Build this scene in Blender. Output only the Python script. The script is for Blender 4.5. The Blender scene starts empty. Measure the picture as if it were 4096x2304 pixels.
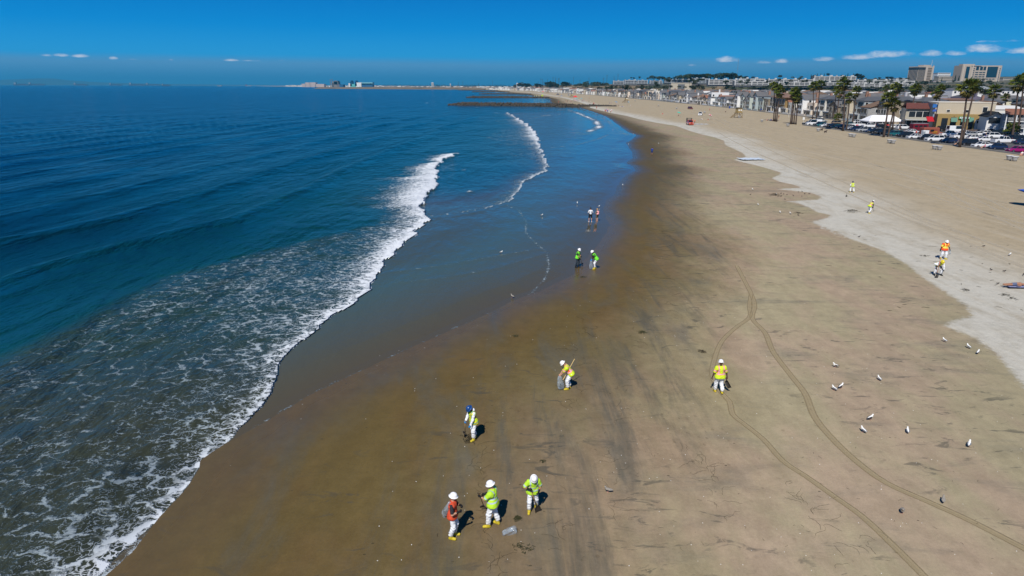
import bpy, bmesh, math, random
import numpy as np
from mathutils import Vector, Matrix
random.seed(7); RNG=np.random.default_rng(7)
PI=math.pi
SC=bpy.context.scene
COL=SC.collection

# ------------------------------------------------------------------ camera
FL=2600.0; CXP,CYP=2048.0,1152.0; CAMH=15.0      # focal length and centre of the photograph in its own pixels
PITCH=math.atan(809/2600); ROLL=math.radians(0.14)
cam_data=bpy.data.cameras.new('camera'); cam=bpy.data.objects.new('camera',cam_data); COL.objects.link(cam)
cam_data.sensor_width=36; cam_data.lens=36*FL/4096; cam_data.clip_start=0.5; cam_data.clip_end=120000
cam.location=(0,0,CAMH)
cam.rotation_euler=(Matrix.Rotation(PI/2-PITCH,3,'X')@Matrix.Rotation(ROLL,3,'Z')).to_euler()
SC.camera=cam
CM=np.array(cam.rotation_euler.to_matrix())

# ------------------------------------------------------------------ sky, sun, exposure
SUN_EL=50.0; SUN_AZ=math.atan2(-0.30,-0.95)
SUND=Vector((math.sin(SUN_AZ)*math.cos(math.radians(SUN_EL)),math.cos(SUN_AZ)*math.cos(math.radians(SUN_EL)),math.sin(math.radians(SUN_EL))))
SC.view_settings.view_transform='Standard'; SC.view_settings.look='None'
SC.view_settings.gamma=1; SC.view_settings.exposure=0.0
try: SC.view_settings.use_curve_mapping=False
except Exception: pass
W=bpy.data.worlds.new('World'); SC.world=W; W.use_nodes=True
nt=W.node_tree; nt.nodes.clear()
def nd(nt,t,**k):
    n=nt.nodes.new(t)
    for a,b in k.items():
        if a=='ins':
            for i,v in b.items(): n.inputs[i].default_value=v
        else: setattr(n,a,b)
    return n
def lk(nt,a,b): nt.links.new(a,b)
def mth(nt,op,a,b=None,c=None,clamp=False):
    n=nt.nodes.new('ShaderNodeMath'); n.operation=op; n.use_clamp=clamp
    for i,v in enumerate((a,b,c)):
        if v is None: continue
        if isinstance(v,(int,float)): n.inputs[i].default_value=v
        else: nt.links.new(v,n.inputs[i])
    return n.outputs[0]
def mixc(nt,f,a,b,mode='MIX'):
    n=nt.nodes.new('ShaderNodeMix'); n.data_type='RGBA'; n.blend_type=mode
    for i,v in ((0,f),(6,a),(7,b)):
        if isinstance(v,(int,float)): n.inputs[i].default_value=v
        elif isinstance(v,tuple): n.inputs[i].default_value=(*v[:3],1)
        else: nt.links.new(v,n.inputs[i])
    return n.outputs[2]
def sstep(nt,x,a,b,lo=0.0,hi=1.0):
    n=nt.nodes.new('ShaderNodeMapRange'); n.interpolation_type='SMOOTHSTEP'
    nt.links.new(x,n.inputs[0]) if not isinstance(x,(int,float)) else None
    for i,v in ((1,a),(2,b),(3,lo),(4,hi)):
        if isinstance(v,(int,float)): n.inputs[i].default_value=v
        else: nt.links.new(v,n.inputs[i])
    return n.outputs[0]
def noise(nt,vec,scale,detail=4,rough=.55,dist=0.0,out=0):
    n=nt.nodes.new('ShaderNodeTexNoise'); n.inputs['Scale'].default_value=scale
    n.inputs['Detail'].default_value=detail; n.inputs['Roughness'].default_value=rough; n.inputs['Distortion'].default_value=dist
    if vec is not None: nt.links.new(vec,n.inputs['Vector'])
    return n.outputs[out]
def mapv(nt,vec,scale=(1,1,1),rot=(0,0,0),loc=(0,0,0)):
    n=nt.nodes.new('ShaderNodeMapping'); n.inputs['Scale'].default_value=scale; n.inputs['Rotation'].default_value=rot; n.inputs['Location'].default_value=loc
    nt.links.new(vec,n.inputs['Vector']); return n.outputs[0]
sky=nd(nt,'ShaderNodeTexSky'); sky.sky_type='NISHITA'; sky.sun_disc=False
sky.sun_elevation=math.radians(SUN_EL); sky.sun_rotation=SUN_AZ%(2*PI); sky.altitude=15; sky.air_density=1.0; sky.dust_density=0.3; sky.ozone_density=4.0
tc=nd(nt,'ShaderNodeTexCoord'); sep=nd(nt,'ShaderNodeSeparateXYZ'); lk(nt,tc.outputs['Generated'],sep.inputs[0])
elev=mth(nt,'MULTIPLY',mth(nt,'ARCSINE',sep.outputs[2]),180/PI)     # degrees above the horizon
azim=mth(nt,'MULTIPLY',mth(nt,'ARCTAN2',sep.outputs[0],sep.outputs[1]),180/PI)
# a deep, saturated (polarised) sky: the physical sky tinted, and the marine haze layer lying along the horizon
base=mixc(nt,1.0,sky.outputs[0],SKY_TINT if 'SKY_TINT' in globals() else (0.16,0.62,1.05),'MULTIPLY')
nw=noise(nt,mapv(nt,tc.outputs['Generated'],(1.2,1.2,14)),2.0,3)
topdeg=mth(nt,'ADD',mth(nt,'MULTIPLY_ADD',nw,0.7,1.55),0.0)
grad=nd(nt,'ShaderNodeValToRGB'); lk(nt,mth(nt,'DIVIDE',elev,60.0,clamp=True),grad.inputs[0])
SKYRAMP=[(0.0,(0.12,1.85,4.1)),(0.037,(0.17,2.65,5.75)),(0.075,(0.0,1.95,5.2)),(0.11,(0.0,1.45,4.5)),(.2,(.0,1.0,2.95)),(.42,(.0,.46,1.75)),(1.0,(.0,.33,1.5))]
cr=grad.color_ramp
while len(cr.elements)<len(SKYRAMP): cr.elements.new(0.5)
for e,(p,c) in zip(cr.elements,SKYRAMP): e.position=p; e.color=(*[v/10 for v in c],1)
ramp10=mixc(nt,1.0,grad.outputs[0],(10,10,10),'MULTIPLY')
skyc=mixc(nt,0.98,base,ramp10)
hz=sstep(nt,mth(nt,'SUBTRACT',elev,topdeg),-0.35,0.45,1.0,0.0)
hzc=mixc(nt,sstep(nt,elev,0.0,1.8),(0.30,1.55,3.2),(0.95,2.45,4.2))
skyc=mixc(nt,mth(nt,'MULTIPLY',hz,0.85),skyc,hzc)
# small fair-weather clouds standing on the haze layer (azimuth, elevation, half-width, half-height in degrees, strength)
CL=[(17.3,1.95,1.1,.36,.85),(19.9,1.78,.8,.22,.6),(21.4,1.82,.7,.28,.7),(24.3,1.92,1.0,.26,.8),(26.6,2.05,1.3,.34,.95),(28.7,2.2,1.8,.42,1.0),(31.2,2.2,.9,.36,.9),(32.7,2.22,.8,.32,.85),(34.3,2.4,1.5,.44,1.0),(36.5,2.25,1.3,.32,.85),(38.8,2.35,1.1,.36,.85),(35.5,2.95,1.8,.14,.4),(14.6,1.6,.5,.14,.45),
    (-34.1,1.9,.45,.14,.55),(-33.2,1.93,.55,.18,.8),(-32.1,1.90,.65,.19,.9),(-30.1,1.8,.32,.17,.6),(-28.9,1.76,.5,.10,.45),(-26.4,1.76,.22,.11,.4),(-22.2,1.82,.65,.14,.8),(-20.8,1.80,.8,.08,.45),(-18.4,1.86,.6,.10,.5),(47,2.6,2.2,.4,.7),(56,2.4,1.8,.35,.7),(-42,2.0,.7,.2,.6)]
cn=noise(nt,mapv(nt,tc.outputs['Generated'],(1,1,2.6)),34.0,6,.62)
cn2=noise(nt,mapv(nt,tc.outputs['Generated'],(1,1,2.2)),120.0,4,.6)
tot=None
for a,e,w,h,s in CL:
    da=mth(nt,'DIVIDE',mth(nt,'SUBTRACT',azim,a),w); de=mth(nt,'DIVIDE',mth(nt,'SUBTRACT',elev,e),h)
    # flat base: the part below the centre falls off faster
    de=mth(nt,'MULTIPLY',de,mth(nt,'ADD',1.0,mth(nt,'LESS_THAN',de,0.0)))
    q=mth(nt,'SUBTRACT',1.0,mth(nt,'ADD',mth(nt,'MULTIPLY',da,da),mth(nt,'MULTIPLY',de,de)))
    q=mth(nt,'MULTIPLY',mth(nt,'MAXIMUM',q,0.0),s)
    tot=q if tot is None else mth(nt,'MAXIMUM',tot,q)
nz=mth(nt,'ADD',mth(nt,'MULTIPLY',mth(nt,'SUBTRACT',cn,.5),2.6),mth(nt,'MULTIPLY',mth(nt,'SUBTRACT',cn2,.5),.9))
cm=sstep(nt,mth(nt,'ADD',mth(nt,'MULTIPLY',tot,1.25),mth(nt,'MULTIPLY',nz,mth(nt,'GREATER_THAN',tot,0.001))),0.10,1.6)
cloudc=mixc(nt,cn,(4.2,4.9,5.8),(8.6,8.3,8.2))
skyc=mixc(nt,mth(nt,'MULTIPLY',cm,.85),skyc,cloudc)
bg=nd(nt,'ShaderNodeBackground'); bg.inputs[1].default_value=0.13; lk(nt,skyc,bg.inputs[0])
wo=nd(nt,'ShaderNodeOutputWorld'); lk(nt,bg.outputs[0],wo.inputs[0])
sd_=bpy.data.lights.new('sun','SUN'); sd_.energy=4.9; sd_.angle=math.radians(0.53); sd_.color=(1,.95,.87)
sun=bpy.data.objects.new('sun',sd_); COL.objects.link(sun); sun.rotation_euler=SUND.to_track_quat('Z','Y').to_euler()
SC.cycles.volume_bounces=0; SC.cycles.max_bounces=6; SC.cycles.transparent_max_bounces=12
SC.cycles.volume_max_steps=64

# ------------------------------------------------------------------ helpers
def ray(px,py):
    v=CM@np.array([(px-CXP)/FL,(CYP-py)/FL,-1.0]); return v
def G(px,py,h=0.0):
    """ground point seen at a pixel of the photograph"""
    v=ray(px,py); t=(CAMH-h)/-v[2]; return (v[0]*t,v[1]*t)
def atd(px,py,Y):
    v=ray(px,py); t=Y/v[1]; return (v[0]*t,Y,CAMH+v[2]*t)
def proj(p):
    q=CM.T@(np.array(p,float)-np.array([0,0,CAMH])); return (CXP+FL*q[0]/-q[2], CYP-FL*q[1]/-q[2])
def tag(o,label=None,cat=None,group=None,kind=None):
    if label: o['label']=label
    if cat: o['category']=cat
    if group: o['group']=group
    if kind: o['kind']=kind
    return o
def mesh(name,V,F,mats,mi=None,smooth=False,attrs=None):
    me=bpy.data.meshes.new(name)
    V=np.asarray(V,dtype=np.float32)
    if isinstance(F,np.ndarray):
        n,k=F.shape
        me.vertices.add(len(V)); me.vertices.foreach_set('co',V.ravel())
        me.loops.add(n*k); me.loops.foreach_set('vertex_index',F.astype(np.int32).ravel())
        me.polygons.add(n); me.polygons.foreach_set('loop_start',np.arange(0,n*k,k,dtype=np.int32))
        me.update(calc_edges=True)
    else:
        me.from_pydata(V.tolist(),[],F)
    if not isinstance(mats,(list,tuple)): mats=[mats]
    for m in mats: me.materials.append(m)
    if mi is not None: me.polygons.foreach_set('material_index',np.asarray(mi,dtype=np.int32))
    if smooth: me.polygons.foreach_set('use_smooth',np.ones(len(me.polygons),dtype=bool))
    if attrs:
        for k,v in attrs.items():
            a=me.attributes.new(k,'FLOAT','POINT'); a.data.foreach_set('value',np.asarray(v,dtype=np.float32))
    me.update(); return me
def obj(name,me,parent=None,loc=None,rz=None):
    o=bpy.data.objects.new(name,me); COL.objects.link(o)
    if parent is not None: o.parent=parent
    if loc is not None: o.location=loc
    if rz is not None: o.rotation_euler=(0,0,rz)
    return o
def empty(name,loc=(0,0,0),rz=0.0):
    o=bpy.data.objects.new(name,None); COL.objects.link(o); o.location=loc; o.rotation_euler=(0,0,rz); o.empty_display_size=.3
    return o
def kids(o): return KIDS.get(o.name,[])
def copy_tree(o,parent=None,loc=None,rz=None,scale=None,color=None):
    c=o.copy(); COL.objects.link(c)
    c.parent=parent
    if loc is not None: c.location=loc
    if rz is not None: c.rotation_euler=(0,0,rz)
    if scale is not None: c.scale=scale if isinstance(scale,tuple) else (scale,)*3
    if color is not None and c.get('tint',1): c.color=color
    for ch in list(o.children): copy_tree(ch,c,color=color)
    return c
class MB:
    """collects boxes, bars and lofts into one mesh"""
    def __init__(s): s.V=[]; s.F=[]; s.M=[]
    def add(s,V,F,m=0):
        b=len(s.V); s.V.extend([tuple(v) for v in V]); s.F.extend([tuple(i+b for i in f) for f in F]); s.M.extend([m]*len(F)); return s
    def box(s,x0,x1,y0,y1,z0,z1,m=0):
        V=[(x0,y0,z0),(x1,y0,z0),(x1,y1,z0),(x0,y1,z0),(x0,y0,z1),(x1,y0,z1),(x1,y1,z1),(x0,y1,z1)]
        return s.add(V,[(3,2,1,0),(4,5,6,7),(0,1,5,4),(1,2,6,5),(2,3,7,6),(3,0,4,7)],m)
    def bar(s,a,b,r,n=6,r2=None,m=0):
        a=Vector(a); b=Vector(b); d=(b-a); 
        if d.length<1e-6: return s
        q=d.to_track_quat('Z','Y'); r2=r if r2 is None else r2
        V=[];
        for p,rr in ((a,r),(b,r2)):
            for i in range(n):
                t=2*PI*i/n; V.append(p+q@Vector((rr*math.cos(t),rr*math.sin(t),0)))
        F=[(i,(i+1)%n,n+(i+1)%n,n+i) for i in range(n)]+[tuple(range(n-1,-1,-1)),tuple(range(n,2*n))]
        return s.add(V,F,m)
    def loft(s,rings,m=0,cap=True,closed=True):
        n=len(rings[0]); V=[p for r in rings for p in r]; F=[]
        for k in range(len(rings)-1):
            for i in range(n if closed else n-1):
                j=(i+1)%n; F.append((k*n+i,k*n+j,(k+1)*n+j,(k+1)*n+i))
        if cap: F.append(tuple(range(n-1,-1,-1))); F.append(tuple((len(rings)-1)*n+i for i in range(n)))
        return s.add(V,F,m)
    def lathe(s,prof,n=14,c=(0,0),m=0):
        return s.loft([[(c[0]+r*math.cos(2*PI*i/n),c[1]+r*math.sin(2*PI*i/n),z) for i in range(n)] for r,z in prof],m)
    def me(s,name,mats,smooth=False): return mesh(name,s.V,s.F,mats,s.M,smooth)
    def ob(s,name,mats,parent=None,smooth=False,**k): return obj(name,s.me(name,mats,smooth),parent,**k)
MATS={}
def mat(name,col,rough=.8,spec=.3,metal=0.0,tint=False,noisev=0.0,nscale=3.0,emit=None,alpha=1.0,coat=0.0):
    if name in MATS: return MATS[name]
    m=bpy.data.materials.new(name); m.use_nodes=True; t=m.node_tree; b=t.nodes['Principled BSDF']
    b.inputs['Roughness'].default_value=rough; b.inputs['Specular IOR Level'].default_value=spec; b.inputs['Metallic'].default_value=metal
    b.inputs['Coat Weight'].default_value=coat; b.inputs['Alpha'].default_value=alpha
    c=None
    if tint:
        oi=t.nodes.new('ShaderNodeObjectInfo'); c=mixc(t,1.0,oi.outputs['Color'],tuple(col),'MULTIPLY')
    if noisev>0:
        g=t.nodes.new('ShaderNodeTexCoord'); f=noise(t,g.outputs['Object'],nscale,4,.6)
        v=mth(t,'MULTIPLY_ADD',f,2*noisev,1-noisev)
        cc=t.nodes.new('ShaderNodeCombineColor'); [t.links.new(v,cc.inputs[i]) for i in range(3)]
        c=mixc(t,1.0,c if c is not None else tuple(col),cc.outputs[0],'MULTIPLY')
    if c is not None: t.links.new(c,b.inputs['Base Color'])
    else: b.inputs['Base Color'].default_value=(*col,1)
    MATS[name]=m; return m
def seg_sd(P,poly,closed=True):
    """signed distance of points P (n,2) to a polyline; negative inside when closed"""
    poly=np.asarray(poly,float); n=len(poly); best=np.full(len(P),1e18); ins=np.zeros(len(P),bool)
    x,y=P[:,0],P[:,1]
    for i in range(n if closed else n-1):
        a=poly[i]; b=poly[(i+1)%n]; d=b-a; L=d@d+1e-12
        t=np.clip(((x-a[0])*d[0]+(y-a[1])*d[1])/L,0,1)
        q=(x-a[0]-t*d[0])**2+(y-a[1]-t*d[1])**2; np.minimum(best,q,out=best)
        if closed and a[1]!=b[1]:
            c=((a[1]>y)!=(b[1]>y))&(x<(b[0]-a[0])*(y-a[1])/(b[1]-a[1])+a[0]); ins^=c
    r=np.sqrt(best)
    return np.where(ins,-r,r) if closed else r
def vnoise(x,y,seed=0):
    """smooth value noise on the plane, -1..1"""
    xi=np.floor(x).astype(np.int64); yi=np.floor(y).astype(np.int64); fx=x-xi; fy=y-yi
    fx=fx*fx*(3-2*fx); fy=fy*fy*(3-2*fy)
    def h(a,b):
        v=(a*374761393+b*668265263+seed*974711)&0x7fffffff; v=((v^(v>>13))*1274126177)&0x7fffffff
        return ((v^(v>>16))&0xffff)/32767.5-1
    return (h(xi,yi)*(1-fx)+h(xi+1,yi)*fx)*(1-fy)+(h(xi,yi+1)*(1-fx)+h(xi+1,yi+1)*fx)*fy
def fbm(x,y,o=4,seed=0):
    s=0;a=1.0
    for k in range(o): s=s+a*vnoise(x*2**k,y*2**k,seed+k); a*=.5
    return s/1.9
# ================================================================== the shore
def GP(pts): return np.array([G(*p) for p in pts])
def GM(pts): return np.array([G(p[0]*1.59006,p[1]*1.59006) for p in pts])     # points read off the 2576-wide view
# waterline (edge of the water film), south to north
W_PTS=list(map(tuple,GM([(330,1390),(400,1300),(462,1235),(500,1180),(505,1158),(560,1117),(640,1075),(760,1005),(880,945),(1000,890),(1100,845),(1170,815),(1240,780),(1300,752),(1345,738),(1400,712),(1440,690),(1490,632),(1526,585),(1531,560),(1516,531),(1520,507),(1547,487),(1557,458),(1577,438),(1597,429),(1592,418),(1574,411),(1582,404),(1591,400),(1588,380),(1572,360),(1590,350),(1600,341),(1579,333),(1548,311),(1526,295),(1484,280),(1460,273)])))
W_PTS=[(-13.6,-60),(-13.6,5),(-13.5,15)]+W_PTS+[(50,520),(40,560),(34,600),(37,690),(44,800),(42,900),(30,1050),(24,1265),(-8,1500),(-30,1710),(-60,2200),(-200,2750),(-330,3100),(-1000,4700),(-2600,7600),(-5200,13500),(-6500,17000)]
W_POLY=np.array(W_PTS+[(-60000,17500),(-60000,-60)])
# front of the broken wave
A_PTS=GM([(235,1449),(300,1390),(395,1310),(455,1240),(500,1175),(507,1158),(560,1115),(620,1065),(665,1010),(690,960),(700,920),(735,880),(790,835),(850,790),(905,755),(945,710),(967,660),(1000,630),(1040,595),(1076,550),(1062,525),(1088,480),(1100,420),(1147,385)])
A_Y=np.concatenate([[-60,5],A_PTS[:,1]]); A_X=np.concatenate([[-13.8,-13.8],A_PTS[:,0]])
o_=np.argsort(A_Y); A_Y=A_Y[o_]; A_X=A_X[o_]
# second surf line further up the beach
B_PTS=GM([(1080,545),(1170,535),(1230,525),(1262,515),(1290,500),(1305,475),(1322,460),(1348,445),(1375,430),(1379,415),(1372,400),(1360,375),(1356,350),(1345,330),(1325,310),(1300,295),(1272,282)])
o_=np.argsort(B_PTS[:,1]); B_PTS=B_PTS[o_]
# back edge of the foam carpet
K_PTS=GM([(-100,960),(0,905),(190,820),(420,700),(520,672),(640,640),(760,612),(870,585),(940,565),(985,520),(1000,460),(1050,440),(1110,385)])
o_=np.argsort(K_PTS[:,1]); K_PTS=K_PTS[o_]
D_PTS=GM([(1425,275),(1462,288),(1500,305),(1508,320),(1482,331)])
L_PTS=GM([(1272,516),(1305,530),(1325,560),(1322,585),(1340,605),(1375,635),(1382,668),(1372,700),(1340,735),(1310,760)])
# ---- dry sand line
C_MAIN=[(2576,975),(2540,930),(2500,885),(2450,850),(2375,820),(2398,805),(2445,795),(2430,770),(2370,730),(2310,690),(2280,665),(2220,630),(2150,605),(2100,590),(2045,560)]
C_S=[(3400,955),(3345,942),(3350,925),(3300,920),(3275,912),(3300,910),(3275,902),(3240,888),(3290,876),(3325,864),(3310,857),(3270,850),(3235,830),(3200,815),(3145,806),(3235,800),(3260,800),(3288,792),(3270,780),(3235,770),(3160,762),(3084,755),(3200,752),(3195,745),(3170,738),(3120,728),(3085,712),(3115,700),(3130,692),(3050,668),(2975,650),(2930,640),(2985,628),(2970,612),(2935,596),(2900,580),(2895,562),(2860,550),(2800,536),(2760,524),(2700,502),(2640,494),(2560,478),(2500,462),(2440,452),(2400,441),(2360,433)]
C_POLY=np.array(list(map(tuple,GM(C_MAIN)))+list(map(tuple,GP(C_S)))+[(62,540),(66,700),(66,900),(56,1150),(50,1400),(20,1750),(-20,2200),(-150,2800),(-280,3200),(-940,4900),(-2500,7800),(-5000,13500),(-6400,17400),(-6000,30000),(60000,30000),(60000,-60),(24,-60),(25.5,10)])

# ---- grids: rows close together near the camera, columns fanning out
def fan_grid(u0,u1,nu,yr):
    u=np.concatenate([np.linspace(u0,u1,nu),u1+(np.linspace(0,1,24)[1:]**1.5)*(2.4 if u1>.5 else .3)]); yr=np.concatenate([[-45,-20,-5,3,7],np.asarray(yr)]); Y=yr[:,None]+0*u[None,:]; X=(np.maximum(yr,14)*.955+CAMH*.297)[:,None]*u[None,:]
    return X,Y
def rows(n1,y0,y1,n2,y2):
    v=np.linspace(1/y0,1/y1,n1); r1=1/v; r2=y1*np.exp(np.linspace(0,math.log(y2/y1),n2+1)[1:]); return np.concatenate([r1,r2])
def gquads(ny,nx):
    i=np.arange(ny-1)[:,None]*nx+np.arange(nx-1)[None,:]; i=i.ravel()
    return np.stack([i,i+1,i+nx+1,i+nx],1)

# ================================================================== materials: sand
def sand_material():
    m=bpy.data.materials.new('beach_sand'); m.use_nodes=True; t=m.node_tree; b=t.nodes['Principled BSDF']
    def at(n):
        a=t.nodes.new('ShaderNodeAttribute'); a.attribute_name=n; return a.outputs['Fac']
    g=t.nodes.new('ShaderNodeNewGeometry'); P=g.outputs['Position']
    dryd=at('dryd'); wetd=at('wetd')        # metres past the dry line (positive: dry) / metres above the waterline
    nb=noise(t,mapv(t,P,(.10,.055,1)),1.0,6,.6)
    nb2=noise(t,mapv(t,P,(.33,.10,1),(0,0,.25),(7,3,0)),1.0,6,.62,.6)
    nf=noise(t,P,1.3,8,.72)
    ng=noise(t,P,34,4,.8)
    edge=noise(t,P,2.2,6,.7)
    dm=sstep(t,mth(t,'ADD',dryd,mth(t,'MULTIPLY',mth(t,'SUBTRACT',edge,.5),1.3)),-.22,.34)
    # damp sand: tan with grey-black mineral streaks and pinkish patches
    bf=mth(t,'ADD',at('beachf'),mth(t,'ADD',mth(t,'MULTIPLY',mth(t,'SUBTRACT',nb,.5),.30),mth(t,'MULTIPLY',mth(t,'SUBTRACT',nf,.5),.06)))
    rr=t.nodes.new('ShaderNodeValToRGB'); e_=rr.color_ramp; stp=[(0,(.118,.083,.029)),(.2,(.132,.096,.038)),(.33,(.172,.140,.080)),(.45,(.272,.224,.142)),(.57,(.338,.288,.196)),(1,(.305,.262,.180))]
    while len(e_.elements)<len(stp): e_.elements.new(.5)
    for q_,(p_,c_) in zip(e_.elements,stp): q_.position=p_; q_.color=(*c_,1)
    t.links.new(bf,rr.inputs[0])
    pk=noise(t,mapv(t,P,(.16,.07,1),(0,0,.1),(21,4,0)),1.0,6,.65)
    damp=mixc(t,1.0,rr.outputs[0],mixc(t,sstep(t,pk,.40,.62),(.99,1.0,.93),(1.06,.96,.99)),'MULTIPLY')
    nbx=noise(t,mapv(t,P,(.13,.42,1),(0,0,-.15),(2,13,0)),1.0,6,.66,.5)
    side=sstep(t,bf,.40,.52)
    mx_=nd(t,'ShaderNodeMix'); lk(t,side,mx_.inputs[0]); lk(t,nb2,mx_.inputs[2]); lk(t,nbx,mx_.inputs[3]); nb2=mx_.outputs[0]
    streak=mth(t,'MULTIPLY',sstep(t,nb2,.50,.74),mth(t,'MULTIPLY_ADD',side,-.10,.60))
    damp=mixc(t,streak,damp,(.112,.114,.100))
    lon=noise(t,mapv(t,P,(.75,.075,1),(0,0,.05),(5,1,0)),1.0,6,.68,.4)
    damp=mixc(t,mth(t,'MULTIPLY',sstep(t,lon,.48,.68),mth(t,'MULTIPLY',mth(t,'SUBTRACT',1.0,side),mth(t,'MULTIPLY',sstep(t,bf,.14,.26),.68))),damp,(.086,.086,.072))
    mot=noise(t,mapv(t,P,(.9,.45,1),(0,0,.2),(11,5,0)),1.0,7,.75)
    damp=mixc(t,mth(t,'MULTIPLY',sstep(t,mot,.46,.70),.24),damp,mixc(t,1.0,damp,(.62,.58,.52),'MULTIPLY'))
    damp=mixc(t,mth(t,'MULTIPLY',sstep(t,mot,.56,.36),.30),damp,mixc(t,1.0,damp,(1.35,1.33,1.3),'MULTIPLY'))
    rip=noise(t,mapv(t,P,(.5,1.3,1),(0,0,-.25),(3,9,0)),1.0,5,.65,1.2)
    damp=mixc(t,mth(t,'MULTIPLY',mth(t,'MULTIPLY',sstep(t,rip,.57,.66),sstep(t,nb,.42,.55)),.6),damp,(.060,.062,.055))
    # soaked sand close to the water
    damp0=damp
    soakn=mth(t,'ADD',wetd,mth(t,'MULTIPLY',mth(t,'SUBTRACT',nb,.5),9))
    soak=sstep(t,soakn,0.0,15,1.0,0.0)
    wetc=mixc(t,sstep(t,nb2,.35,.75),(.105,.072,.026),(.068,.057,.032))
    damp=mixc(t,mth(t,'MULTIPLY',soak,.55),damp,wetc)
    # the dark belt left by the last tide further up the coast
    far=t.nodes.new('ShaderNodeSeparateXYZ'); t.links.new(P,far.inputs[0])
    belt=mth(t,'MULTIPLY',sstep(t,wetd,2,22,1,0),sstep(t,far.outputs[1],55,110))
    damp=mixc(t,mth(t,'MULTIPLY',belt,.42),damp,(.058,.054,.042))
    dry=mixc(t,sstep(t,mth(t,'ADD',dryd,mth(t,'MULTIPLY',mth(t,'SUBTRACT',nb,.5),8)),1.5,15),(.49,.47,.41),(.385,.318,.215))
    dry=mixc(t,mth(t,'MULTIPLY',sstep(t,noise(t,mapv(t,P,(.5,.16,1),(0,0,-.35)),1.0,6,.65),.45,.7),.5),dry,(.29,.245,.17))
    ln_=noise(t,mapv(t,P,(1.5,.022,1),(0,0,-.06)),1.0,4,.6)
    dry=mixc(t,mth(t,'MULTIPLY',sstep(t,ln_,.56,.64),.35),dry,(.47,.42,.33))
    dm2=noise(t,mapv(t,P,(.8,.5,1)),1.0,7,.8)
    dry=mixc(t,mth(t,'MULTIPLY',sstep(t,dm2,.52,.68),.5),dry,mixc(t,1.0,dry,(.70,.68,.64),'MULTIPLY'))
    col=mixc(t,dm,damp,dry)
    ngm=noise(t,P,9,4,.8)
    val=mth(t,'ADD',mth(t,'MULTIPLY_ADD',nf,.50,.30),mth(t,'ADD',mth(t,'MULTIPLY_ADD',ng,.55,-.06),mth(t,'MULTIPLY',ngm,.42)))
    cc=t.nodes.new('ShaderNodeCombineColor'); [t.links.new(val,cc.inputs[i]) for i in range(3)]
    col=mixc(t,1.0,col,cc.outputs[0],'MULTIPLY')
    fp=t.nodes.new('ShaderNodeTexVoronoi'); fp.inputs['Scale'].default_value=1.9; fp.inputs['Randomness'].default_value=.9; t.links.new(mapv(t,P,(1.0,.75,1),(0,0,.4),(3,8,0)),fp.inputs['Vector'])
    fpm=mth(t,'MULTIPLY',sstep(t,fp.outputs['Distance'],.10,.19,1,0),sstep(t,noise(t,mapv(t,P,(.22,.10,1),(0,0,0),(9,9,0)),1.0,4,.6),.48,.60))
    fpm=mth(t,'MULTIPLY',fpm,sstep(t,at('wetd'),4,9))
    col=mixc(t,mth(t,'MULTIPLY',fpm,.42),col,mixc(t,1.0,col,(.55,.53,.50),'MULTIPLY'))  # shade of footprint dents painted as darker spots, without relief
    # broken shell and small debris
    vo=t.nodes.new('ShaderNodeTexVoronoi'); vo.inputs['Scale'].default_value=1.15; t.links.new(P,vo.inputs['Vector'])
    sh=mth(t,'LESS_THAN',vo.outputs['Distance'],.028)
    col=mixc(t,mth(t,'MULTIPLY',sh,.8),col,(.62,.60,.55))
    vo2=t.nodes.new('ShaderNodeTexVoronoi'); vo2.inputs['Scale'].default_value=.8; t.links.new(mapv(t,P,(1,1.7,1),(0,0,.6),(31,17,0)),vo2.inputs['Vector'])
    db=mth(t,'MULTIPLY',mth(t,'LESS_THAN',vo2.outputs['Distance'],.045),mth(t,'GREATER_THAN',nb2,.45))
    col=mixc(t,mth(t,'MULTIPLY',db,.7),col,(.045,.038,.022))
    t.links.new(col,b.inputs['Base Color'])
    # a film of water on the soaked sand gives it its gloss
    gl=sstep(t,mth(t,'ADD',wetd,mth(t,'MULTIPLY',mth(t,'SUBTRACT',nb,.5),3)),0.0,5.0,1.0,0.0)
    t.links.new(mth(t,'MULTIPLY_ADD',gl,-.66,.9),b.inputs['Roughness'])
    t.links.new(mth(t,'MULTIPLY_ADD',gl,.45,.12),b.inputs['Specular IOR Level'])
    bp=t.nodes.new('ShaderNodeBump'); 
    tr=noise(t,P,2.6,6,.7)
    hgt=mth(t,'ADD',mth(t,'MULTIPLY',tr,mth(t,'MULTIPLY_ADD',dm,.07,.012)),mth(t,'MULTIPLY',ng,.004))
    hgt=mth(t,'MULTIPLY',hgt,mth(t,'SUBTRACT',1.0,mth(t,'MULTIPLY',gl,.93)))
    t.links.new(hgt,bp.inputs['Height']); bp.inputs['Distance'].default_value=1.0; bp.inputs['Strength'].default_value=.8
    t.links.new(bp.outputs[0],b.inputs['Normal'])
    return m
SAND=sand_material()
yr=rows(700,9,900,110,60000)
X,Y=fan_grid(-.80,1.02,620,yr)
ny,nx=X.shape; P2=np.stack([X.ravel(),Y.ravel()],1)
sw=seg_sd(P2,W_POLY); sc=-seg_sd(P2,C_POLY)
wob=fbm(P2[:,0]*.9,P2[:,1]*.5,4,3)*.18*np.clip(P2[:,1]/40,.5,3)
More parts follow.
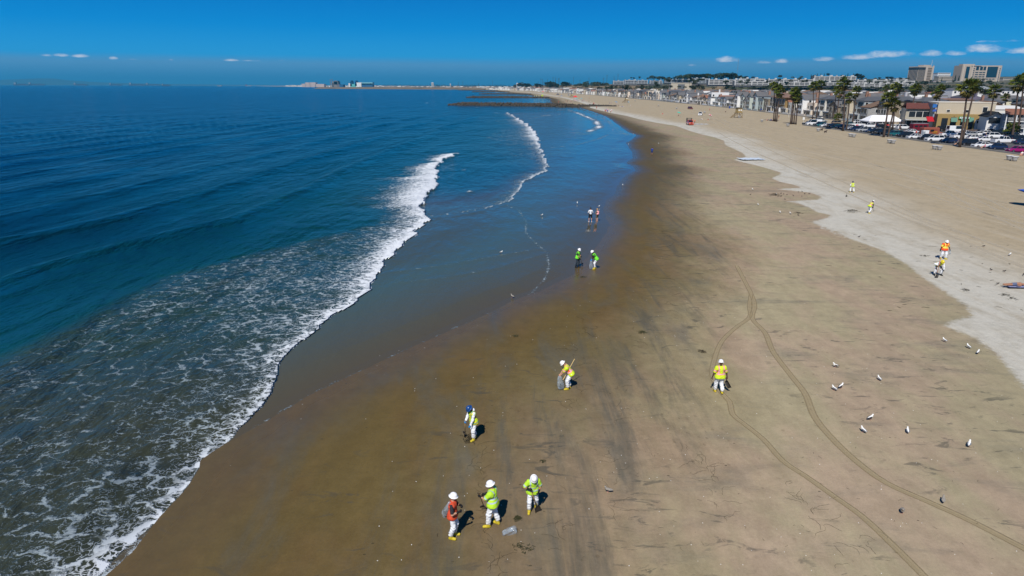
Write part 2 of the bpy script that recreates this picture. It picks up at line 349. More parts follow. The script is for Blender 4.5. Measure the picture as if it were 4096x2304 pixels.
# tongues of the last high wave: small lobes along the dry line
sw2=sw+wob
z=np.where(sw2<0,np.maximum(sw2*.035,-3.0),0.0)
z=z+np.where(sc>0,np.clip(sc*.02,0,.25),0)
z=np.where(P2[:,1]>600,np.minimum(z,0.0),z)
keep=(sw2>-40)
Q=gquads(ny,nx); Q=Q[keep[Q].all(1)]
def gz(x,y):
    d=-float(seg_sd(np.array([[x,y]]),C_POLY)[0]); return max(0.0,min(.25,d*.02)) if d>0 else 0.0
beach=obj('beach',mesh('beach',np.stack([P2[:,0],P2[:,1],z],1),Q,SAND,smooth=True,attrs={'dryd':sc,'wetd':sw2,'beachf':np.clip(sw2/np.maximum(sw2-sc,.5),0,1)}))
tag(beach,kind='structure')

# ================================================================== materials: sea
def sea_material():
    m=bpy.data.materials.new('sea_water'); m.use_nodes=True; t=m.node_tree; b=t.nodes['Principled BSDF']
    def at(n):
        a=t.nodes.new('ShaderNodeAttribute'); a.attribute_name=n; return a.outputs['Fac']
    g=t.nodes.new('ShaderNodeNewGeometry'); P=g.outputs['Position']
    dep=at('depth'); foam=at('foam'); rip=at('ripple')
    r=t.nodes.new('ShaderNodeValToRGB'); cr=r.color_ramp
    st=[(0,(.080,.066,.040)),(.10,(.054,.090,.086)),(.21,(.054,.048,.027)),(.32,(.023,.045,.036)),(.46,(.003,.044,.048)),(.66,(.001,.034,.054)),(1,(.0003,.011,.042))]  # second stop lifted towards blue: sky sheen painted into the film
    while len(cr.elements)<len(st): cr.elements.new(.5)
    for e,(p,c) in zip(cr.elements,st): e.position=p; e.color=(*c,1)
    dn=noise(t,mapv(t,P,(.02,.012,1)),1.0,4,.6)
    t.links.new(mth(t,'ADD',dep,mth(t,'MULTIPLY',mth(t,'SUBTRACT',dn,.5),mth(t,'MULTIPLY',dep,.35))),r.inputs[0])
    # foam net
    wv=noise(t,mapv(t,P,(.5,.5,1)),1.0,4,.65,out=1)
    wv2=noise(t,mapv(t,P,(1.9,1.9,1)),1.0,4,.65,out=1)
    va=t.nodes.new('ShaderNodeVectorMath'); va.operation='MULTIPLY_ADD'; t.links.new(wv,va.inputs[0]); va.inputs[1].default_value=(1.9,1.9,0); t.links.new(P,va.inputs[2])
    vb=t.nodes.new('ShaderNodeVectorMath'); vb.operation='MULTIPLY_ADD'; t.links.new(wv2,vb.inputs[0]); vb.inputs[1].default_value=(.75,.75,0); t.links.new(va.outputs[0],vb.inputs[2])
    def vor(sc,sx=1.0,sy=1.0):
        v=t.nodes.new('ShaderNodeTexVoronoi'); v.feature='DISTANCE_TO_EDGE'; v.inputs['Scale'].default_value=sc; v.voronoi_dimensions='2D'
        t.links.new(mapv(t,vb.outputs[0],(sx,sy,1)),v.inputs['Vector']); return v.outputs['Distance']
    ea=vor(.62,1,1.6); eb=vor(1.25,1,1.35); msk=noise(t,mapv(t,P,(.13,.10,1),(0,0,.5)),1.0,4,.65); e1=mixc(t,sstep(t,msk,.44,.56),ea,eb); e2=vor(3.1,1,1.5)
    pat=noise(t,mapv(t,P,(.42,.36,1)),1.0,5,.66)
    fine=noise(t,mapv(t,P,(3.2,3.6,1)),1.0,6,.75)
    th=mth(t,'ADD',mth(t,'MULTIPLY',foam,1.0),mth(t,'MULTIPLY',mth(t,'SUBTRACT',pat,.5),mth(t,'MULTIPLY',sstep(t,foam,0,.25),1.15)))
    th=mth(t,'ADD',th,mth(t,'MULTIPLY',mth(t,'SUBTRACT',fine,.5),mth(t,'MULTIPLY',sstep(t,foam,0,.25),.95)))
    f1=sstep(t,mth(t,'SUBTRACT',mth(t,'MULTIPLY',th,.20),e1),-.015,.05)
    f2=sstep(t,mth(t,'SUBTRACT',mth(t,'MULTIPLY',mth(t,'SUBTRACT',th,.12),.24),e2),-.01,.06)
    mid_=noise(t,mapv(t,P,(.55,.8,1),(0,0,.4)),1.0,5,.7)
    f3=sstep(t,mth(t,'ADD',foam,mth(t,'ADD',mth(t,'MULTIPLY',mth(t,'SUBTRACT',fine,.5),1.0),mth(t,'MULTIPLY',mth(t,'SUBTRACT',mid_,.5),1.1))),.74,.98)
    F=mth(t,'MAXIMUM',mth(t,'MAXIMUM',f1,mth(t,'MULTIPLY',f2,.75)),f3)
    F=mth(t,'MULTIPLY',F,mth(t,'MAXIMUM',sstep(t,noise(t,mapv(t,P,(1.25,1.6,1),(0,0,.3),(4,2,0)),1.0,4,.7,.5),.40,.54),sstep(t,foam,.45,.75)))
    F=mth(t,'MULTIPLY',F,sstep(t,foam,.02,.12))
    F=mth(t,'MULTIPLY',F,mth(t,'MULTIPLY_ADD',foam,.75,.42),clamp=True)
    # small breaking caps far out
    col=mixc(t,F,r.outputs[0],mixc(t,sstep(t,foam,.3,.9),(.34,.42,.47),(.70,.74,.78)))
    t.links.new(col,b.inputs['Base Color'])
    t.links.new(mth(t,'MULTIPLY_ADD',F,.5,mth(t,'MULTIPLY_ADD',rip,.10,.05)),b.inputs['Roughness'])
    b.inputs['IOR'].default_value=1.333
    t.links.new(mth(t,'MULTIPLY_ADD',F,-.4,.5),b.inputs['Specular IOR Level'])
    # waves: chop at several scales, ripples stretched along the crests
    c1=noise(t,mapv(t,P,(.16,.055,1),(0,0,.12)),1.0,3,.55)
    c2=noise(t,mapv(t,P,(.62,.24,1),(0,0,.3)),1.0,4,.6)
    c3=noise(t,mapv(t,P,(2.3,1.3,1),(0,0,-.2)),1.0,5,.65)
    c4=noise(t,mapv(t,P,(.035,.018,1),(0,0,-.3)),1.0,2,.5)
    h=mth(t,'ADD',mth(t,'ADD',mth(t,'MULTIPLY',c1,3.0),mth(t,'MULTIPLY',c2,1.15)),mth(t,'ADD',mth(t,'MULTIPLY',c3,.22),mth(t,'MULTIPLY',c4,3.6)))
    h=mth(t,'MULTIPLY',h,rip)
    h=mth(t,'ADD',h,mth(t,'MULTIPLY',F,.05))
    bp=t.nodes.new('ShaderNodeBump'); t.links.new(h,bp.inputs['Height']); bp.inputs['Distance'].default_value=1.0; bp.inputs['Strength'].default_value=1.0
    t.links.new(bp.outputs[0],b.inputs['Normal'])
    return m
SEA=sea_material()
yr=rows(1050,9,1100,110,70000)
X,Y=fan_grid(-1.05,.36,600,yr)
ny,nx=X.shape; P2=np.stack([X.ravel(),Y.ravel()],1); x,y=P2[:,0],P2[:,1]
sw=seg_sd(P2,W_POLY); wob=fbm(x*.9,y*.5,4,3)*.18*np.clip(y/40,.5,3); sw2=sw+wob
ax=np.interp(y,A_Y,A_X,right=-9.0)+.35*fbm(y*.55,y*0+3,4,21)*np.clip(y/45,.7,2.2)+1.5*fbm(y*.16,y*0+6,3,27)*np.clip((y-66)/20,0,1)
dA=ax-x                                            # metres seaward of the breaker front
yA=A_PTS[:,1].max()
inA=(y<yA)
kx=np.interp(y,K_PTS[:,1],K_PTS[:,0],left=-40,right=-12)+.8*fbm(y*.25,y*0,3,5)
dK=x-kx
foam=np.zeros_like(x)
# carpet between its back edge and the front
carpet=np.where(inA&(dA>-.05)&(dK>0),.29,0)
big=fbm(x*.09,y*.06,4,41)
carpet=carpet*np.clip(.85+1.25*big,0.10,1.6)*np.clip(dK/2.0,0,1)
carpet=carpet*np.clip(1.15-(dA-6)/40,.5,1.2)
lead=.62*np.exp(-np.clip(dK,0,99)/1.0)*(dK>0)*inA*(dA>0)*np.clip((y-38)/20,0,1)*.45
foam=np.maximum(foam,carpet+lead)
front=np.where(inA&(dA>-.02),(.37+.30*np.clip((y-22)/40,0,1)+.12*fbm(x*.6,y*.4,3,66))*np.exp(-np.clip(dA,0,99)/(.85+.02*y)),0)
foam=np.maximum(foam,np.minimum(1.0,front+carpet*.9))
# solid white water of the breaking part
ww=inA&(y>74)&(dA>-.02); tipf=np.clip((yA-y)/6,0,1)
wid=np.interp(y,[74,80,95,110,125,135,145,156],[2,5,7,8.5,6,4,6.5,2.2])
wide=wid*(1+.65*fbm(y*.20,y*0+9,3,77))
q=np.clip(1-dA/wide,0,1)
gap=np.clip(np.abs(y-134)/2.2,0,1)
foam=np.where(ww,np.maximum(foam,(.80*q**.8+.28*(q>0))*gap*np.clip((y-72)/12,0,1)*tipf),foam)
trail=np.where(ww&(dA>wide*.6),.30*np.exp(-(dA-wide*.6)/6)*np.clip(.5+1.6*fbm(x*.1,y*.04,3,8),0,1),0); foam=np.maximum(foam,trail)
# second line
bx=np.interp(y,B_PTS[:,1],B_PTS[:,0])+.5*fbm(y*.25,y*0,4,15)*np.clip(y/90,1,3); dB=bx-x
inB=(y>B_PTS[0,1])&(y<B_PTS[-1,1])&(dB>-.03)
bw=np.interp(y,[76,90,110,130,165,190,230,300,380,420],[.55,.75,1.2,1.4,2.2,3.5,5.5,4.5,2,.5])*(1+.7*fbm(y*.13,y*0+5,3,19))
fb=np.where(inB,np.interp(y,[76,95,150,200,400],[.7,.9,.95,1.05,1.0])*np.exp(-np.clip(dB,0,999)/bw*.9),0)
fb=np.where(inB&(y>120),np.maximum(fb,.36*np.exp(-dB/(bw*4.5))*np.clip(.55+1.5*fbm(x*.05,y*.03,4,18),0,1.3)),fb)
foam=np.maximum(foam,fb)
# third small line, edge of the last thin sheet, groin surf
def line_foam(poly,w,s,noise_amp=.2):
    d=seg_sd(P2,poly,closed=False)+noise_amp*fbm(x*.8,y*.4,3,33)*w
    return s*np.exp(-(np.maximum(d,0)/w)**2)
foam=np.maximum(foam,line_foam(D_PTS,1.6,.95)*np.clip((fbm(x*.2,y*.1,3,2)+.6)*1.6,0,1))
foam=np.maximum(foam,line_foam(L_PTS,.14,.52))
foam=np.maximum(foam,line_foam(GM([(1390,372),(1450,365),(1500,352),(1530,340)]),.5,.45))
foam=np.maximum(foam,line_foam(GM([(1215,345),(1260,352),(1320,350)]),1.2,.5))
foam=np.maximum(foam,line_foam(GM([(1325,300),(1370,292),(1420,286)]),1.2,.45))
far_surf=[([(-15,395),(-6,382),(4,370),(20,355)],2.2,.8),([(-2,455),(20,452),(40,430)],2.5,.55),([(6,640),(22,610),(33,575)],7,1.0),([(-5,560),(20,552),(36,548)],3,.6),([(0,620),(-22,650),(-30,690)],4,.5),
          ([(-28,880),(10,860),(36,850)],5,.9),([(0,1180),(20,1150)],8,.9),([(-60,1650),(-35,1600)],10,.9),([(-110,2080),(-66,2030)],12,.8),([(-250,2700),(-215,2680),(-190,2620)],10,1.0),([(-420,3080),(-340,3010)],12,1.0),([(-1150,4760),(-960,4480),(-800,4250)],22,1.0),([(-2900,7800),(-2300,6900),(-1800,6100)],40,.8),([(-85,640),(-75,600)],2.5,.5),([(-30,505),(-24,478),(-15,470)],1.4,.8),([(-19,330),(-14,318),(-10,305)],1.2,.9)]
for pl,w,s in far_surf: foam=np.maximum(foam,line_foam(np.array(pl,float),w,s)*np.clip(.7+.8*fbm(x*.15,y*.03,3,2),.2,1))
foam=np.maximum(foam,np.where((y<44)&(y>19)&(dA<-.3),.62*np.exp(-((sw2+.03)/.10)**2)*np.clip(.5+1.2*fbm(x*.5,y*.4,3,91),0,1),0))
foam=foam*(sw2<.05)
edgef=np.where((y<19.5)&(sw2<.1),.55*np.exp(sw2/.9),0); foam=np.maximum(foam,edgef)
# depth tint: 0 film on sand, then painted sky sheen ... 1 open sea
off=np.where(dA>0,dA,0)
depth=np.where(inA,np.where(dA>0,.13+.20*(1-np.exp(-off/9))+.67*(1-np.exp(-np.clip(off-14,0,1e9)/45)),np.clip(-sw2*.010,0,.15)),0)
bs=.07+.20*np.clip((y-26)/36,0,1)+.10*fbm(x*.05,y*.05,3,12)*np.clip((y-26)/36,0.2,1)
sm=np.clip((1.5-dK)/4,0,1); sm=sm*sm*(3-2*sm)
dcar=bs+(.42-bs)*sm+.55*(1-np.exp(-np.clip(-dK-3,0,1e9)/35))
wk=np.clip((86-y)/20,0,1)
depth=np.where(inA&(dA>0),depth*(1-wk)+dcar*wk,depth)
yy=np.clip((y-70)/60,0,1)
depth=np.where(inA&(dA>0),depth+.12*yy*(1-np.exp(-off/3)),depth)
dB2=np.where(y<B_PTS[-1,1],dB,99)
depth2=np.clip(-sw2*.008,0,.16)+np.where(dB2>0,.28*(1-np.exp(-dB2/5)),0)+.55*(1-np.exp(-np.clip(-sw2-38,0,1e9)/80))
tb=np.clip((y-90)/70,0,1)
depth=np.where(dA<0,np.maximum(depth,depth2*np.clip((y-70)/30,0,1)+0),depth)
depthA=np.where(dA>0,.2+.8*depth,depth)
off=np.clip(dA,0,1e9)
ext_=np.where(dA>0,.2+.8*np.clip(.32+.6*(1-np.exp(-off/45)),0,1),depth2)
blend=np.clip((y-yA+60)/60,0,1)
depth=np.where(y<yA,depthA*(1-blend)+np.where(dA>0,ext_,depthA)*blend,0)
b2_=np.clip((y-yA)/70,0,1)
soft=np.clip((dA+6)/12,0,1)
depth=np.where(y>=yA,(depth2*(1-soft)+ext_*soft)*(1-b2_)+depth2*b2_,depth)
depth=np.clip(depth,0,1)
# relief
off2=np.clip(-sw2,0,1e9)
calm=np.clip(off2/10,0,1)
rip=np.where(dA>0,.25+.75*np.clip(off/16,0,1),.05+.12*np.clip(off2/20,0,1))
ripB=.06+.9*np.clip((off2-12)/55,0,1); br=np.clip((y-yA+60)/60,0,1); rip=rip*(1-br)+ripB*br
rip=np.maximum(rip*np.clip(off2/3,0,1),.012)
# swells roughly parallel to the shore, steepening as they come in
cxw=np.interp(y,[0,35,52,73,156,400],[-6,-3,-2.3,6,9,20])
ph=(x-cxw)+.55*np.interp(y,[0,30,60,120,400],[0,-2,2,3,0])+2.2*fbm(x*.02,y*.02,3,50)
lam=np.interp(-ph,[0,20,60,200],[9,11,17,30])
env=np.clip((-ph-24)/12,0,1)*np.exp(-np.clip(y-250,0,1e9)/500)
sw_h=.50*env*(np.exp(-((np.mod(-ph-31,13.5)-6.7)/2.1)**2))*np.clip(.6+.9*fbm(x*.03,y*.03,2,60),.1,1.3)
zs=sw_h+(.10*fbm(x*.20,y*.075,3,61)+.05*fbm(x*.55,y*.20,2,62))*np.clip((dA-14)/15,0,1)*np.exp(-(y/130)**2)
# breaker roll
roll=np.where(ww,.34*gap*np.exp(-((dA-wide*.25)/(.22*wide+.6))**2)*np.clip((y-72)/12,0,1)*tipf,0)
roll=roll+np.where(inB&(y>100),.22*np.exp(-((dB-1.0)/1.2)**2)*np.clip((y-100)/40,0,1),0)
roll=roll+np.where(inA&(dA>0),.05*np.exp(-((dA-.35)/.35)**2),0)
# little wavelets in the shallows to landward of the breaker
wl=[GM([(1088,495),(1130,490),(1180,483)]),GM([(1095,433),(1140,431),(1172,427)]),GM([(960,690),(1120,668),(1250,645),(1350,628)]),GM([(1000,712),(1120,700),(1250,676),(1370,640)]),GM([(1080,549),(1150,543),(1230,530),(1275,515)]),GM([(1205,470),(1290,462),(1380,440)]),GM([(1400,395),(1470,388),(1540,380)]),GM([(1390,372),(1450,365),(1500,352)]),GM([(1240,352),(1330,345),(1400,338)])]
for k,pl in enumerate(wl):
    d=seg_sd(P2,pl,closed=False); roll=roll+(.05 if k not in(2,3) else .02)*np.exp(-(d/.5)**2)*(dA<0)
    foam=np.maximum(foam,(.0 if k>3 else .22)*np.exp(-((d)/.18)**2)*(dA<0))
for (px,py) in [(1182,483),(1168,428)]:
    gx,gy=G(px*1.59,py*1.59); foam=np.maximum(foam,.9*np.exp(-((x-gx)/.5)**2-((y-gy)/.9)**2)); roll=roll+.12*np.exp(-((x-gx)/.4)**2-((y-gy)/.9)**2)
zs=zs+roll+.02*calm*fbm(x*.4,y*.25,3,70)*(rip>.1)+foam*.03*np.clip(off2/1.5,0,1)
zb=np.clip(-sw2*.012,-.30,.05)
zs=np.where(sw2<0,zb+zs*np.clip(off2/.8,0,1),zb)
keep=sw2<(.6+.02*y)
Q=gquads(ny,nx); Q=Q[keep[Q].all(1)]
Vs=np.stack([x,y,zs],1)
sea=obj('sea',mesh('sea',Vs,Q,SEA,smooth=True,attrs={'depth':depth,'foam':np.clip(foam,0,1.2),'ripple':rip}))
tag(sea,kind='structure')
# ================================================================== figures: blended round cones turned into one skin
def surface_nets(val,org,h):
    nx,ny,nz=val.shape; s=val<0
    c=[s[dx:nx-1+dx,dy:ny-1+dy,dz:nz-1+dz] for dx in(0,1) for dy in(0,1) for dz in(0,1)]
    tot=sum(x.astype(np.int8) for x in c); act=(tot>0)&(tot<8)
    idx=-np.ones(act.shape,np.int64); I=np.argwhere(act); idx[act]=np.arange(len(I))
    acc=np.zeros((len(I),3)); cnt=np.zeros(len(I))
    corn=[(dx,dy,dz) for dx in(0,1) for dy in(0,1) for dz in(0,1)]
    vals=np.stack([val[I[:,0]+a,I[:,1]+b,I[:,2]+d] for a,b,d in corn],1)
    for i in range(8):
        for j in range(i+1,8):
            a,b=np.array(corn[i]),np.array(corn[j])
            if abs(a-b).sum()!=1: continue
            va,vb=vals[:,i],vals[:,j]; m=(va<0)!=(vb<0)
            t=np.where(m,va/np.where(m,va-vb,1),0)
            p=a[None]+(b-a)[None]*t[:,None]; acc+=np.where(m[:,None],p,0); cnt+=m
    V=(I+acc/cnt[:,None])*h+org
    F=[]
    for ax in range(3):
        sl0=[slice(None)]*3; sl1=[slice(None)]*3; sl0[ax]=slice(0,-1); sl1[ax]=slice(1,None)
        ch=s[tuple(sl0)]!=s[tuple(sl1)]; E=np.argwhere(ch)
        o=[a for a in range(3) if a!=ax]
        E=E[(E[:,o[0]]>0)&(E[:,o[1]]>0)&(E[:,o[0]]<act.shape[o[0]])&(E[:,o[1]]<act.shape[o[1]])]
        neg=s[E[:,0],E[:,1],E[:,2]]
        def at(d0,d1):
            q=E.copy(); q[:,o[0]]-=d0; q[:,o[1]]-=d1; return idx[q[:,0],q[:,1],q[:,2]]
        q=np.stack([at(1,1),at(0,1),at(0,0),at(1,0)],1)
        flip=neg if ax!=1 else ~neg
        q[~flip]=q[~flip][:,::-1]
        F.append(q)
    F=np.concatenate(F) if F else np.zeros((0,4),int); F=F[(F>=0).all(1)]
    return V,F
def sdf_mesh(prims,h,k=.03,wr=0.0,seed=1,floor=False,cut=None):
    """prims: (a,b,ra,rb); returns vertices and quads of their smooth union"""
    A=np.array([[*p[0]] for p in prims],float); B=np.array([[*p[1]] for p in prims],float)
    R=max(max(p[2],p[3]) for p in prims)+2*h+wr
    lo=np.minimum(A,B).min(0)-R; hi=np.maximum(A,B).max(0)+R
    n=np.ceil((hi-lo)/h).astype(int)+1
    g=[lo[i]+h*np.arange(n[i]) for i in range(3)]
    val=np.full(n,1.0)
    for (a,b,ra,rb) in prims:
        a=np.array(a,float); b=np.array(b,float); m=max(ra,rb)+k*2+2*h
        l=np.minimum(a,b)-m; u=np.maximum(a,b)+m
        s=tuple(slice(max(0,int((l[i]-lo[i])/h)),min(n[i],int((u[i]-lo[i])/h)+2)) for i in range(3))
        X,Y,Z=np.meshgrid(g[0][s[0]],g[1][s[1]],g[2][s[2]],indexing='ij')
        d=b-a; L=d@d+1e-9; t=np.clip(((X-a[0])*d[0]+(Y-a[1])*d[1]+(Z-a[2])*d[2])/L,0,1)
        q=np.sqrt((X-a[0]-t*d[0])**2+(Y-a[1]-t*d[1])**2+(Z-a[2]-t*d[2])**2)-(ra+(rb-ra)*t)
        c=val[s]; hh=np.maximum(k-np.abs(c-q),0)/k; val[s]=np.minimum(c,q)-hh*hh*k*.25
    if wr:
        X,Y,Z=np.meshgrid(*g,indexing='ij')
        val+=wr*(np.sin(X*31+seed+3*np.sin(Z*13+seed))*np.sin(Z*27+2*np.sin(Y*17))+.6*np.sin(Y*41+Z*52+2.5*np.sin(X*19+seed)))
    if floor or cut is not None:
        X,Y,Z=np.meshgrid(*g,indexing='ij')
        if floor: val=np.maximum(val,.004-Z)
        if cut is not None: val=np.maximum(val,cut(X,Y,Z))
    return surface_nets(val,lo,h)
def join(parts):
    V=[];F=[];M=[];b=0
    for v,f,m in parts:
        V.append(v); F.append(f+b); M.append(np.full(len(f),m)); b+=len(v)
    return np.concatenate(V),np.concatenate(F),np.concatenate(M)
def ik(a,t,l1,l2,pole):
    a=np.array(a,float); t=np.array(t,float); d=t-a; L=np.linalg.norm(d)
    if L>(l1+l2)*.995: t=a+d/L*(l1+l2)*.995; d=t-a; L=np.linalg.norm(d)
    u=d/L; x=(l1*l1-l2*l2+L*L)/(2*L); hh=math.sqrt(max(l1*l1-x*x,1e-6))
    p=np.array(pole,float); p=p-u*(p@u); p/=np.linalg.norm(p)+1e-9
    return a+u*x+p*hh, t
def nrm(v): v=np.array(v,float); return v/(np.linalg.norm(v)+1e-9)
SKIN=[mat('skin_light',(.50,.27,.18),.55),mat('skin_tan',(.32,.155,.09),.55),mat('skin_dark',(.09,.045,.028),.5)]
MDARK=mat('eye_dark',(.02,.015,.012),.4); MLIP=mat('lip',(.33,.10,.08),.6)
WHITE=mat('coverall_white',(.78,.80,.84),.75,noisev=.10,nscale=6)
def cloth(m,dirt=False,amt=.035,sc=5):
    t=m.node_tree; b=t.nodes['Principled BSDF']; g=t.nodes.new('ShaderNodeTexCoord'); n=noise(t,mapv(t,g.outputs['Object'],(1,1,1.7)),sc,3,.5,.8); bp=t.nodes.new('ShaderNodeBump'); bp.inputs['Distance'].default_value=amt; t.links.new(n,bp.inputs['Height']); t.links.new(bp.outputs[0],b.inputs['Normal'])
    if dirt:
        sx=t.nodes.new('ShaderNodeSeparateXYZ'); t.links.new(g.outputs['Object'],sx.inputs[0]); f=mth(t,'MULTIPLY',sstep(t,mth(t,'ADD',sx.outputs[2],mth(t,'MULTIPLY',n,.5)),.25,.75,1,0),.55)
        src=b.inputs['Base Color'].links[0].from_socket; t.links.new(mixc(t,f,src,(.42,.37,.28)),b.inputs['Base Color'])
cloth(WHITE,True,.045,4)
YBOOT=mat('boot_yellow',(.55,.43,.03),.6,noisev=.3,nscale=14)
BLKR=mat('rubber_black',(.012,.014,.018),.5)
BLUEG=mat('glove_blue',(.02,.22,.55),.45)
def hiviz(name,base,stripe,border,lay):
    """lay: which strips the garment carries: waist heights, braces half-distance, sleeve distance"""
    if name in MATS: return MATS[name]
    m=bpy.data.materials.new(name); m.use_nodes=True; t=m.node_tree; b=t.nodes['Principled BSDF']; b.inputs['Roughness'].default_value=.75
    def at(n):
        a=t.nodes.new('ShaderNodeAttribute'); a.attribute_name=n; return a.outputs['Fac']
    tc,uc,ac=at('tc'),at('uc'),at('ac'); tor=mth(t,'LESS_THAN',ac,0.0)
    D=None
    def acc(d):
        nonlocal D; D=d if D is None else mth(t,'MINIMUM',D,d)
    for w in lay[0]: acc(mth(t,'ADD',mth(t,'ABSOLUTE',mth(t,'SUBTRACT',tc,w)),mth(t,'MULTIPLY',mth(t,'SUBTRACT',1,tor),9)))
    if lay[1]:
        e=mth(t,'ADD',mth(t,'ABSOLUTE',mth(t,'SUBTRACT',uc,lay[1])),mth(t,'MULTIPLY',mth(t,'LESS_THAN',tc,max(lay[0])),9)); acc(mth(t,'ADD',e,mth(t,'MULTIPLY',mth(t,'SUBTRACT',1,tor),9)))
    for w in lay[2]: acc(mth(t,'ADD',mth(t,'ABSOLUTE',mth(t,'SUBTRACT',ac,w)),mth(t,'MULTIPLY',tor,9)))
    f1=sstep(t,D,.022,.027,1,0); f2=sstep(t,D,.040,.046,1,0)
    g=t.nodes.new('ShaderNodeTexCoord'); nn=noise(t,g.outputs['Object'],7,3)
    v=mth(t,'MULTIPLY_ADD',nn,.3,.85); cc=t.nodes.new('ShaderNodeCombineColor'); [t.links.new(v,cc.inputs[i]) for i in range(3)]
    c=mixc(t,1,base,cc.outputs[0],'MULTIPLY')
    c=mixc(t,f2,c,border); c=mixc(t,f1,c,stripe); t.links.new(c,b.inputs['Base Color']); MATS[name]=m; cloth(m,False,.03,4); return m
LIME=(.45,.74,.03); SILV=(.42,.52,.58); ORNG=(.95,.12,.02)
HV_TEE=hiviz('vest_lime',LIME,SILV,LIME,((.20,.32),.13,(.20,)))
HV_ORB=hiviz('vest_lime_orange_trim',(.58,.76,.02),(.66,.42,.45),(.95,.13,.03),((.24,),.12,(.17,)))
HV_COV=hiviz('vest_yellow_plain',(.62,.80,.02),(.10,.42,.20),(.80,.30,.02),((.095,),.10,()))
HV_PL=hiviz('vest_green_plain',(.16,.72,.03),(.2,.65,.06),(.16,.72,.03),((9,),0,()))
HV_OR=hiviz('vest_orange',(.58,.065,.02),(.58,.10,.04),(.58,.065,.02),((9,),0,()))
HV_ORY=hiviz('vest_orange_yellow_trim',(.90,.09,.01),(.75,.62,.12),(.85,.68,.04),((.24,.33),.12,(.12,.20)))
def hand_prims(w,d,up,curl,side):
    """a palm and five fingers from wrist w along d; up = back of the hand"""
    d=nrm(d); up=nrm(np.array(up,float)-d*(np.array(up,float)@d)); s=np.cross(d,up)*side
    P=[(w,w+d*.035,.026,.03)]
    for i,(o,l) in enumerate(((.030,.068),(.010,.078),(-.010,.073),(-.029,.058))):
        r=.0098 if i<3 else .0085
        k0=w+d*.05+s*o*.8; k1=w+d*.088+s*o
        a1=curl*.9; a2=curl*1.9
        j1=k1+(d*math.cos(a1)-up*math.sin(a1))*l*.52; j2=j1+(d*math.cos(a2)-up*math.sin(a2))*l*.48
        P+=[(w+d*.02+s*o*.6,k1,.017,.0135),(k1,j1,r+.0012,r),(j1,j2,r,r*.85)]
    t0=w+d*.02+s*.028; t1=t0+nrm(d*.75+s*.75-up*.35*curl)*.045; t2=t1+nrm(d*.95+s*(.25-.5*curl)-up*.7*curl)*.034
    P+=[(t0,t1,.014,.0115),(t1,t2,.0115,.0092)]
    return P
def frame_from(dirn,fwd):
    u=nrm(dirn); f=nrm(np.array(fwd,float)-u*(np.array(fwd,float)@u)); r=np.cross(f,u); return r,f,u
def hardhat(name,m,parent,c,R,F,U,sc=1.0):
    """full-brim helmet: dome with a ridge, brim and inner suspension"""
    mb=MB(); n=20; prof=[(.152,-.018),(.157,-.011),(.134,.004),(.122,.014),(.118,.05),(.106,.088),(.08,.116),(.044,.132),(.012,.137)]
    rings=[]
    for r,z in prof:
        rings.append([tuple(c+sc*(R*r*.93*math.cos(2*PI*i/n)+F*(r*1.08*math.sin(2*PI*i/n)+.006)+U*(z+(.012*math.sin(2*PI*i/n)**2 if r>.15 else 0)))) for i in range(n)])
    mb.loft(rings)
    ridge=[[tuple(c+sc*(R*x+F*(y*1.0)+U*z)) for x,y,z in ((-.012,yy,zz),(.012,yy,zz),(.008,yy*1.02,zz+.008),(-.008,yy*1.02,zz+.008))] for yy,zz in ((-.115,.05),(-.085,.10),(-.04,.13),(0,.137),(.04,.13),(.085,.10),(.115,.05))]
    mb.loft(ridge)
    return mb.ob(name,m,parent,smooth=True)
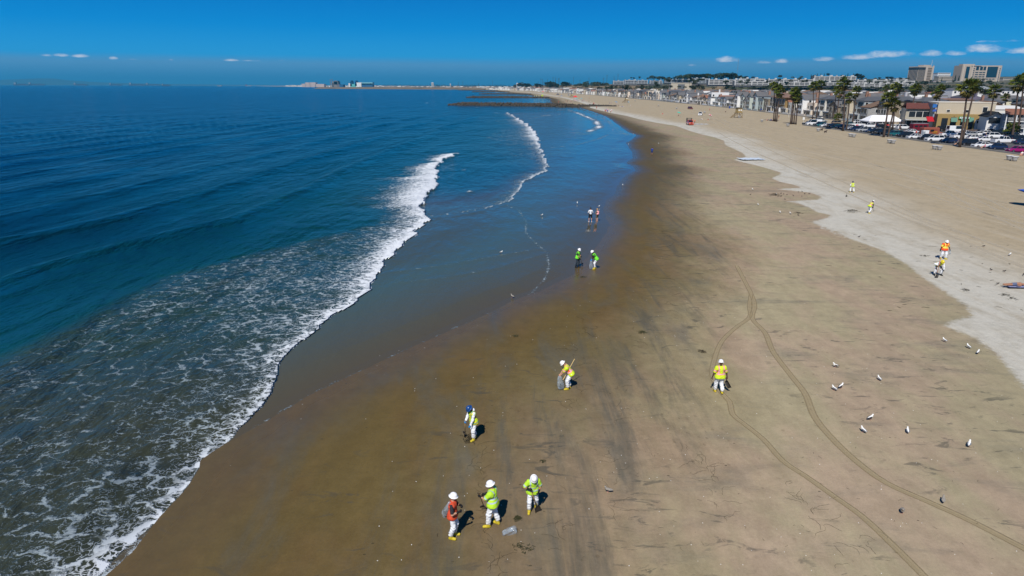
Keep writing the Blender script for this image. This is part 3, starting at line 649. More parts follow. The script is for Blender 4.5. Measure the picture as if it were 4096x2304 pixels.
def person(label,cat,px,py,rz,h=.021,ht=1.78,lean=.05,side=0.0,hip=None,feet=((-.11,0),(.11,0)),foot_yaw=(.15,-.15),hands=((-.30,.08,.80),(.30,.08,.80)),head=.2,yaw=0.0,
           skin=1,hat=None,vest=None,vest_sleeve=True,trousers=None,shorts=None,sleeves=None,shirt=None,boots=YBOOT,gloves=(None,None),hair=None,hood=None,curl=.55,mask=None,pos=None,group=None,shoes=None,heels=(0,0),build=1.0,baggy=1.0,hsub=None,tuck=0):
    rz=math.radians(rz); s=ht/1.78
    x,y=(G(px,py) if pos is None else pos)
    root=empty('person',(x,y,gz(x,y)),rz); tag(root,label,cat,group)
    root.scale=(s,s,s)
    hip=.93 if hip is None else hip
    P=np.array([0,tuck,hip]); d=nrm((math.sin(side),math.sin(lean)*math.cos(side),math.cos(lean)*math.cos(side)))
    rt,fw,up=frame_from(d,(0,1,0) if math.cos(lean)>.2 else (0,.3,-1))
    N=P+d*.50; sh=[N-d*.055-rt*.175*build,N-d*.055+rt*.175*build]; hp=[P-rt*.095,P+rt*.095]
    hd=nrm((math.sin(side)*.5+math.sin(yaw)*math.sin(head)*.5,math.sin(lean*.6+head*.35),math.cos(lean*.6+head*.35)))
    Hn=N+hd*.085
    ha=lean*.5+head; hu=nrm((math.sin(side)*.3-.0,math.sin(ha),math.cos(ha)))
    hf0=np.array([-math.sin(yaw),math.cos(yaw),0]); 
    cy=math.cos(ha); hu=nrm(np.array([hf0[0]*math.sin(ha),hf0[1]*math.sin(ha),cy])+np.array([math.sin(side)*.3,0,0]))
    hr,hf,hu=frame_from(hu,hf0 if cy>.25 else hf0*.3+np.array([0,0,-1]))
    HC=Hn+hu*.105                                   # middle of the skull
    arms=[];legs=[]
    for i,sg in enumerate((-1,1)):
        el,wr=ik(sh[i],hands[i],.29,.25,rt*sg*.7-fw*.6-np.array([0,0,.5])); arms.append((sh[i],el,wr))
        fx,fy=feet[i]; an=np.array([fx,fy-.02,.085+heels[i]]); yv=foot_yaw[i]; fd=np.array([-math.sin(yv),math.cos(yv),0])
        kn,an=ik(hp[i],an,.44,.42,fd+np.array([sg*.08,0,0])); legs.append((hp[i],kn,an,fd))
    sk=SKIN[skin]; bw=build
    # ---- body: one continuous skin
    pr=[(hp[0],hp[1],.105,.105),(P,P+d*.22,.115*bw,.115*bw),(P+d*.2,P+d*.36,.118*bw,.115*bw),(sh[0]+rt*.06-d*.04,sh[1]-rt*.06-d*.04,.095*bw,.095*bw),(N-d*.06,Hn,.060,.056)]
    for a,e,w in arms: pr+=[(a,e,.052*bw,.042),(e,w,.042,.030)]
    for a,k_,an,fd in legs: pr+=[(a,k_,.088*bw,.060),(k_,an,.060,.042),(an-np.array([0,0,.045])-fd*.03,an-np.array([0,0,.06])+fd*.15,.036,.030)]
    V1,F1=sdf_mesh(pr,h,.045)
    # head in finer steps: skull, jaw, nose, brow, ears
    hpm=[(HC-hf*.018+hu*.012,HC+hf*.02+hu*.018,.092,.088),(HC+hf*.035-hu*.045,HC+hf*.048-hu*.085,.062,.038),(HC-hu*.08-hf*.01,Hn-hu*.03,.056,.055),(HC+hf*.098+hu*.0,HC+hf*.112-hu*.030,.010,.015),
         (HC+hf*.09-hr*.035+hu*.022,HC+hf*.09+hr*.035+hu*.022,.016,.016),(HC-hr*.090-hu*.01,HC-hr*.094+hu*.02-hf*.008,.012,.015),(HC+hr*.090-hu*.01,HC+hr*.094+hu*.02-hf*.008,.012,.015),(HC+hf*.088-hr*.018-hu*.062,HC+hf*.088+hr*.018-hu*.062,.010,.010)]
    V2,F2=sdf_mesh(hpm,max(.0105,h*.5),.022)
    parts=[(V1,F1,0),(V2,F2,0)]
    for sg in(-1,1):
        e=HC+hf*.096+hr*sg*.033+hu*.004; v,f=sdf_mesh([(e-hr*.006,e+hr*.006,.0085,.0085)],.005,.01); parts.append((v,f,1))
    v,f=sdf_mesh([(HC+hf*.098-hr*.017-hu*.060,HC+hf*.098+hr*.017-hu*.060,.0055,.0055)],.0045,.01); parts.append((v,f,2))
    hm=[]
    for i,(a,e,w) in enumerate(arms):
        dd=nrm(nrm(w-e)*.8+np.array([0,0,-.25])); v,f=sdf_mesh(hand_prims(w,dd,rt*(-1 if i==0 else 1),curl,1 if i==0 else -1),.0062,.010)
        if gloves[i] is None: parts.append((v,f,0))
        else: hm.append((i,a,e,w,dd,gloves[i]))
    V,F,M=join(parts); obj('body',mesh('body',V,F,[sk,MDARK,MLIP],M,True),root)
    for i,a,e,w,dd,gm in hm:
        p=hand_prims(w,dd,rt*(-1 if i==0 else 1),curl,1 if i==0 else -1); p=[(q[0],q[1],q[2]+.003,q[3]+.003) for q in p]+[(w-nrm(w-e)*.07,w,.042,.036)]
        v,f=sdf_mesh(p,.0075,.012); obj('glove',mesh('glove',v,f,gm,None,True),root)
    # ---- clothes follow the body
    if trousers is not None:
        b=baggy; pr=[(hp[0]-d*.0,hp[1],.118*b,.118*b),(P+d*.02,P+d*.12,.122*b,.115*b)]
        for a,k_,an,fd in legs:
            pr+=[(a,k_,.104*b,.084*b),(k_,an+np.array([0,0,.12]),.084*b,.086*b)]
        top=P+d*.06
        v,f=sdf_mesh(pr,h,.04,wr=.011*b,seed=px%7,cut=lambda X,Y,Z:(X-top[0])*d[0]+(Y-top[1])*d[1]+(Z-top[2])*d[2])
        obj('trousers',mesh('trousers',v,f,trousers,None,True),root)
    if shorts is not None:
        pr=[(hp[0],hp[1],.125,.125),(P+d*.02,P+d*.10,.125,.122)]
        for a,k_,an,fd in legs: pr+=[(a,a+(k_-a)*.88,.108,.088)]
        v,f=sdf_mesh(pr,h,.03,wr=.003); obj('shorts',mesh('shorts',v,f,shorts,None,True),root)
    def torso_prims(g,low,fl=0):
        return [(P+d*low-rt*(.03+fl),P+d*low+rt*(.03+fl),(.122+fl*.8)*bw+g,(.122+fl*.8)*bw+g),(P+d*(low+.02),P+d*.36,.128*bw+g,.128*bw+g),(sh[0]+rt*.05-d*.045,sh[1]-rt*.05-d*.045,.100*bw+g,.100*bw+g),(N-d*.10,N-d*.045,.09+g,.07+g)]
    def arm_prims(g,fr):
        o=[]
        for a,e,w in arms:
            if fr<=1: o.append((a,a+(e-a)*fr,.064*bw+g,.062+g))
            else: o+=[(a,e,.064*bw+g,.058+g),(e,e+(w-e)*(fr-1),.056+g,.042+g)]
        return o
    if sleeves is not None:
        v,f=sdf_mesh(torso_prims(.004,.05)+arm_prims(.006,1.9),h,.04,wr=.005,seed=3); obj('coverall_top',mesh('coverall_top',v,f,sleeves,None,True),root)
    if shirt is not None:
        v,f=sdf_mesh(torso_prims(.002,.06)+arm_prims(.004,.8),h,.035,wr=.003,seed=5); obj('shirt',mesh('shirt',v,f,shirt,None,True),root)
    if vest is not None:
        g=.022; low=-.10
        pr=torso_prims(g,low+.05,.045)+[(P+d*.06-rt*.055,P+d*.06+rt*.055,.140*bw+g,.140*bw+g)]+(arm_prims(.020,.78) if vest_sleeve else [])
        base=P+d*low
        v,f=sdf_mesh(pr,h,.035,wr=.005,seed=9,cut=lambda X,Y,Z:-((X-base[0])*d[0]+(Y-base[1])*d[1]+(Z-base[2])*d[2]))
        q=v-base; tcv=q@d; ucv=np.abs(q@rt)
        acv=np.full(len(v),-1.0)
        for i,(a,e,w) in enumerate(arms):
            ad=nrm(e-a); t_=(v-a)@ad; dist=np.linalg.norm(v-a-ad*t_[:,None],axis=1)
            lat=(v-base)@rt*(-1 if i==0 else 1)
            m=(dist<.125)&(t_>.02)&((lat>.155*bw)|(t_>.12)); m&=vest_sleeve
            acv=np.where(m,t_,acv)
        obj('vest',mesh('vest',v,f,vest,None,True,attrs={'tc':tcv,'uc':ucv,'ac':acv}),root)
    if hood is not None:
        c=N-fw*.09+d*.03; v,f=sdf_mesh([(c-rt*.06,c+rt*.06,.05,.05),(c-fw*.03,c+d*.03,.05,.045)],h,.03,wr=.003); obj('hood',mesh('hood',v,f,hood,None,True),root)
    for i,(a,k_,an,fd) in enumerate(legs):
        if boots is not None:
            up_=nrm(k_-an); b0=an-np.array([0,0,.035])
            pr=[(an+up_*.22,an,.066,.062),(an,b0-fd*.01,.062,.055),(b0-np.array([0,0,.012])-fd*.045,b0-np.array([0,0,.012])+fd*.15,.046,.044),(b0+fd*.06,b0+fd*.15-np.array([0,0,.005]),.05,.046)]
            v,f=sdf_mesh(pr,min(h,.018),.03,floor=heels[i]==0); obj('boot',mesh('boot',v,f,boots,None,True),root)
        elif shoes is not None:
            b0=an-np.array([0,0,.05]); v,f=sdf_mesh([(b0-fd*.05,b0+fd*.16,.043,.040)],min(h,.016),.03,floor=True); obj('shoe',mesh('shoe',v,f,shoes,None,True),root)
    if hair is not None:
        p=[(HC-hf*.03+hu*.03,HC+hf*.015+hu*.045,.098,.085),(HC-hf*.045+hu*.01,HC-hf*.05-hu*.03,.085,.07)]
        if hair[1]: p+=[(HC-hf*.07-hu*.02,HC-hf*.09-hu*.12,.07,.045)]
        v,f=sdf_mesh(p,.014,.02,wr=.003); obj('hair',mesh('hair',v,f,hair[0],None,True),root)
    if hat is not None: hardhat('hard_hat',hat,root,HC+hu*.028,hr,hf,hu)
    if mask is not None:
        v,f=sdf_mesh([(HC+hf*.075-hr*.02-hu*.045,HC+hf*.075+hr*.02-hu*.045,.042,.042)],.012,.02); obj('face_mask',mesh('face_mask',v,f,mask,None,True),root)
    root['_']=0; del root['_']
    def wpt(p):   # figure coordinates -> world
        c_,s_=math.cos(rz),math.sin(rz); p=np.array(p)*s; return np.array([x+p[0]*c_-p[1]*s_,y+p[0]*s_+p[1]*c_,p[2]+root.location.z])
    return root,dict(hands=[wpt(a[2]+nrm(a[2]-a[1])*.06) for a in arms],N=wpt(N),back=wpt(P+d*.3-fw*.16),wpt=wpt)
HATW=mat('helmet_white',(.82,.82,.84),.3,.5); HATB=mat('helmet_blue',(.01,.06,.22),.3,.5); HATY=mat('helmet_yellow',(.75,.60,.02),.3,.5)
WOOD=mat('shovel_wood',(.42,.25,.09),.55,noisev=.2,nscale=20); STEEL=mat('shovel_steel',(.045,.040,.036),.5,.5,.3,noisev=.3,nscale=20)
def shovel(label,a,b,blade_n,dgrip=False,wood=WOOD,bl=.28,bw=.24,group='shovels used to clean the sand',scoop=1):
    """a: top end of the handle, b: blade tip, in the world; blade_n: side the blade faces"""
    a=np.array(a,float); b=np.array(b,float); u=nrm(b-a); r,f,_=frame_from(u,blade_n)
    c=b; root=empty('shovel',tuple(c)); tag(root,label,'shovel',group)
    L=np.linalg.norm(b-a); MB().bar(a-c,(b-u*(bl*.8))-c,.017,8).ob('handle',wood,root,smooth=True)
    m=MB(); rings=[]
    for t,w,cv in ((0,.16,.02),(.12,.9,.035),(.5,1,.03),(.9,.96,.016),(1,.9,.008)):
        o=(b-u*bl*(1-t))-c; ring=[]
        for k in range(9):
            q=-1+2*k/8; ring.append(tuple(o+r*bw*.5*w*q+f*(cv*2.2*q*q+.0)))
        for k in range(8,-1,-1):
            q=-1+2*k/8; ring.append(tuple(o+r*bw*.5*w*q+f*(cv*2.2*q*q-.006)))
        rings.append(ring)
    m.loft(rings); m.bar(b-u*(bl*1.25)-c,b-u*bl*.75-c,.024,8,.020); m.ob('blade',STEEL,root,smooth=False)
    if dgrip:
        m=MB(); g=a-c; m.bar(g-r*.055,g+r*.055,.014,8).bar(g-r*.055,g+u*.09,.011,6).bar(g+r*.055,g+u*.09,.011,6); m.ob('grip',BLKR,root)
    return root
def bag_mat():
    m=bpy.data.materials.new('clear_plastic'); m.use_nodes=True; t=m.node_tree; b=t.nodes['Principled BSDF']
    b.inputs['Base Color'].default_value=(.46,.55,.64,1); b.inputs['Roughness'].default_value=.10; b.inputs['Specular IOR Level'].default_value=.8; b.inputs['Coat Weight'].default_value=.5
    g=t.nodes.new('ShaderNodeTexCoord'); n=noise(t,g.outputs['Object'],5,3,.6)
    t.links.new(mth(t,'MULTIPLY_ADD',n,1.1,-.22,clamp=True),b.inputs['Alpha'])
    bp=t.nodes.new('ShaderNodeBump'); t.links.new(noise(t,g.outputs['Object'],4,3,.6,1.0),bp.inputs['Height']); bp.inputs['Distance'].default_value=.05; t.links.new(bp.outputs[0],b.inputs['Normal'])
    return m
BAGM=bag_mat(); TRASH=mat('bagged_debris',(.05,.045,.03),.9,noisev=.4,nscale=12)
def bag(label,top,bot,r0,r1,wide=1.5,fill=.3,group=None,yaw=0.0):
    top=np.array(top,float); bot=np.array(bot,float); c=bot; u=nrm(bot-top); root=empty('plastic_bag',tuple(c)); tag(root,label,'plastic bag',group)
    r,f,_=frame_from(u,(math.sin(yaw),math.cos(yaw),.1)); L=np.linalg.norm(bot-top); rings=[]; n=22; rg=np.random.default_rng(int(abs(top[0])*100))
    ph=rg.random(4)*6
    for k,t in enumerate(np.linspace(0,1,12)):
        rr=(r0+(r1-r0)*min(1,t*1.5))*(1-.0*t)*(.75 if k==11 else 1)*(1 if k else .8); ring=[]
        for i in range(n):
            a=2*PI*i/n; w=1+.20*math.sin(3*a+ph[0]+2.5*t)+.09*math.sin(5*a+ph[1]+5*t)+.03*math.sin(9*a+ph[2]-7*t)
            ring.append(tuple(top-c+u*L*t+r*rr*wide*w*math.cos(a)+f*rr*w*math.sin(a)))
        rings.append(ring)
    MB().loft(rings).ob('bag_film',BAGM,root,smooth=True)
    if fill>0:
        p=bot-c-u*r1*.7; v,f_=sdf_mesh([(p-r*r1*wide*.5,p+r*r1*wide*.5,r1*fill,r1*fill*.8),(p,p-u*L*.2,r1*fill*.8,r1*fill*.5)],.03,.04,wr=.02); obj('bag_contents',mesh('bag_contents',v,f_,TRASH,None,True),root)
    return root
BG=mat('black_glove',(.012,.012,.013),.6); DKSH=mat('dark_shirt',(.02,.022,.028),.8)
# 1 orange vest, clear bag over the shoulder
r,i1=person('worker in white helmet and orange vest with clear plastic bag slung over the back','worker',1813,2148,-98,lean=.03,feet=((-.10,.05),(.13,-.03)),hands=((-.12,.27,1.22),(.16,.26,1.16)),head=.15,yaw=-.1,skin=0,hat=HATW,vest=HV_OR,vest_sleeve=False,shirt=DKSH,trousers=WHITE,gloves=(BG,BG),curl=1.1,ht=1.80)
bk=i1['wpt']((.02,-.20,1.36)); bag('clear plastic bag hanging down the back of the orange-vested worker',i1['wpt']((.10,-.06,1.47)),i1['wpt']((.04,-.27,.86)),.05,.125,.95,.55,yaw=1.5)
# 2 lime vest with sleeves, shovel
r,i2=person('worker in lime short-sleeved vest turning left with a square shovel, middle of three','worker',1972,2103,72,lean=.06,feet=((-.13,.14),(.14,-.10)),foot_yaw=(.4,-.2),hands=((-.10,.42,1.14),(.20,.36,1.06)),head=.28,yaw=.45,skin=0,hat=HATW,vest=HV_TEE,trousers=WHITE,gloves=(BG,BG),curl=1.2,ht=1.86,build=1.08)
h=i2['hands'][0]; gx,gy=G(1932,2040); shovel('square shovel standing upright beside the lime-vested worker who turns left',(h[0],h[1],h[2]+.10),(gx+.05,gy,.10),(-.2,-1,.3),True,bw=.27,bl=.30)
# 3 lime vest facing, looking down
r,i3=person('worker in lime vest facing the viewer, looking down over a long shovel','worker',2130,2043,190,lean=.16,feet=((-.17,-.12),(.15,.10)),foot_yaw=(.2,-.3),hands=((-.18,.22,.98),(.20,.27,1.18)),head=.85,yaw=-.1,skin=1,hat=HATW,vest=HV_TEE,trousers=WHITE,gloves=(BG,BG),curl=1.2,ht=1.70,build=1.05)
h=i3['hands'][1]; gx,gy=G(2152,2048); shovel('long wooden shovel held by the worker looking down, blade on the sand by the boots',(h[0]-.02,h[1]+.02,h[2]+.10),(gx,gy,.02),(.3,-1,.6),False,bw=.25,bl=.30)
# 4 blue helmet
r,i4=person('worker in blue helmet and white hooded coverall scraping the sand with a shovel','worker',1896,1758,128,lean=.22,feet=((-.09,.10),(.10,-.10)),hands=((-.16,.34,.70),(.12,.34,.98)),head=.65,skin=2,hat=HATB,vest=HV_COV,vest_sleeve=False,sleeves=WHITE,hood=WHITE,trousers=WHITE,gloves=(BLUEG,BLUEG),curl=1.1,ht=1.80,build=.95)
h=i4['hands']; gx,gy=G(1860,1746); a=h[1]+nrm(h[1]-np.array([gx,gy,.1]))*.12; shovel('flat shovel pushed into seaweed by the blue-helmeted worker',a,(gx,gy,.03),(-.6,-.5,.6),False,bw=.25)
# 5 bent over a bag
r,i5=person('stooping worker in orange-trimmed lime vest filling a clear bag','worker',2272,1556,92,lean=.62,hip=.90,tuck=-.12,feet=((-.10,.06),(.12,-.06)),foot_yaw=(.2,-.1),hands=((-.05,.50,.68),(.12,.44,.72)),head=.55,skin=0,hat=HATW,vest=HV_ORB,trousers=WHITE,gloves=(None,None),curl=.9,ht=1.78,baggy=1.1)
h=i5['hands'][0]; gx,gy=G(2236,1557); bag('clear rubbish bag held open by the stooping worker',(h[0],h[1],h[2]+.02),(gx+.10,gy,.06),.08,.17,1.0,.35)
gx,gy=G(2296,1560); MBP=MB().bar((0,0,0),(.22,.35,.62),.019,8); a_=atd(2275,1478,i5['N'][1]+.05); b_=np.array(a_)+np.array([.30,.16,.52]); 
rk=empty('rake',tuple(a_)); tag(rk,'pale wooden tool handle tucked under the arm of the stooping worker','tool handle'); MB().bar((-.30,-.16,-.52),tuple(b_-np.array(a_)),.018,8).ob('handle',mat('pale_wood',(.62,.45,.20),.5),rk); MB().box(-.36,-.24,-.17,-.15,-.56,-.50).ob('ferrule',STEEL,rk)
# 6 walking away
r,i6=person('worker walking away up the beach in lime orange-striped vest, shovel in hand','worker',2873,1572,3,lean=.04,feet=((-.12,.16),(.12,-.14)),foot_yaw=(.1,-.1),heels=(0,.05),hands=((-.38,.02,.84),(.36,.0,.86)),head=.22,skin=2,hat=HATW,vest=HV_ORB,trousers=WHITE,curl=.9,ht=1.84,build=1.12,baggy=1.08)
h=i6['hands'][1]; gx,gy=G(2917,1568); shovel('steel shovel carried low by the worker walking away',(h[0]-.12,h[1]+.42,h[2]+.22),(gx-.02,gy-.1,.28),(-1,-.3,.4),False,wood=STEEL,bw=.27,bl=.42)
# 7, 8 pair by the water film
r,i7=person('worker in green vest, black clothes and rubber boots digging by the wet sand','worker',2309,1070,-128,h=.026,lean=.14,feet=((-.15,.05),(.13,-.05)),hands=((-.02,.34,1.05),(.14,.36,.80)),head=.45,skin=0,hat=HATW,vest=HV_PL,vest_sleeve=False,shirt=DKSH,trousers=mat('dark_jeans',(.02,.035,.05),.8),boots=BLKR,curl=1.1,ht=1.76,gloves=(BG,BG),baggy=.86)
h=i7['hands']; gx,gy=G(2328,1062); shovel('dark shovel in the hands of the green-vested worker in black clothes',h[0]+np.array([-.1,.0,.15]),(gx,gy,.04),(.5,-.8,.5),False)
r,i8=person('worker bending forward in green vest and white trousers with blue gloves','worker',2380,1076,100,h=.026,lean=.55,hip=.90,tuck=-.08,feet=((-.14,.10),(.14,-.06)),hands=((-.06,.40,.72),(.08,.36,.66)),head=.4,skin=2,hat=HATW,vest=HV_PL,vest_sleeve=False,shirt=DKSH,trousers=WHITE,gloves=(BLUEG,BLUEG),boots=YBOOT,curl=.9,ht=1.82,baggy=.86)
h=i8['hands'][0]; gx,gy=G(2366,1077); bag('clear bag being filled by the bending green-vested worker',(h[0],h[1],h[2]),(gx,gy,.05),.08,.15,1.0,.25)
# couple in the shallow water
WT=mat('white_tee',(.74,.76,.80),.85); BSH=mat('black_shorts',(.015,.015,.018),.8)
person('man in white T-shirt and black shorts standing in the shallow water','man',2361,888,8,h=.026,lean=.05,feet=((-.17,0),(.17,0)),hands=((-.14,.26,1.06),(.16,.24,1.06)),head=.5,skin=0,shirt=WT,shorts=BSH,boots=None,shoes=WT,hair=(mat('hair_black',(.012,.01,.01),.6),False),ht=1.72,build=1.03)
r,ic=person('woman with a pink backpack standing barefoot in the shallow water','woman',2388,886,28,h=.026,lean=.04,feet=((-.09,0),(.09,0)),hands=((-.16,.26,1.02),(.22,.12,.92)),head=.35,skin=0,shirt=mat('camo_shirt',(.16,.15,.11),.85,noisev=.5,nscale=20),shorts=mat('olive_shorts',(.14,.13,.09),.85),boots=None,hair=(mat('hair_blond',(.42,.26,.11),.6),True),ht=1.56,build=.9)
bk=ic['back']; pk=empty('backpack',tuple(bk-np.array([0,0,.06]))); tag(pk,'pink patterned backpack on the woman in the shallow water','backpack'); pk.rotation_euler=(0,0,math.radians(28))
v,f=sdf_mesh([((-.06,0,-.12),(.06,0,-.12),.11,.11),((-.05,0,.14),(.05,0,.14),.10,.10),((0,-.06,-.08),(0,-.06,.0),.09,.08)],.022,.04); obj('bag_body',mesh('bag_body',v,f,mat('pink_pattern',(.80,.36,.38),.8,noisev=.45,nscale=22),None,True),pk)
for sx in(-1,1): MB().bar((sx*.09,.06,.18),(sx*.10,.20,.10),.014,6).bar((sx*.10,.20,.10),(sx*.10,.14,-.14),.014,6).ob('strap',mat('strap_pink',(.6,.25,.27),.8),pk)
# pair up on the dry sand
person('worker striding away in a dark blue cap and yellow vest over white coverall','worker',3407,773,-14,h=.028,lean=.55,hip=.88,feet=((-.26,.0),(.22,-.10)),foot_yaw=(.5,-.2),hands=((-.22,.30,.78),(.30,.42,.66)),head=.2,skin=2,hat=None,hair=(mat('cap_navy',(.015,.03,.10),.6),False),vest=HV_COV,vest_sleeve=False,sleeves=WHITE,trousers=WHITE,curl=.8,ht=1.80,gloves=(BG,None))
r,i12=person('worker leaning to the right in white helmet and yellow-green vest on the dry sand','worker',3476,857,-72,h=.028,lean=.65,hip=.90,tuck=-.1,feet=((-.13,.08),(.12,-.12)),hands=((.0,.34,.70),(.10,.40,.62)),head=.4,skin=2,hat=HATW,vest=HV_ORB,vest_sleeve=False,shirt=mat('brown_shirt',(.05,.03,.02),.8),trousers=WHITE,ht=1.80)
h=i12['hands'][1]; gx,gy=G(3495,848); shovel('short dark shovel in the hands of the worker leaning right on the dry sand',(h[0]-.12,h[1],h[2]+.16),(gx,gy,.06),(0,-1,.5),False,wood=STEEL,bw=.2,bl=.24)
# pair at the right
r,i13=person('broad worker in orange vest with yellow trim walking toward the viewer','worker',3770,1040,184,h=.024,lean=.02,feet=((-.18,.08),(.14,-.08)),foot_yaw=(.5,-.5),hands=((-.46,.04,.88),(.44,.06,.86)),head=.55,skin=2,hat=HATW,vest=HV_ORY,trousers=WHITE,gloves=(BG,BG),ht=1.82,build=1.28,baggy=1.15)
h=i13['hands'][0]; bag('small clear bag dangling from the left hand of the broad orange-vested worker',(h[0],h[1],h[2]),(h[0]+.04,h[1],h[2]-.38),.05,.09,1.0,.2)
r,i14=person('worker doubled over in yellow helmet with a long shovel','worker',3750,1103,172,h=.024,lean=1.05,hip=.86,tuck=-.22,feet=((-.25,.0),(.25,.02)),foot_yaw=(.3,-.3),hands=((-.30,.28,.30),(.26,.34,.94)),head=.35,skin=2,hat=HATY,vest=HV_ORB,vest_sleeve=False,sleeves=WHITE,trousers=WHITE,gloves=(BG,BG),boots=BLKR,curl=1.1,ht=1.82)
h=i14['hands'][1]; gx,gy=G(3744,1113); a=h+np.array([.05,.10,.62]); shovel('long shovel planted before the doubled-over worker',a,(gx,gy,.03),(.2,-1,.5),False,wood=mat('red_wood',(.36,.10,.05),.5),bw=.26,bl=.34)
# lone walker in blue
person('lone man in blue shirt and shorts standing on the damp sand by the bay','man',2607,620,-20,h=.032,lean=.03,feet=((-.12,0),(.12,0)),hands=((-.12,.25,1.1),(.2,.22,1.0)),head=.4,skin=1,shirt=mat('blue_shirt',(.02,.06,.32),.8),shorts=mat('blue_shorts',(.02,.05,.20),.8),boots=None,shoes=BLKR,hair=(mat('hair_brown',(.05,.03,.02),.6),False),ht=1.78)
# gear on the sand
gx,gy=G(2036,2140)
gb=bag('crumpled clear plastic bag lying on the sand in front of the three nearest workers',(gx+.04-.26,gy-.06,.08),(gx+.24,gy+.18,.12),.07,.125,1.3,0)
gx,gy=G(3384,789); shovel('black shovel stuck upright in the dry sand by itself',(gx+.03,gy,.62),(gx,gy,.0),(0,-1,.2),False,wood=STEEL,bw=.25,bl=.30)
# ================================================================== birds
GW=mat('feather_white',(.78,.78,.76),.8); GG=mat('feather_grey',(.17,.19,.22),.8,noisev=.2,nscale=30); GD=mat('feather_dark',(.035,.032,.032),.8,noisev=.3,nscale=30); GY=mat('beak_orange',(.55,.28,.03),.5); GP_=mat('leg_pink',(.45,.22,.18),.6); GB=mat('feather_brown',(.27,.25,.22),.85,noisev=.35,nscale=30)
def bird(kind,headback=0.0):
    r=empty('seagull' if kind!='pigeon' else 'pigeon'); bm_,wm={'gull':(GW,GG),'dark':(GW,GD),'young':(GB,GB),'pigeon':(GD,GD)}[kind]
    s=1.0 if kind!='pigeon' else .62
    hx=.17-headback
    v,f=sdf_mesh([((0,-.10,.20),(0,.08,.235),.068,.082),((0,.08,.235),(0,.13,.30),.068,.045),((0,.13,.30),(0,hx,.365),.042,.042),((0,hx,.365),(0,hx+.02,.37),.046,.040),((0,-.10,.20),(0,-.25,.19),.05,.018)],.018,.035)
    obj('body',mesh('body',v*s,f,bm_,None,True),r)
    for sg in(-1,1):
        v,f=sdf_mesh([((sg*.062,.06,.245),(sg*.066,-.10,.215),.034,.040),((sg*.066,-.10,.215),(sg*.030,-.29,.20),.036,.012)],.016,.02); obj('wing',mesh('wing',v*s,f,wm,None,True),r)
        m=MB(); m.bar((sg*.035*s,0,.16*s),(sg*.04*s,-.01*s,.01),.008*s,5); m.bar((sg*.04*s,-.01*s,.012),(sg*.045*s,.06*s,.008),.012*s,5); m.ob('leg',GP_,r)
    MB().bar((0,(hx+.05)*s,.368*s),(0,(hx+.11)*s,.355*s),.013*s,6,.004*s).ob('beak',GY if kind!='pigeon' else GD,r)
    return r
BP={k:bird(k) for k in('gull','dark','young','pigeon')}
birdlist=[('dark',3341,1470,60,'gull standing apart, farthest left of the scattered flock on the damp sand'),('gull',3336,1562,30,'left one of two gulls standing side by side on the damp sand'),('dark',3362,1554,-60,'dark-winged right one of two gulls side by side on the damp sand'),('gull',3516,1522,10,'slim gull seen from behind in the middle of the flock'),
('dark',3480,1680,-70,'dark-winged gull facing right above the wheel track bend'),('gull',3452,1730,20,'small gull beside the wheel track, below the dark-winged one'),('gull',3629,1732,-20,'gull standing alone right of the wheel track bend'),('gull',3874,1786,-40,'white gull preening at the far right of the damp sand'),
('young',3771,2010,-30,'mottled grey gull standing on the right wheel track'),('young',3607,2054,150,'mottled grey gull just below the right wheel track'),('gull',3910,1416,-50,'rightmost of three gulls by the tip of pale dry sand'),('gull',3777,1368,20,'leftmost of three gulls by the tip of pale dry sand'),('gull',3873,1394,10,'middle one of three gulls by the tip of pale dry sand'),
('gull',3010,761,0,'gull at the upper left of the pigeon flock by the sand tongue'),('gull',3105,780,0,'gull among the dark pigeons on the sand tongue'),('gull',3032,822,0,'lone gull below the pigeon flock, left of the weed patch'),('gull',3120,853,0,'left gull of a pair beside the faint looping track'),('dark',3161,858,10,'right gull of a pair beside the faint looping track'),
('dark',2004,1016,-70,'gull wading in the shallow sheet of water left of the swash line'),('dark',2167,866,-60,'gull wading left of the couple in the shallow water'),('gull',2309,817,0,'gull wading behind the couple to the left'),('dark',2395,830,-80,'gull wading just behind the woman with the pink backpack'),('gull',2491,744,0,'gull at the edge of the wet sand where the bay narrows'),
('young',2049,1192,40,'dark bird standing on the wet brown sand near the old swash line'),('young',2432,1970,80,'brown young gull crouching on the sand right of the lime-vested workers'),('gull',2533,537,0,'far gull at the tip of the reflecting water'),('gull',2514,579,0,'far gull on the water edge left of the lone man'),('gull',2634,576,0,'far gull on the damp sand right of the lone man'),('gull',2452,521,0,'far gull resting on the blue shallow water'),
('gull',4036,1032,-60,'grey-white gull on the dry sand right of the broad orange worker')]
first={}
for k,px,py,rz,lab in birdlist:
    x,y=G(px,py); o=BP[k] if k not in first else copy_tree(BP[k]); first[k]=1
    o.location=(x,y,gz(x,y) if px>2420 else .02); o.rotation_euler=(0,0,math.radians(rz)); s=random.uniform(.66,.78); o.scale=(s,s,s)
    tag(o,lab,'seagull','gulls standing about the beach')
pig=[(797,232),(867,248),(948,266),(1113,290),(1340,186),(1405,243),(1525,240),(1335,306),(900,386),(795,312),(1242,195),(1240,796),(10,262)]
pl=[(3000+a/6.44,740+b/6.44) for a,b in pig]
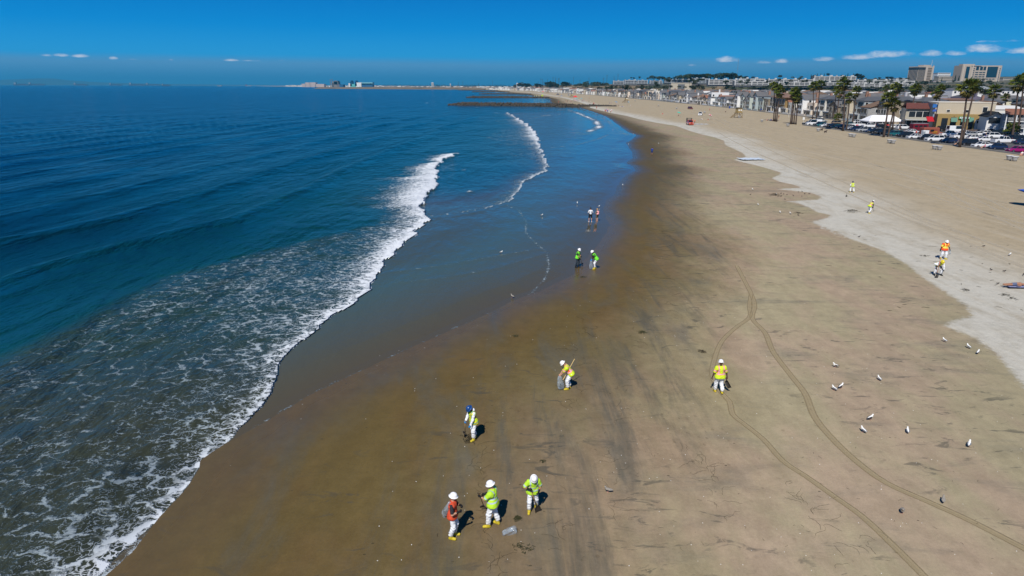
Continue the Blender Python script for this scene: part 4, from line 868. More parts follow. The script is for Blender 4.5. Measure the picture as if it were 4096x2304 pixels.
for i,(px,py) in enumerate(pl+[(3932,996),(3962,1088),(4015,1095),(3989,1143),(4091,1110),(3436,951)]):
    x,y=G(px,py); o=BP['pigeon'] if 'p' not in first else copy_tree(BP['pigeon']); first['p']=1
    o.location=(x,y,gz(x,y)); o.rotation_euler=(0,0,random.uniform(0,6.28)); o.scale=(.85,)*3
    if i<13: tag(o,'small dark pigeon pecking in the flock on the tongue of damp sand','pigeon','pigeons flocking on the sand tongue')
    else: tag(o,['dark pigeon standing right of the broad orange-vested worker','dark pigeon pointing left, left one of two above the sunbather','dark pigeon, right one of two above the sunbather','upright dark pigeon just left of the sunbather','dark pigeon at the right edge above the sunbather','dark pigeon alone on the pale edge of the dry sand'][i-13],'pigeon')

# ================================================================== seaweed, debris
WEED=mat('seaweed',(.035,.036,.010),.7,noisev=.5,nscale=15); WEED2=mat('seaweed_dark',(.03,.024,.012),.8)
def strand(m,x,y,L,a,r=.012,wig=.9,z=.012,n=7):
    p=Vector((x,y,z)); pts=[p.copy()]
    for k in range(n):
        a+=random.uniform(-wig,wig); p=p+Vector((math.cos(a),math.sin(a),0))*L/n; q=p.copy(); q.z=z+random.uniform(0,.02); pts.append(q)
    rings=[]
    for i,q in enumerate(pts):
        d=(pts[min(i+1,n)]-pts[max(i-1,0)]).normalized(); s_=Vector((-d.y,d.x,0))*r*(1-.5*abs(2*i/n-1)); rings.append([tuple(q-s_),tuple(q+s_),tuple(q+Vector((0,0,r*.9)))])
    m.loft(rings,cap=False)
def weed(px,py,R,n,lab,mt=WEED,el=1.0):
    x,y=G(px,py); m=MB()
    for k in range(n): 
        a=random.uniform(0,6.28); rr=R*random.random()**.8; strand(m,rr*math.cos(a)*el,rr*math.sin(a),R*random.uniform(.4,1.0),random.uniform(0,6.28),.006+.012*R,1.3,.01+max(0,(1-rr/R))*R*.3)
    o=m.ob('seaweed_clump',mt,loc=(x,y,gz(x,y))); tag(o,lab,'seaweed','clumps of stranded seaweed')
weed(2069,2076,.14,75,'round dark green seaweed clump beside the plastic bag')
weed(2090,2192,.26,30,'large stringy seaweed tangle on the sand below the plastic bag',el=1.3)
weed(2569,1331,.24,60,'flat dark seaweed clump in the middle of the beach')
weed(2059,1345,.2,40,'thin green seaweed heap left of the stooping worker'); weed(2169,1846,.12,40,'small green seaweed heap above the worker looking down')
weed(2806,1408,.24,45,'seaweed tangle left of the wheel track, above the walking worker',WEED2); weed(1880,1756,.4,34,'loose seaweed scraps around the blue-helmeted worker',WEED2)
weed(3100,782,.9,50,'long dark seaweed strip among the pigeons',WEED2,.9); weed(3192,854,.5,40,'dark seaweed strip right of the pair of gulls',WEED2); weed(2335,1110,.25,40,'dark seaweed scrap below the bending green-vested worker')
weed(3410,849,.8,40,'long dark weed lying left of the worker leaning right',WEED2); weed(3862,1163,.28,40,'dark weed scrap on the pale sand below the doubled-over worker',WEED2); weed(4020,1186,.3,40,'dark weed strip right on the pale sand',WEED2,1.6); weed(3700,1027,.3,30,'weed scrap left of the broad orange worker',WEED2,1.5); weed(4045,1200,.3,30,'dark weed by the sunbather, lower one',WEED2,1.4)
m=MB(); rs=random.Random(5)
for pl_,n_ in (([(1990,2304),(1950,2160),(1930,2020),(1935,1900),(1905,1800),(1950,1700)],34),([(2275,1640),(2330,1560),(2300,1500),(2310,1380),(2350,1230)],26),([(2460,2130),(2450,1900),(2452,1700),(2500,1540),(2530,1400),(2540,1300)],30),([(2900,2100),(2880,2010),(2860,1910),(2820,1860),(2700,1790)],26),([(2660,1260),(2700,1150),(2680,1010),(2640,900)],16),([(2240,2304),(2260,2100),(2240,1900)],10),([(3350,2150),(3250,2050),(3150,1950)],14),([(3560,2150),(3420,2240),(3300,2304)],8)):
    P_=[G(*p) for p in pl_]
    for k in range(n_):
        t=rs.random()*(len(P_)-1); i=int(t); f=t-i; x=P_[i][0]*(1-f)+P_[i+1][0]*f+rs.gauss(0,.12); y=P_[i][1]*(1-f)+P_[i+1][1]*f+rs.gauss(0,.15)
        strand(m,x,y,rs.uniform(.3,1.1)*max(1,y/26),rs.uniform(0,6.28) if rs.random()<.4 else rs.uniform(1.1,2.0),.0042*max(1,y/26),.8,.004,8)
for k in range(260):
    x,y=G(rs.uniform(1700,4090),rs.uniform(1000,2300)); strand(m,x,y,rs.uniform(.06,.22),rs.uniform(0,6.28),.0045*max(1,y/30),.6,.005,4)
for k in range(34):
    x,y=G(rs.uniform(3300,4090),rs.uniform(900,1250)); strand(m,x,y,rs.uniform(.15,.55),rs.uniform(-.5,.5),.02,.7,gz(x,y)+.005,5)
o=m.ob('seaweed_wrack',WEED2); tag(o,'thin strands of seaweed strewn in lines over the damp sand','seaweed',kind='stuff')
# broken shells
m=MB()
for k in range(170):
    x,y=G(rs.uniform(1500,4090),rs.uniform(1050,2300)); r_=rs.uniform(.009,.020); m.loft([[(x+r_*math.cos(a),y+r_*math.sin(a),z) for a in (0,1.3,2.6,3.9,5.1)] for z,r_ in((0,r_),(.012,r_*.8))])
o=m.ob('shells',mat('shell',(.72,.70,.66),.6)); tag(o,'bits of broken white shell scattered over the sand','shells',kind='stuff')

# ================================================================== wheel tracks
def track_mat(nm,col,rim,alpha):
    m=bpy.data.materials.new(nm); m.use_nodes=True; t=m.node_tree; b=t.nodes['Principled BSDF']; b.inputs['Roughness'].default_value=.9; b.inputs['Specular IOR Level'].default_value=.1
    a=t.nodes.new('ShaderNodeAttribute'); a.attribute_name='across'; g=t.nodes.new('ShaderNodeNewGeometry'); P=g.outputs['Position']
    n1=noise(t,P,5,5,.7); n2=noise(t,P,30,3,.7); u=mth(t,'ABSOLUTE',a.outputs['Fac']); un=mth(t,'ADD',u,mth(t,'MULTIPLY',mth(t,'SUBTRACT',n1,.5),.35))
    rm=mth(t,'MULTIPLY',sstep(t,un,.52,.72),sstep(t,un,.80,.98,1,0))
    mid=sstep(t,un,.02,.14,1,0)
    c=mixc(t,mth(t,'MAXIMUM',mth(t,'MULTIPLY',rm,mth(t,'MULTIPLY_ADD',n2,1.0,.25)),mth(t,'MULTIPLY',mid,.4)),col,rim); t.links.new(c,b.inputs['Base Color'])
    t.links.new(mth(t,'MULTIPLY',sstep(t,un,.72,1.0,1,0),mth(t,'MULTIPLY',alpha,mth(t,'MULTIPLY_ADD',n1,.8,.6),clamp=True)),b.inputs['Alpha'])
    bp=t.nodes.new('ShaderNodeBump'); bp.inputs['Strength'].default_value=.9 if 'damp' in nm else .1; t.links.new(mth(t,'ADD',mth(t,'MULTIPLY',rm,.022),mth(t,'MULTIPLY',n2,.015)),bp.inputs['Height']); bp.inputs['Distance'].default_value=1; t.links.new(bp.outputs[0],b.inputs['Normal'])
    return m
TR1=track_mat('track_damp',(.375,.305,.188),(.270,.212,.120),.72); TR2=track_mat('track_dry',(.52,.46,.36),(.52,.46,.36),.45)
def smooth_line(P,step):
    P=np.array(P,float); n=len(P); out=[]
    for i in range(n-1):
        p0,p1,p2,p3=P[max(i-1,0)],P[i],P[i+1],P[min(i+2,n-1)]; k=max(2,int(np.linalg.norm(p2-p1)/step))
        for t in np.arange(k)/k: out.append(.5*((2*p1)+(-p0+p2)*t+(2*p0-5*p1+4*p2-p3)*t*t+(-p0+3*p1-3*p2+p3)*t**3))
    out.append(P[-1]); return np.array(out)
def ribbon(name,P,w,mt,z=.006,step=.4,lab=None,jit=.02):
    L=smooth_line(P,step); d=np.gradient(L,axis=0); d/=np.linalg.norm(d,axis=1)[:,None]+1e-9; s_=np.stack([-d[:,1],d[:,0]],1)
    us=np.array([-1,-.8,-.65,-.45,0,.45,.65,.8,1]); zz=np.array([0,.006,.014,.001,.003,.001,.014,.006,0])*(1 if mt is TR1 else 0)
    V=[];A=[]
    for i in range(len(L)):
        gi=gz(L[i,0],L[i,1]); j=jit*fbm(np.array([i*.37]),np.array([2.0]),3,4)[0]
        for u_,h_ in zip(us,zz): V.append((L[i,0]+s_[i,0]*(u_*w*(1+j*2)),L[i,1]+s_[i,1]*(u_*w*(1+j*2)),z+h_+gi)); A.append(u_)
    k=len(us); F=np.array([(i*k+j,i*k+j+1,(i+1)*k+j+1,(i+1)*k+j) for i in range(len(L)-1) for j in range(k-1)])
    o=obj(name,mesh(name,V,F,mt,None,True,attrs={'across':A})); tag(o,kind='structure'); return o
ribbon('wheel_track',GM([(1853,668),(1868,697),(1890,740),(1898,770),(1893,802),(1925,838),(1945,885),(1990,945),(2025,990),(2050,1050),(2100,1110),(2160,1165),(2230,1215),(2330,1260),(2420,1300),(2500,1340),(2600,1392)]),.20,TR1,.004)
ribbon('wheel_track',GM([(1889,740),(1885,770),(1885,798),(1850,825),(1815,860),(1797,905),(1792,945),(1812,985),(1835,1010),(1843,1042),(1870,1065),(1920,1105),(1970,1160),(2030,1200),(2100,1250),(2170,1300),(2250,1375),(2330,1455)]),.17,TR1,.006)
for off_ in (0,):
    pass
for pl_ in ([(3600,655),(3700,685),(3770,718),(3850,757),(3940,800),(4096,880),(4300,990)],[(3600,690),(3680,715),(3760,740),(3840,775),(3920,815),(4000,853)],[(3600,748),(3700,780),(3800,818),(3900,850),(4096,905),(4300,960)],[(2890,480),(2950,510),(3050,548),(3200,600),(3400,645),(3600,690)],[(2860,478),(2930,515),(3040,562),(3180,620),(3350,668),(3600,748)],[(2830,480),(2900,520),(2990,560),(3120,622),(3300,700),(3500,790),(3700,880),(3900,960),(4150,1050)],[(2870,530),(3000,600),(3200,690),(3400,780),(3600,870),(3800,950),(4100,1080)],[(3600,622),(3750,617),(3900,614),(4096,628)],[(3300,620),(3450,650),(3600,700),(3750,760),(3900,840),(4096,930)],[(3560,838),(3650,876),(3760,915),(3900,960)],[(2700,430),(2760,450),(2850,478),(2960,500),(3150,520),(3350,560)]):
    ribbon('faint_wheel_track',[G(*p) for p in pl_],.30,TR2,.008,step=2.5,jit=.2)

# ================================================================== beach furniture
CONC=mat('concrete',(.40,.40,.40),.9,noisev=.18,nscale=5)
def firebin():
    r=empty('concrete_bin'); MB().lathe([(.40,0),(.46,.45),(.56,.80),(.64,.92)],16).ob('bowl',CONC,r,smooth=True)
    MB().lathe([(.66,.93),(.68,.98),(.67,1.04),(.50,1.04),(.48,.96)],16).ob('rim',mat('concrete_pale',(.52,.52,.53),.9,noisev=.1),r,smooth=True); return r
fb=firebin(); n_=0
binpx=[(3047,491,0,'single concrete bin left of the first palm clump'),(3151,509,0,'single concrete bin below the second palm clump'),(3272,529,0,'concrete bin beside the seated dark dogs'),(3400,551,0,'left bin of the pair below the two tall palms'),(3414,553,0,'right bin of the pair below the two tall palms'),(3556,577,0,'left bin of the pair below the white sedan'),(3571,579,0,'right bin of the pair below the white sedan'),
 (3736,602,0,'left bin of the pair second from the right edge'),(3756,605,0,'right bin of the pair second from the right edge'),(4034,646,0,'left bin of the pair at the right edge'),(4056,650,0,'right bin of the pair at the right edge'),(2633,427,0,'farthest small concrete table on the open beach'),(2706,438,0,'concrete table left of the dark red vehicle'),(2818,455,0,'concrete table behind the white pickup on the beach'),(2956,474,0,'concrete table before the near lifeguard tower'),(2540,406,0,'concrete table right of the far lifeguard tower')]
for px,py,_,lab in binpx:
    o=fb if n_==0 else copy_tree(fb); n_+=1; x,y=G(px,py); o.location=(x,y,.24); o.rotation_euler=(0,0,n_); tag(o,lab,'bin','flared concrete bins on the sand')
WD=mat('tower_wood',(.20,.135,.06),.85,noisev=.25,nscale=3); PLY=mat('tower_ply',(.34,.25,.11),.8,noisev=.1); ROOFG=mat('tower_roof',(.10,.09,.085),.8)
def tower():
    r=empty('lifeguard_tower')
    m=MB()
    for x in(-1.2,1.2):
        for y in(-1.2,1.2): m.bar((x*1.25,y*1.1,0),(x,y,2.3),.10,6)
    for (a,b) in (((-1.5,-1.3,.1),(1.2,-1.2,2.2)),((1.5,-1.3,.1),(-1.2,-1.2,2.2)),((-1.5,1.3,.1),(-1.2,-1.2,2.2)),((1.5,-1.3,.1),(1.2,1.2,2.2))): m.bar(a,b,.07,6)
    m.ob('frame',WD,r)
    m=MB(); m.bar((-1.2,-.5,2.2),(-4.2,-.5,.1),.08,6).bar((-1.2,.5,2.2),(-4.2,.5,.1),.08,6); m.bar((-4.4,-.6,.1),(-2.2,-.55,1.3),.06).bar((-2.4,-.6,.1),(-3.9,-.55,1.2),.06)
    for k in range(9): t=k/9; m.box(-1.3-3*t-.12,-1.3-3*t+.12,-.55,.55,2.15-2.1*t-.03,2.15-2.1*t+.03)
    m.bar((-1.3,-.6,3.1),(-3.9,-.6,1.2),.05).bar((-3.9,-.6,0),(-3.9,-.6,1.2),.06); m.ob('ramp',WD,r)
    MB().box(-1.7,1.6,-1.5,1.5,2.3,2.45).ob('deck',WD,r)
    c=MB().box(-1.1,1.2,-1.15,1.15,2.45,4.7).ob('cabin',PLY,r)
    for (x,w) in((-.55,.38),(.6,.38)): MB().box(x-w,x+w,-1.19,-1.14,3.3,4.0).ob('shutter',mat('shutter_white',(.75,.74,.70),.8),c)
    MB().loft([[(-1.4,-1.4,4.7),(1.5,-1.4,4.7),(1.5,1.4,4.7),(-1.4,1.4,4.7)],[(-1.3,-1.3,4.9),(1.4,-1.3,4.9),(1.4,1.3,4.9),(-1.3,1.3,4.9)]]).ob('roof',ROOFG,r); return r
tw=tower()
for i,(px,py,lab) in enumerate([(2952,473,'wooden lifeguard tower with ramp, the near one right of the white pickup'),(2505,412,'wooden lifeguard tower on the middle beach, second nearest'),(2288,391,'wooden lifeguard tower beside the red canopy, near the groyne'),(2192,372,'tiny wooden lifeguard tower beyond the second groyne')]):
    o=tw if i==0 else copy_tree(tw); x,y=G(px,py); o.location=(x,y,.2); o.rotation_euler=(0,0,.25); tag(o,lab,'lifeguard tower','lifeguard towers along the beach')
def umbrella(col1,col2,px,py,lab,R=1.2,h=2.2,tilt=.3,z=.2,person_below=True):
    x,y=G(px,py); r=empty('beach_umbrella',(x,y,z)); tag(r,lab,'beach umbrella','umbrellas on the beach'); n=10; m=MB(); top=(tilt*.4,0,h)
    c=Vector((tilt*.3,0,h-.42)); q=Vector((math.sin(tilt),0,math.cos(tilt))).to_track_quat('Z','Y')
    ap=len(m.V); 
    for i in range(n):
        a0,a1=2*PI*i/n,2*PI*(i+1)/n; f=lambda a,rr,zz: tuple(c+q@Vector((rr*math.cos(a),rr*math.sin(a),zz)))
        m.add([f(a0,0.001,.45),f(a0,R*.55,.30),f(a1,R*.55,.30)],[(0,1,2)],i%2); m.add([f(a0,R*.55,.30),f(a0,R,0),f(a1,R,0),f(a1,R*.55,.30)],[(0,1,2,3)],i%2)
    nm='%02d%02d%02d'%tuple(int(v*99) for v in col1)
    m.ob('canopy',[mat('canopy'+nm,col1,.7),mat('canopy'+'%02d%02d%02d'%tuple(int(v*99) for v in col2),col2,.7)],r)
    MB().bar((0,0,0),tuple(c+q@Vector((0,0,.5))),.03,6).ob('pole',mat('pole_white',(.6,.6,.6),.5),r)
TEAL=(.05,.55,.42); REDU=(.70,.04,.05); WHU=(.75,.72,.72); BLU=(.03,.20,.60); LBL=(.15,.45,.72)
umbrella(TEAL,TEAL,2714,467,'teal beach umbrella standing alone left of the white pickup'); umbrella((.72,.03,.10),WHU,2838,480,'red and white patterned beach umbrella tilted over a sunbather',1.15,2.3,.5)
umbrella(BLU,LBL,2464,418,'blue beach umbrella left of the second lifeguard tower',1.4); umbrella(LBL,LBL,2513,415,'small pale blue umbrella right of the second lifeguard tower',.9,1.6)
umbrella((.02,.10,.55),(.02,.10,.55),4108,832,'deep blue parasol cut off by the right edge',1.6,2.1,.3)
Z6=lambda a,b:(2100+a/6.44,340+b/6.44)
for k,(a,b,c1,c2,lab) in enumerate([(740,232,REDU,WHU,'red umbrella beyond the groyne, left of the dark canopy'),(940,318,BLU,BLU,'blue umbrella right of the dark canopy'),(1300,400,LBL,LBL,'pale blue umbrella under the red canopy crowd'),(1450,410,LBL,TEAL,'light blue umbrella in the crowd right of the red canopy'),(1345,405,TEAL,TEAL,'green umbrella in the crowd by the red canopy'),(935,250,BLU,WHU,'faint blue-white umbrella far behind the dark canopy')]): umbrella(c1,c2,*Z6(a,b),lab,1.5,2.3)
def canopy_tent(px,py,col,lab,w=3.2,h=2.6):
    x,y=G(px,py); r=empty('canopy_tent',(x,y,.2)); tag(r,lab,'canopy tent'); nm='tent%02d%02d%02d'%tuple(int(v*99) for v in col)
    MB().loft([[(-w/2,-w/2,h*.78),(w/2,-w/2,h*.78),(w/2,w/2,h*.78),(-w/2,w/2,h*.78)],[(-.1,-.1,h*1.15),(.1,-.1,h*1.15),(.1,.1,h*1.15),(-.1,.1,h*1.15)]]).loft([[(-w/2,-w/2,h*.68),(w/2,-w/2,h*.68),(w/2,w/2,h*.68),(-w/2,w/2,h*.68)],[(-w/2,-w/2,h*.78),(w/2,-w/2,h*.78),(w/2,w/2,h*.78),(-w/2,w/2,h*.78)]],cap=False).ob('canopy',mat(nm,col,.7),r)
    for sx in(-1,1):
        for sy in(-1,1): MB().bar((sx*w*.48,sy*w*.48,0),(sx*w*.48,sy*w*.48,h*.75),.03,5).ob('leg',mat('pole_white',(.6,.6,.6),.5),r)
canopy_tent(*Z6(1290,372),(.75,.02,.03),'bright red canopy tent in the crowd before the lifeguard tower',4.6,3.6); canopy_tent(*Z6(845,300),(.04,.05,.09),'dark navy canopy tent on the far beach',4.4,3.8); canopy_tent(*Z6(1120,300),(.10,.13,.2),'grey canopy left of the lifeguard tower by the red canopy',3,2.6); canopy_tent(*Z6(360,195),(.7,.7,.72),'white canopy on the beach beyond the second groyne',5,3.6); canopy_tent(*Z6(460,205),(.65,.03,.06),'red canopy next to the white one beyond the second groyne',4,3.4)
canopy_tent(2590+400,434-2,(.72,.72,.70),'small white garden canopy before the beach houses',3.2,2.8)
# distant people: three simple figures copied with their own colours
def lowfig(pose):
    if pose=='stand': P_=[((-.1,0,.08),(-.1,0,.85),.08,.11),((.1,.08,.08),(.08,0,.85),.08,.11),((0,0,.9),(0,.02,1.35),.15,.19),((-.2,0,1.4),(-.27,.12,1.0),.06,.05),((.2,0,1.4),(.28,.05,.98),.06,.05),((0,0,1.45),(0,.02,1.62),.07,.11)]; hp_=1.5
    elif pose=='sit': P_=[((-.1,.75,.1),(-.1,.4,.45),.08,.09),((-.1,.4,.45),(0,0,.18),.1,.13),((.12,.8,.1),(.1,.4,.4),.08,.09),((.1,.4,.4),(0,0,.18),.1,.13),((0,0,.2),(0,-.12,.65),.16,.18),((-.18,-.1,.7),(-.2,.3,.45),.06,.05),((.18,-.1,.7),(.2,.3,.45),.06,.05),((0,-.1,.75),(0,-.06,.92),.07,.11)]; hp_=.8
    else: P_=[((-.1,1.5,.08),(-.1,.75,.12),.07,.10),((.1,1.5,.08),(.1,.75,.12),.07,.10),((0,.75,.14),(0,.15,.16),.15,.17),((-.25,.2,.1),(-.35,.6,.08),.06,.05),((.25,.2,.1),(.5,-.1,.08),.06,.05),((0,0,.14),(0,-.14,.15),.08,.11)]; hp_=9
    v,f=sdf_mesh(P_,.055,.07); fc=v[f].mean(1)
    if pose=='stand': mi=np.where(fc[:,2]>1.48,0,np.where(fc[:,2]>.98,1,np.where(fc[:,2]>.55,2,0))); mi=np.where((np.abs(fc[:,0])>.215)&(fc[:,2]<1.25),0,mi)
    elif pose=='sit': mi=np.where(fc[:,2]>.78,0,np.where((fc[:,1]<.12)&(fc[:,2]>.3),1,np.where(fc[:,1]<.3,2,0)))
    else: mi=np.where((fc[:,1]>.5)&(fc[:,1]<.85),2,0)
    return v,f,mi
LF={p:lowfig(p) for p in('stand','sit','lie')}; CLM={}
def clothes(c):
    k='cloth_%02d%02d%02d'%tuple(int(v*99) for v in c); return mat(k,c,.8)
def far_person(px,py,top,bot,lab,pose='stand',rz=None,group=None,cat='person',s=1.0,skin=0,z=.02):
    x,y=G(px,py); key=(pose,top,bot,skin)
    if key not in CLM: v,f,mi=LF[pose]; CLM[key]=mesh('person',v,f,[SKIN[skin],clothes(top),clothes(bot)],mi,True)
    o=obj('person',CLM[key],None,(x,y,z),random.uniform(0,6.28) if rz is None else rz); o.scale=(s,s,s); tag(o,lab,cat,group)
BK=(.02,.02,.03);RD=(.6,.04,.04);BU=(.04,.10,.45);WH=(.75,.75,.75);OR=(.8,.15,.03);PK=(.75,.3,.4);GR=(.3,.3,.3)
far_person(2764+14,497,OR,BK,'worker in orange vest and white helmet beside the small red truck',s=1.08); far_person(2768,494,OR,WH,'second worker in orange leaning on the small red truck',s=1.05)
far_person(2838,445,RD,(.1,.03,.03),'lone walker in dark red on the open sand before the houses',s=1.05); far_person(2650,459,RD,PK,'person in red sitting on the sand left of the teal umbrella','sit',2.0); far_person(2714,467,BK,BK,'person in black sitting under the teal umbrella','sit',3.2)
far_person(2832,484,(.3,.04,.04),BK,'person lounging under the red and white umbrella','sit',2.8); far_person(2808,481,BU,GR,'bather lying beside the red and white umbrella','lie',1.2)
far_person(2386,436,RD,BK,'person in red walking on the wet sand right of the groyne')
for i,(a,b,t,c) in enumerate([(2065,712,RD,BK),(2090,690,BU,RD),(2120,716,BU,BU),(2135,688,PK,BU),(2062,690,GR,RD)]): far_person(*Z6(a,b),t,c,'bather in the colourful little group at the far water edge',group='bathers grouped at the far water edge')
for i,(a,b,t,c) in enumerate([(2200,712,WH,BK),(2228,690,WH,PK)]): far_person(*Z6(a,b),t,c,'white-topped walker of the pair beside the colourful bather group',group='white-topped pair of walkers')
crowd=[(1180,360),(1035,425),(1070,428),(1097,438),(1163,440),(985,450),(1420,375),(1455,345),(1205,440),(1485,420),(1520,430),(1340,418),(1375,420),(1400,418),(1270,415),(1245,418),(1300,420),(1580,425),(1460,440),(1490,436)]
for i,(a,b) in enumerate(crowd): far_person(*Z6(a,b),random.choice([BK,RD,BU,WH,PK,GR]),random.choice([BK,BU,GR]),['distant bather in the crowd around the red canopy','distant bather left of the red canopy','distant bather right of the red canopy'][0 if 1200<a<1350 else 1 if a<=1200 else 2],random.choice(['stand','stand','sit']),group='bathers crowding around the red canopy',skin=random.choice([0,1]))
for i,(a,b) in enumerate([(650,215),(690,228),(145,200),(185,200),(190,170),(505,340),(425,345),(640,195),(600,215),(720,240),(900,310),(300,215),(550,215),(870,310)]): far_person(*Z6(a,b),random.choice([BK,RD,BU,WH]),random.choice([BK,GR]),'distant bather on the beach beyond the groyne',group='bathers beyond the groyne')
for a,b,lab in [(862,466,'person in red standing behind the groyne rocks'),(1646,452,'left one of two strollers behind the shore end of the groyne'),(1683,474,'right stroller in white behind the shore end of the groyne'),(1765,506,'left one of a dark couple at the shore end of the groyne'),(1780,514,'right one of a dark couple at the shore end of the groyne'),(1655,355,'person in white on the open sand right of the red canopy'),(2402,552,'dark standing figure near the second lifeguard tower'),(2180,476,'left one of two sitters on the middle beach'),(2232,478,'right one of two sitters on the middle beach'),(2352,506,'person sitting under the blue umbrella')]:
    far_person(*Z6(a,b),RD if 'red' in lab else WH if 'white' in lab else random.choice([BK,RD,BU]),BK,lab,'sit' if 'sit' in lab else 'stand')
for (a,b,po,lab) in [(345,735,'sit','person sitting with bags on a white towel near the second lifeguard tower'),(425,712,'sit','reclining person right of the second lifeguard tower'),(480,722,'sit','person sitting alone right of the second lifeguard tower'),(1065,742,'lie','person lying on a lounger before the grey houses'),(1590,945,'sit','person in white sitting between the red truck and the patterned umbrella'),(255,690,'sit','person sitting below the blue umbrella'),(285,728,'stand','person in black walking left of the white towel'),(1960,822,'sit','small dark figure sitting on the open sand left of the near tower')]:
    far_person(2400+a/3.903,240+b/3.903,random.choice([PK,BU,WH,GR]) if 'dark' not in lab else BK,BK,lab,po)
for (px,py,po,t,c,lab) in [(3114,477,'stand',(.25,.12,.05),BK,'woman walking on the sand right of the first palm clump'),(3070,485,'sit',GR,BK,'person resting in the shade of the first palm clump'),(3084,486,'sit',BU,BK,'second person resting in the shade of the first palm clump'),(3309,517,'stand',(.3,.08,.05),(.2,.08,.05),'slim tanned person standing between the bins and the parked cars'),(3352,515,'stand',(.55,.5,.4),GR,'person in beige bending by the kerb of the parking lot'),(3366,515,'stand',BU,WH,'person in blue at the kerb under the tall palms'),
   (3424,519,'stand',RD,PK,'person in red at the kerb beside the dark car'),(3429,519,'stand',PK,WH,'person in pink at the kerb beside the dark car'),(3662,548,'stand',RD,BK,'person walking past the hood of the white sedan'),(3936,597,'sit',PK,BK,'person in pink sitting on the low wall by the silver-white sedan'),(3826,585,'sit',(.35,.2,.12),BK,'person sitting on the low wall beside the leaning palm'),(4085,628,'sit',WH,RD,'person in white sitting on the sand at the right edge'),(3939,558,'stand',BK,BU,'man in black standing among the white cars'),(3597,526,'stand',BK,BK,'man in black walking behind the black vehicles'),(2989,437,'stand',(.8,.6,.02),BK,'person in yellow on the boardwalk before the cream house')]:
    far_person(px,py,t,c,lab,po,s=1.04,z=.25)
v,f,mi=LF['lie']
x,y=G(4080,1158); tw_=MB().box(-.35,.35,-.5,1.0,.0,.02).ob('towel',mat('towel_blue_white',(.22,.24,.40),.9,noisev=.5,nscale=3),loc=(x,y,.27),rz=1.45); tag(tw_,'blue and white towel under the sunbather at the right edge','towel')
o=obj('person',mesh('person',v,f,[SKIN[1],clothes(BK),clothes((.1,.12,.2))],mi,True),None,(x+.05,y,.29),1.45); o.scale=(.85,.85,.85); tag(o,'sunbather in dark swimwear lying with legs to the left at the right edge','person')
# sitting dark dogs by the bin
def dog(px,py,rz,lab):
    x,y=G(px,py); r=empty('dog',(x,y,.25),rz); tag(r,lab,'dog'); dm=mat('dog_fur',(.035,.018,.022),.9,noisev=.3)
    v,f=sdf_mesh([((0,-.35,.55),(0,.25,.58),.15,.19),((0,.25,.6),(0,.45,.80),.12,.10),((0,.47,.84),(0,.68,.80),.11,.05),((-.1,.25,.5),(-.1,.27,.05),.07,.045),((.1,.25,.5),(.1,.24,.05),.07,.045),((-.1,-.35,.5),(-.1,-.28,.30),.11,.06),((-.1,-.28,.30),(-.1,-.42,.20),.05,.04),((-.1,-.42,.2),(-.1,-.38,.04),.04,.035),((.1,-.35,.5),(.1,-.28,.30),.11,.06),((.1,-.28,.30),(.1,-.42,.20),.05,.04),((.1,-.42,.2),(.1,-.38,.04),.04,.035),((0,-.48,.58),(0,-.75,.75),.04,.03),((-.08,.45,.9),(-.1,.44,.98),.04,.02),((.08,.45,.9),(.1,.44,.98),.04,.02)],.035,.05)
    obj('body',mesh('body',v,f,dm,None,True),r); MB().lathe([(.125,0),(.13,.04),(.125,.08)],10).ob('collar',mat('collar_red',(.5,.03,.03),.6),r,loc=(0,.33,.62))
dog(3286,526,-1.2,'dark dog walking beside the concrete bin, left one'); dog(3301,535,-1.3,'dark shaggy dog standing right of the concrete bin')
# plastic sheets laid on the sand
def sheet(px,py,w,d,lab,col=(.62,.68,.75)):
    x,y=G(px,py); m=MB(); nx_,ny_=14,6
    V=[(w*(i/nx_-.5),d*(j/ny_-.5),.04+.05*math.sin(i*1.9+j)*math.cos(j*2.1+i*.4)) for j in range(ny_+1) for i in range(nx_+1)]
    F=[(j*(nx_+1)+i,j*(nx_+1)+i+1,(j+1)*(nx_+1)+i+1,(j+1)*(nx_+1)+i) for j in range(ny_) for i in range(nx_)]
    o=MB().add(V,F).ob('plastic_sheet',mat('sheet_white',col,.4),loc=(x,y,.24),rz=.1,smooth=True); tag(o,lab,'plastic sheet')
sheet(2800,499,6.5,3.0,'white plastic sheet spread on the sand right of the small red truck'); sheet(3003,640,5.0,3.6,'pale plastic sheet spread at the border of wet and dry sand'); sheet(2487,428,4,2.2,'white towel mat under the bathers near the second lifeguard tower')
for k,(a,b) in enumerate([(248,322),(295,318),(335,322),(357,320)]):
    x,y=G(*Z6(a,b)); r=empty('marker_post',(x,y,0)); tag(r,'pale yellow marker board at the root of the second groyne','marker board','marker boards at the second groyne'); MB().box(-.35,.35,-.08,.08,.6,2.7 if k!=2 else 1.6).ob('board',mat('marker_yellow',(.62,.64,.36),.7),r); MB().bar((0,0,0),(0,0,.7),.08).ob('post',WD,r)
x,y=G(*Z6(445,300)); r=empty('marker_post',(x,y,0)); tag(r,'bright lime board right of the pale marker boards','marker board','marker boards at the second groyne'); MB().box(-1.3,1.3,-.1,.1,.5,2.9).ob('board',mat('marker_lime',(.42,.55,.06),.7),r); MB().bar((0,0,0),(0,0,.6),.08).ob('post',WD,r)

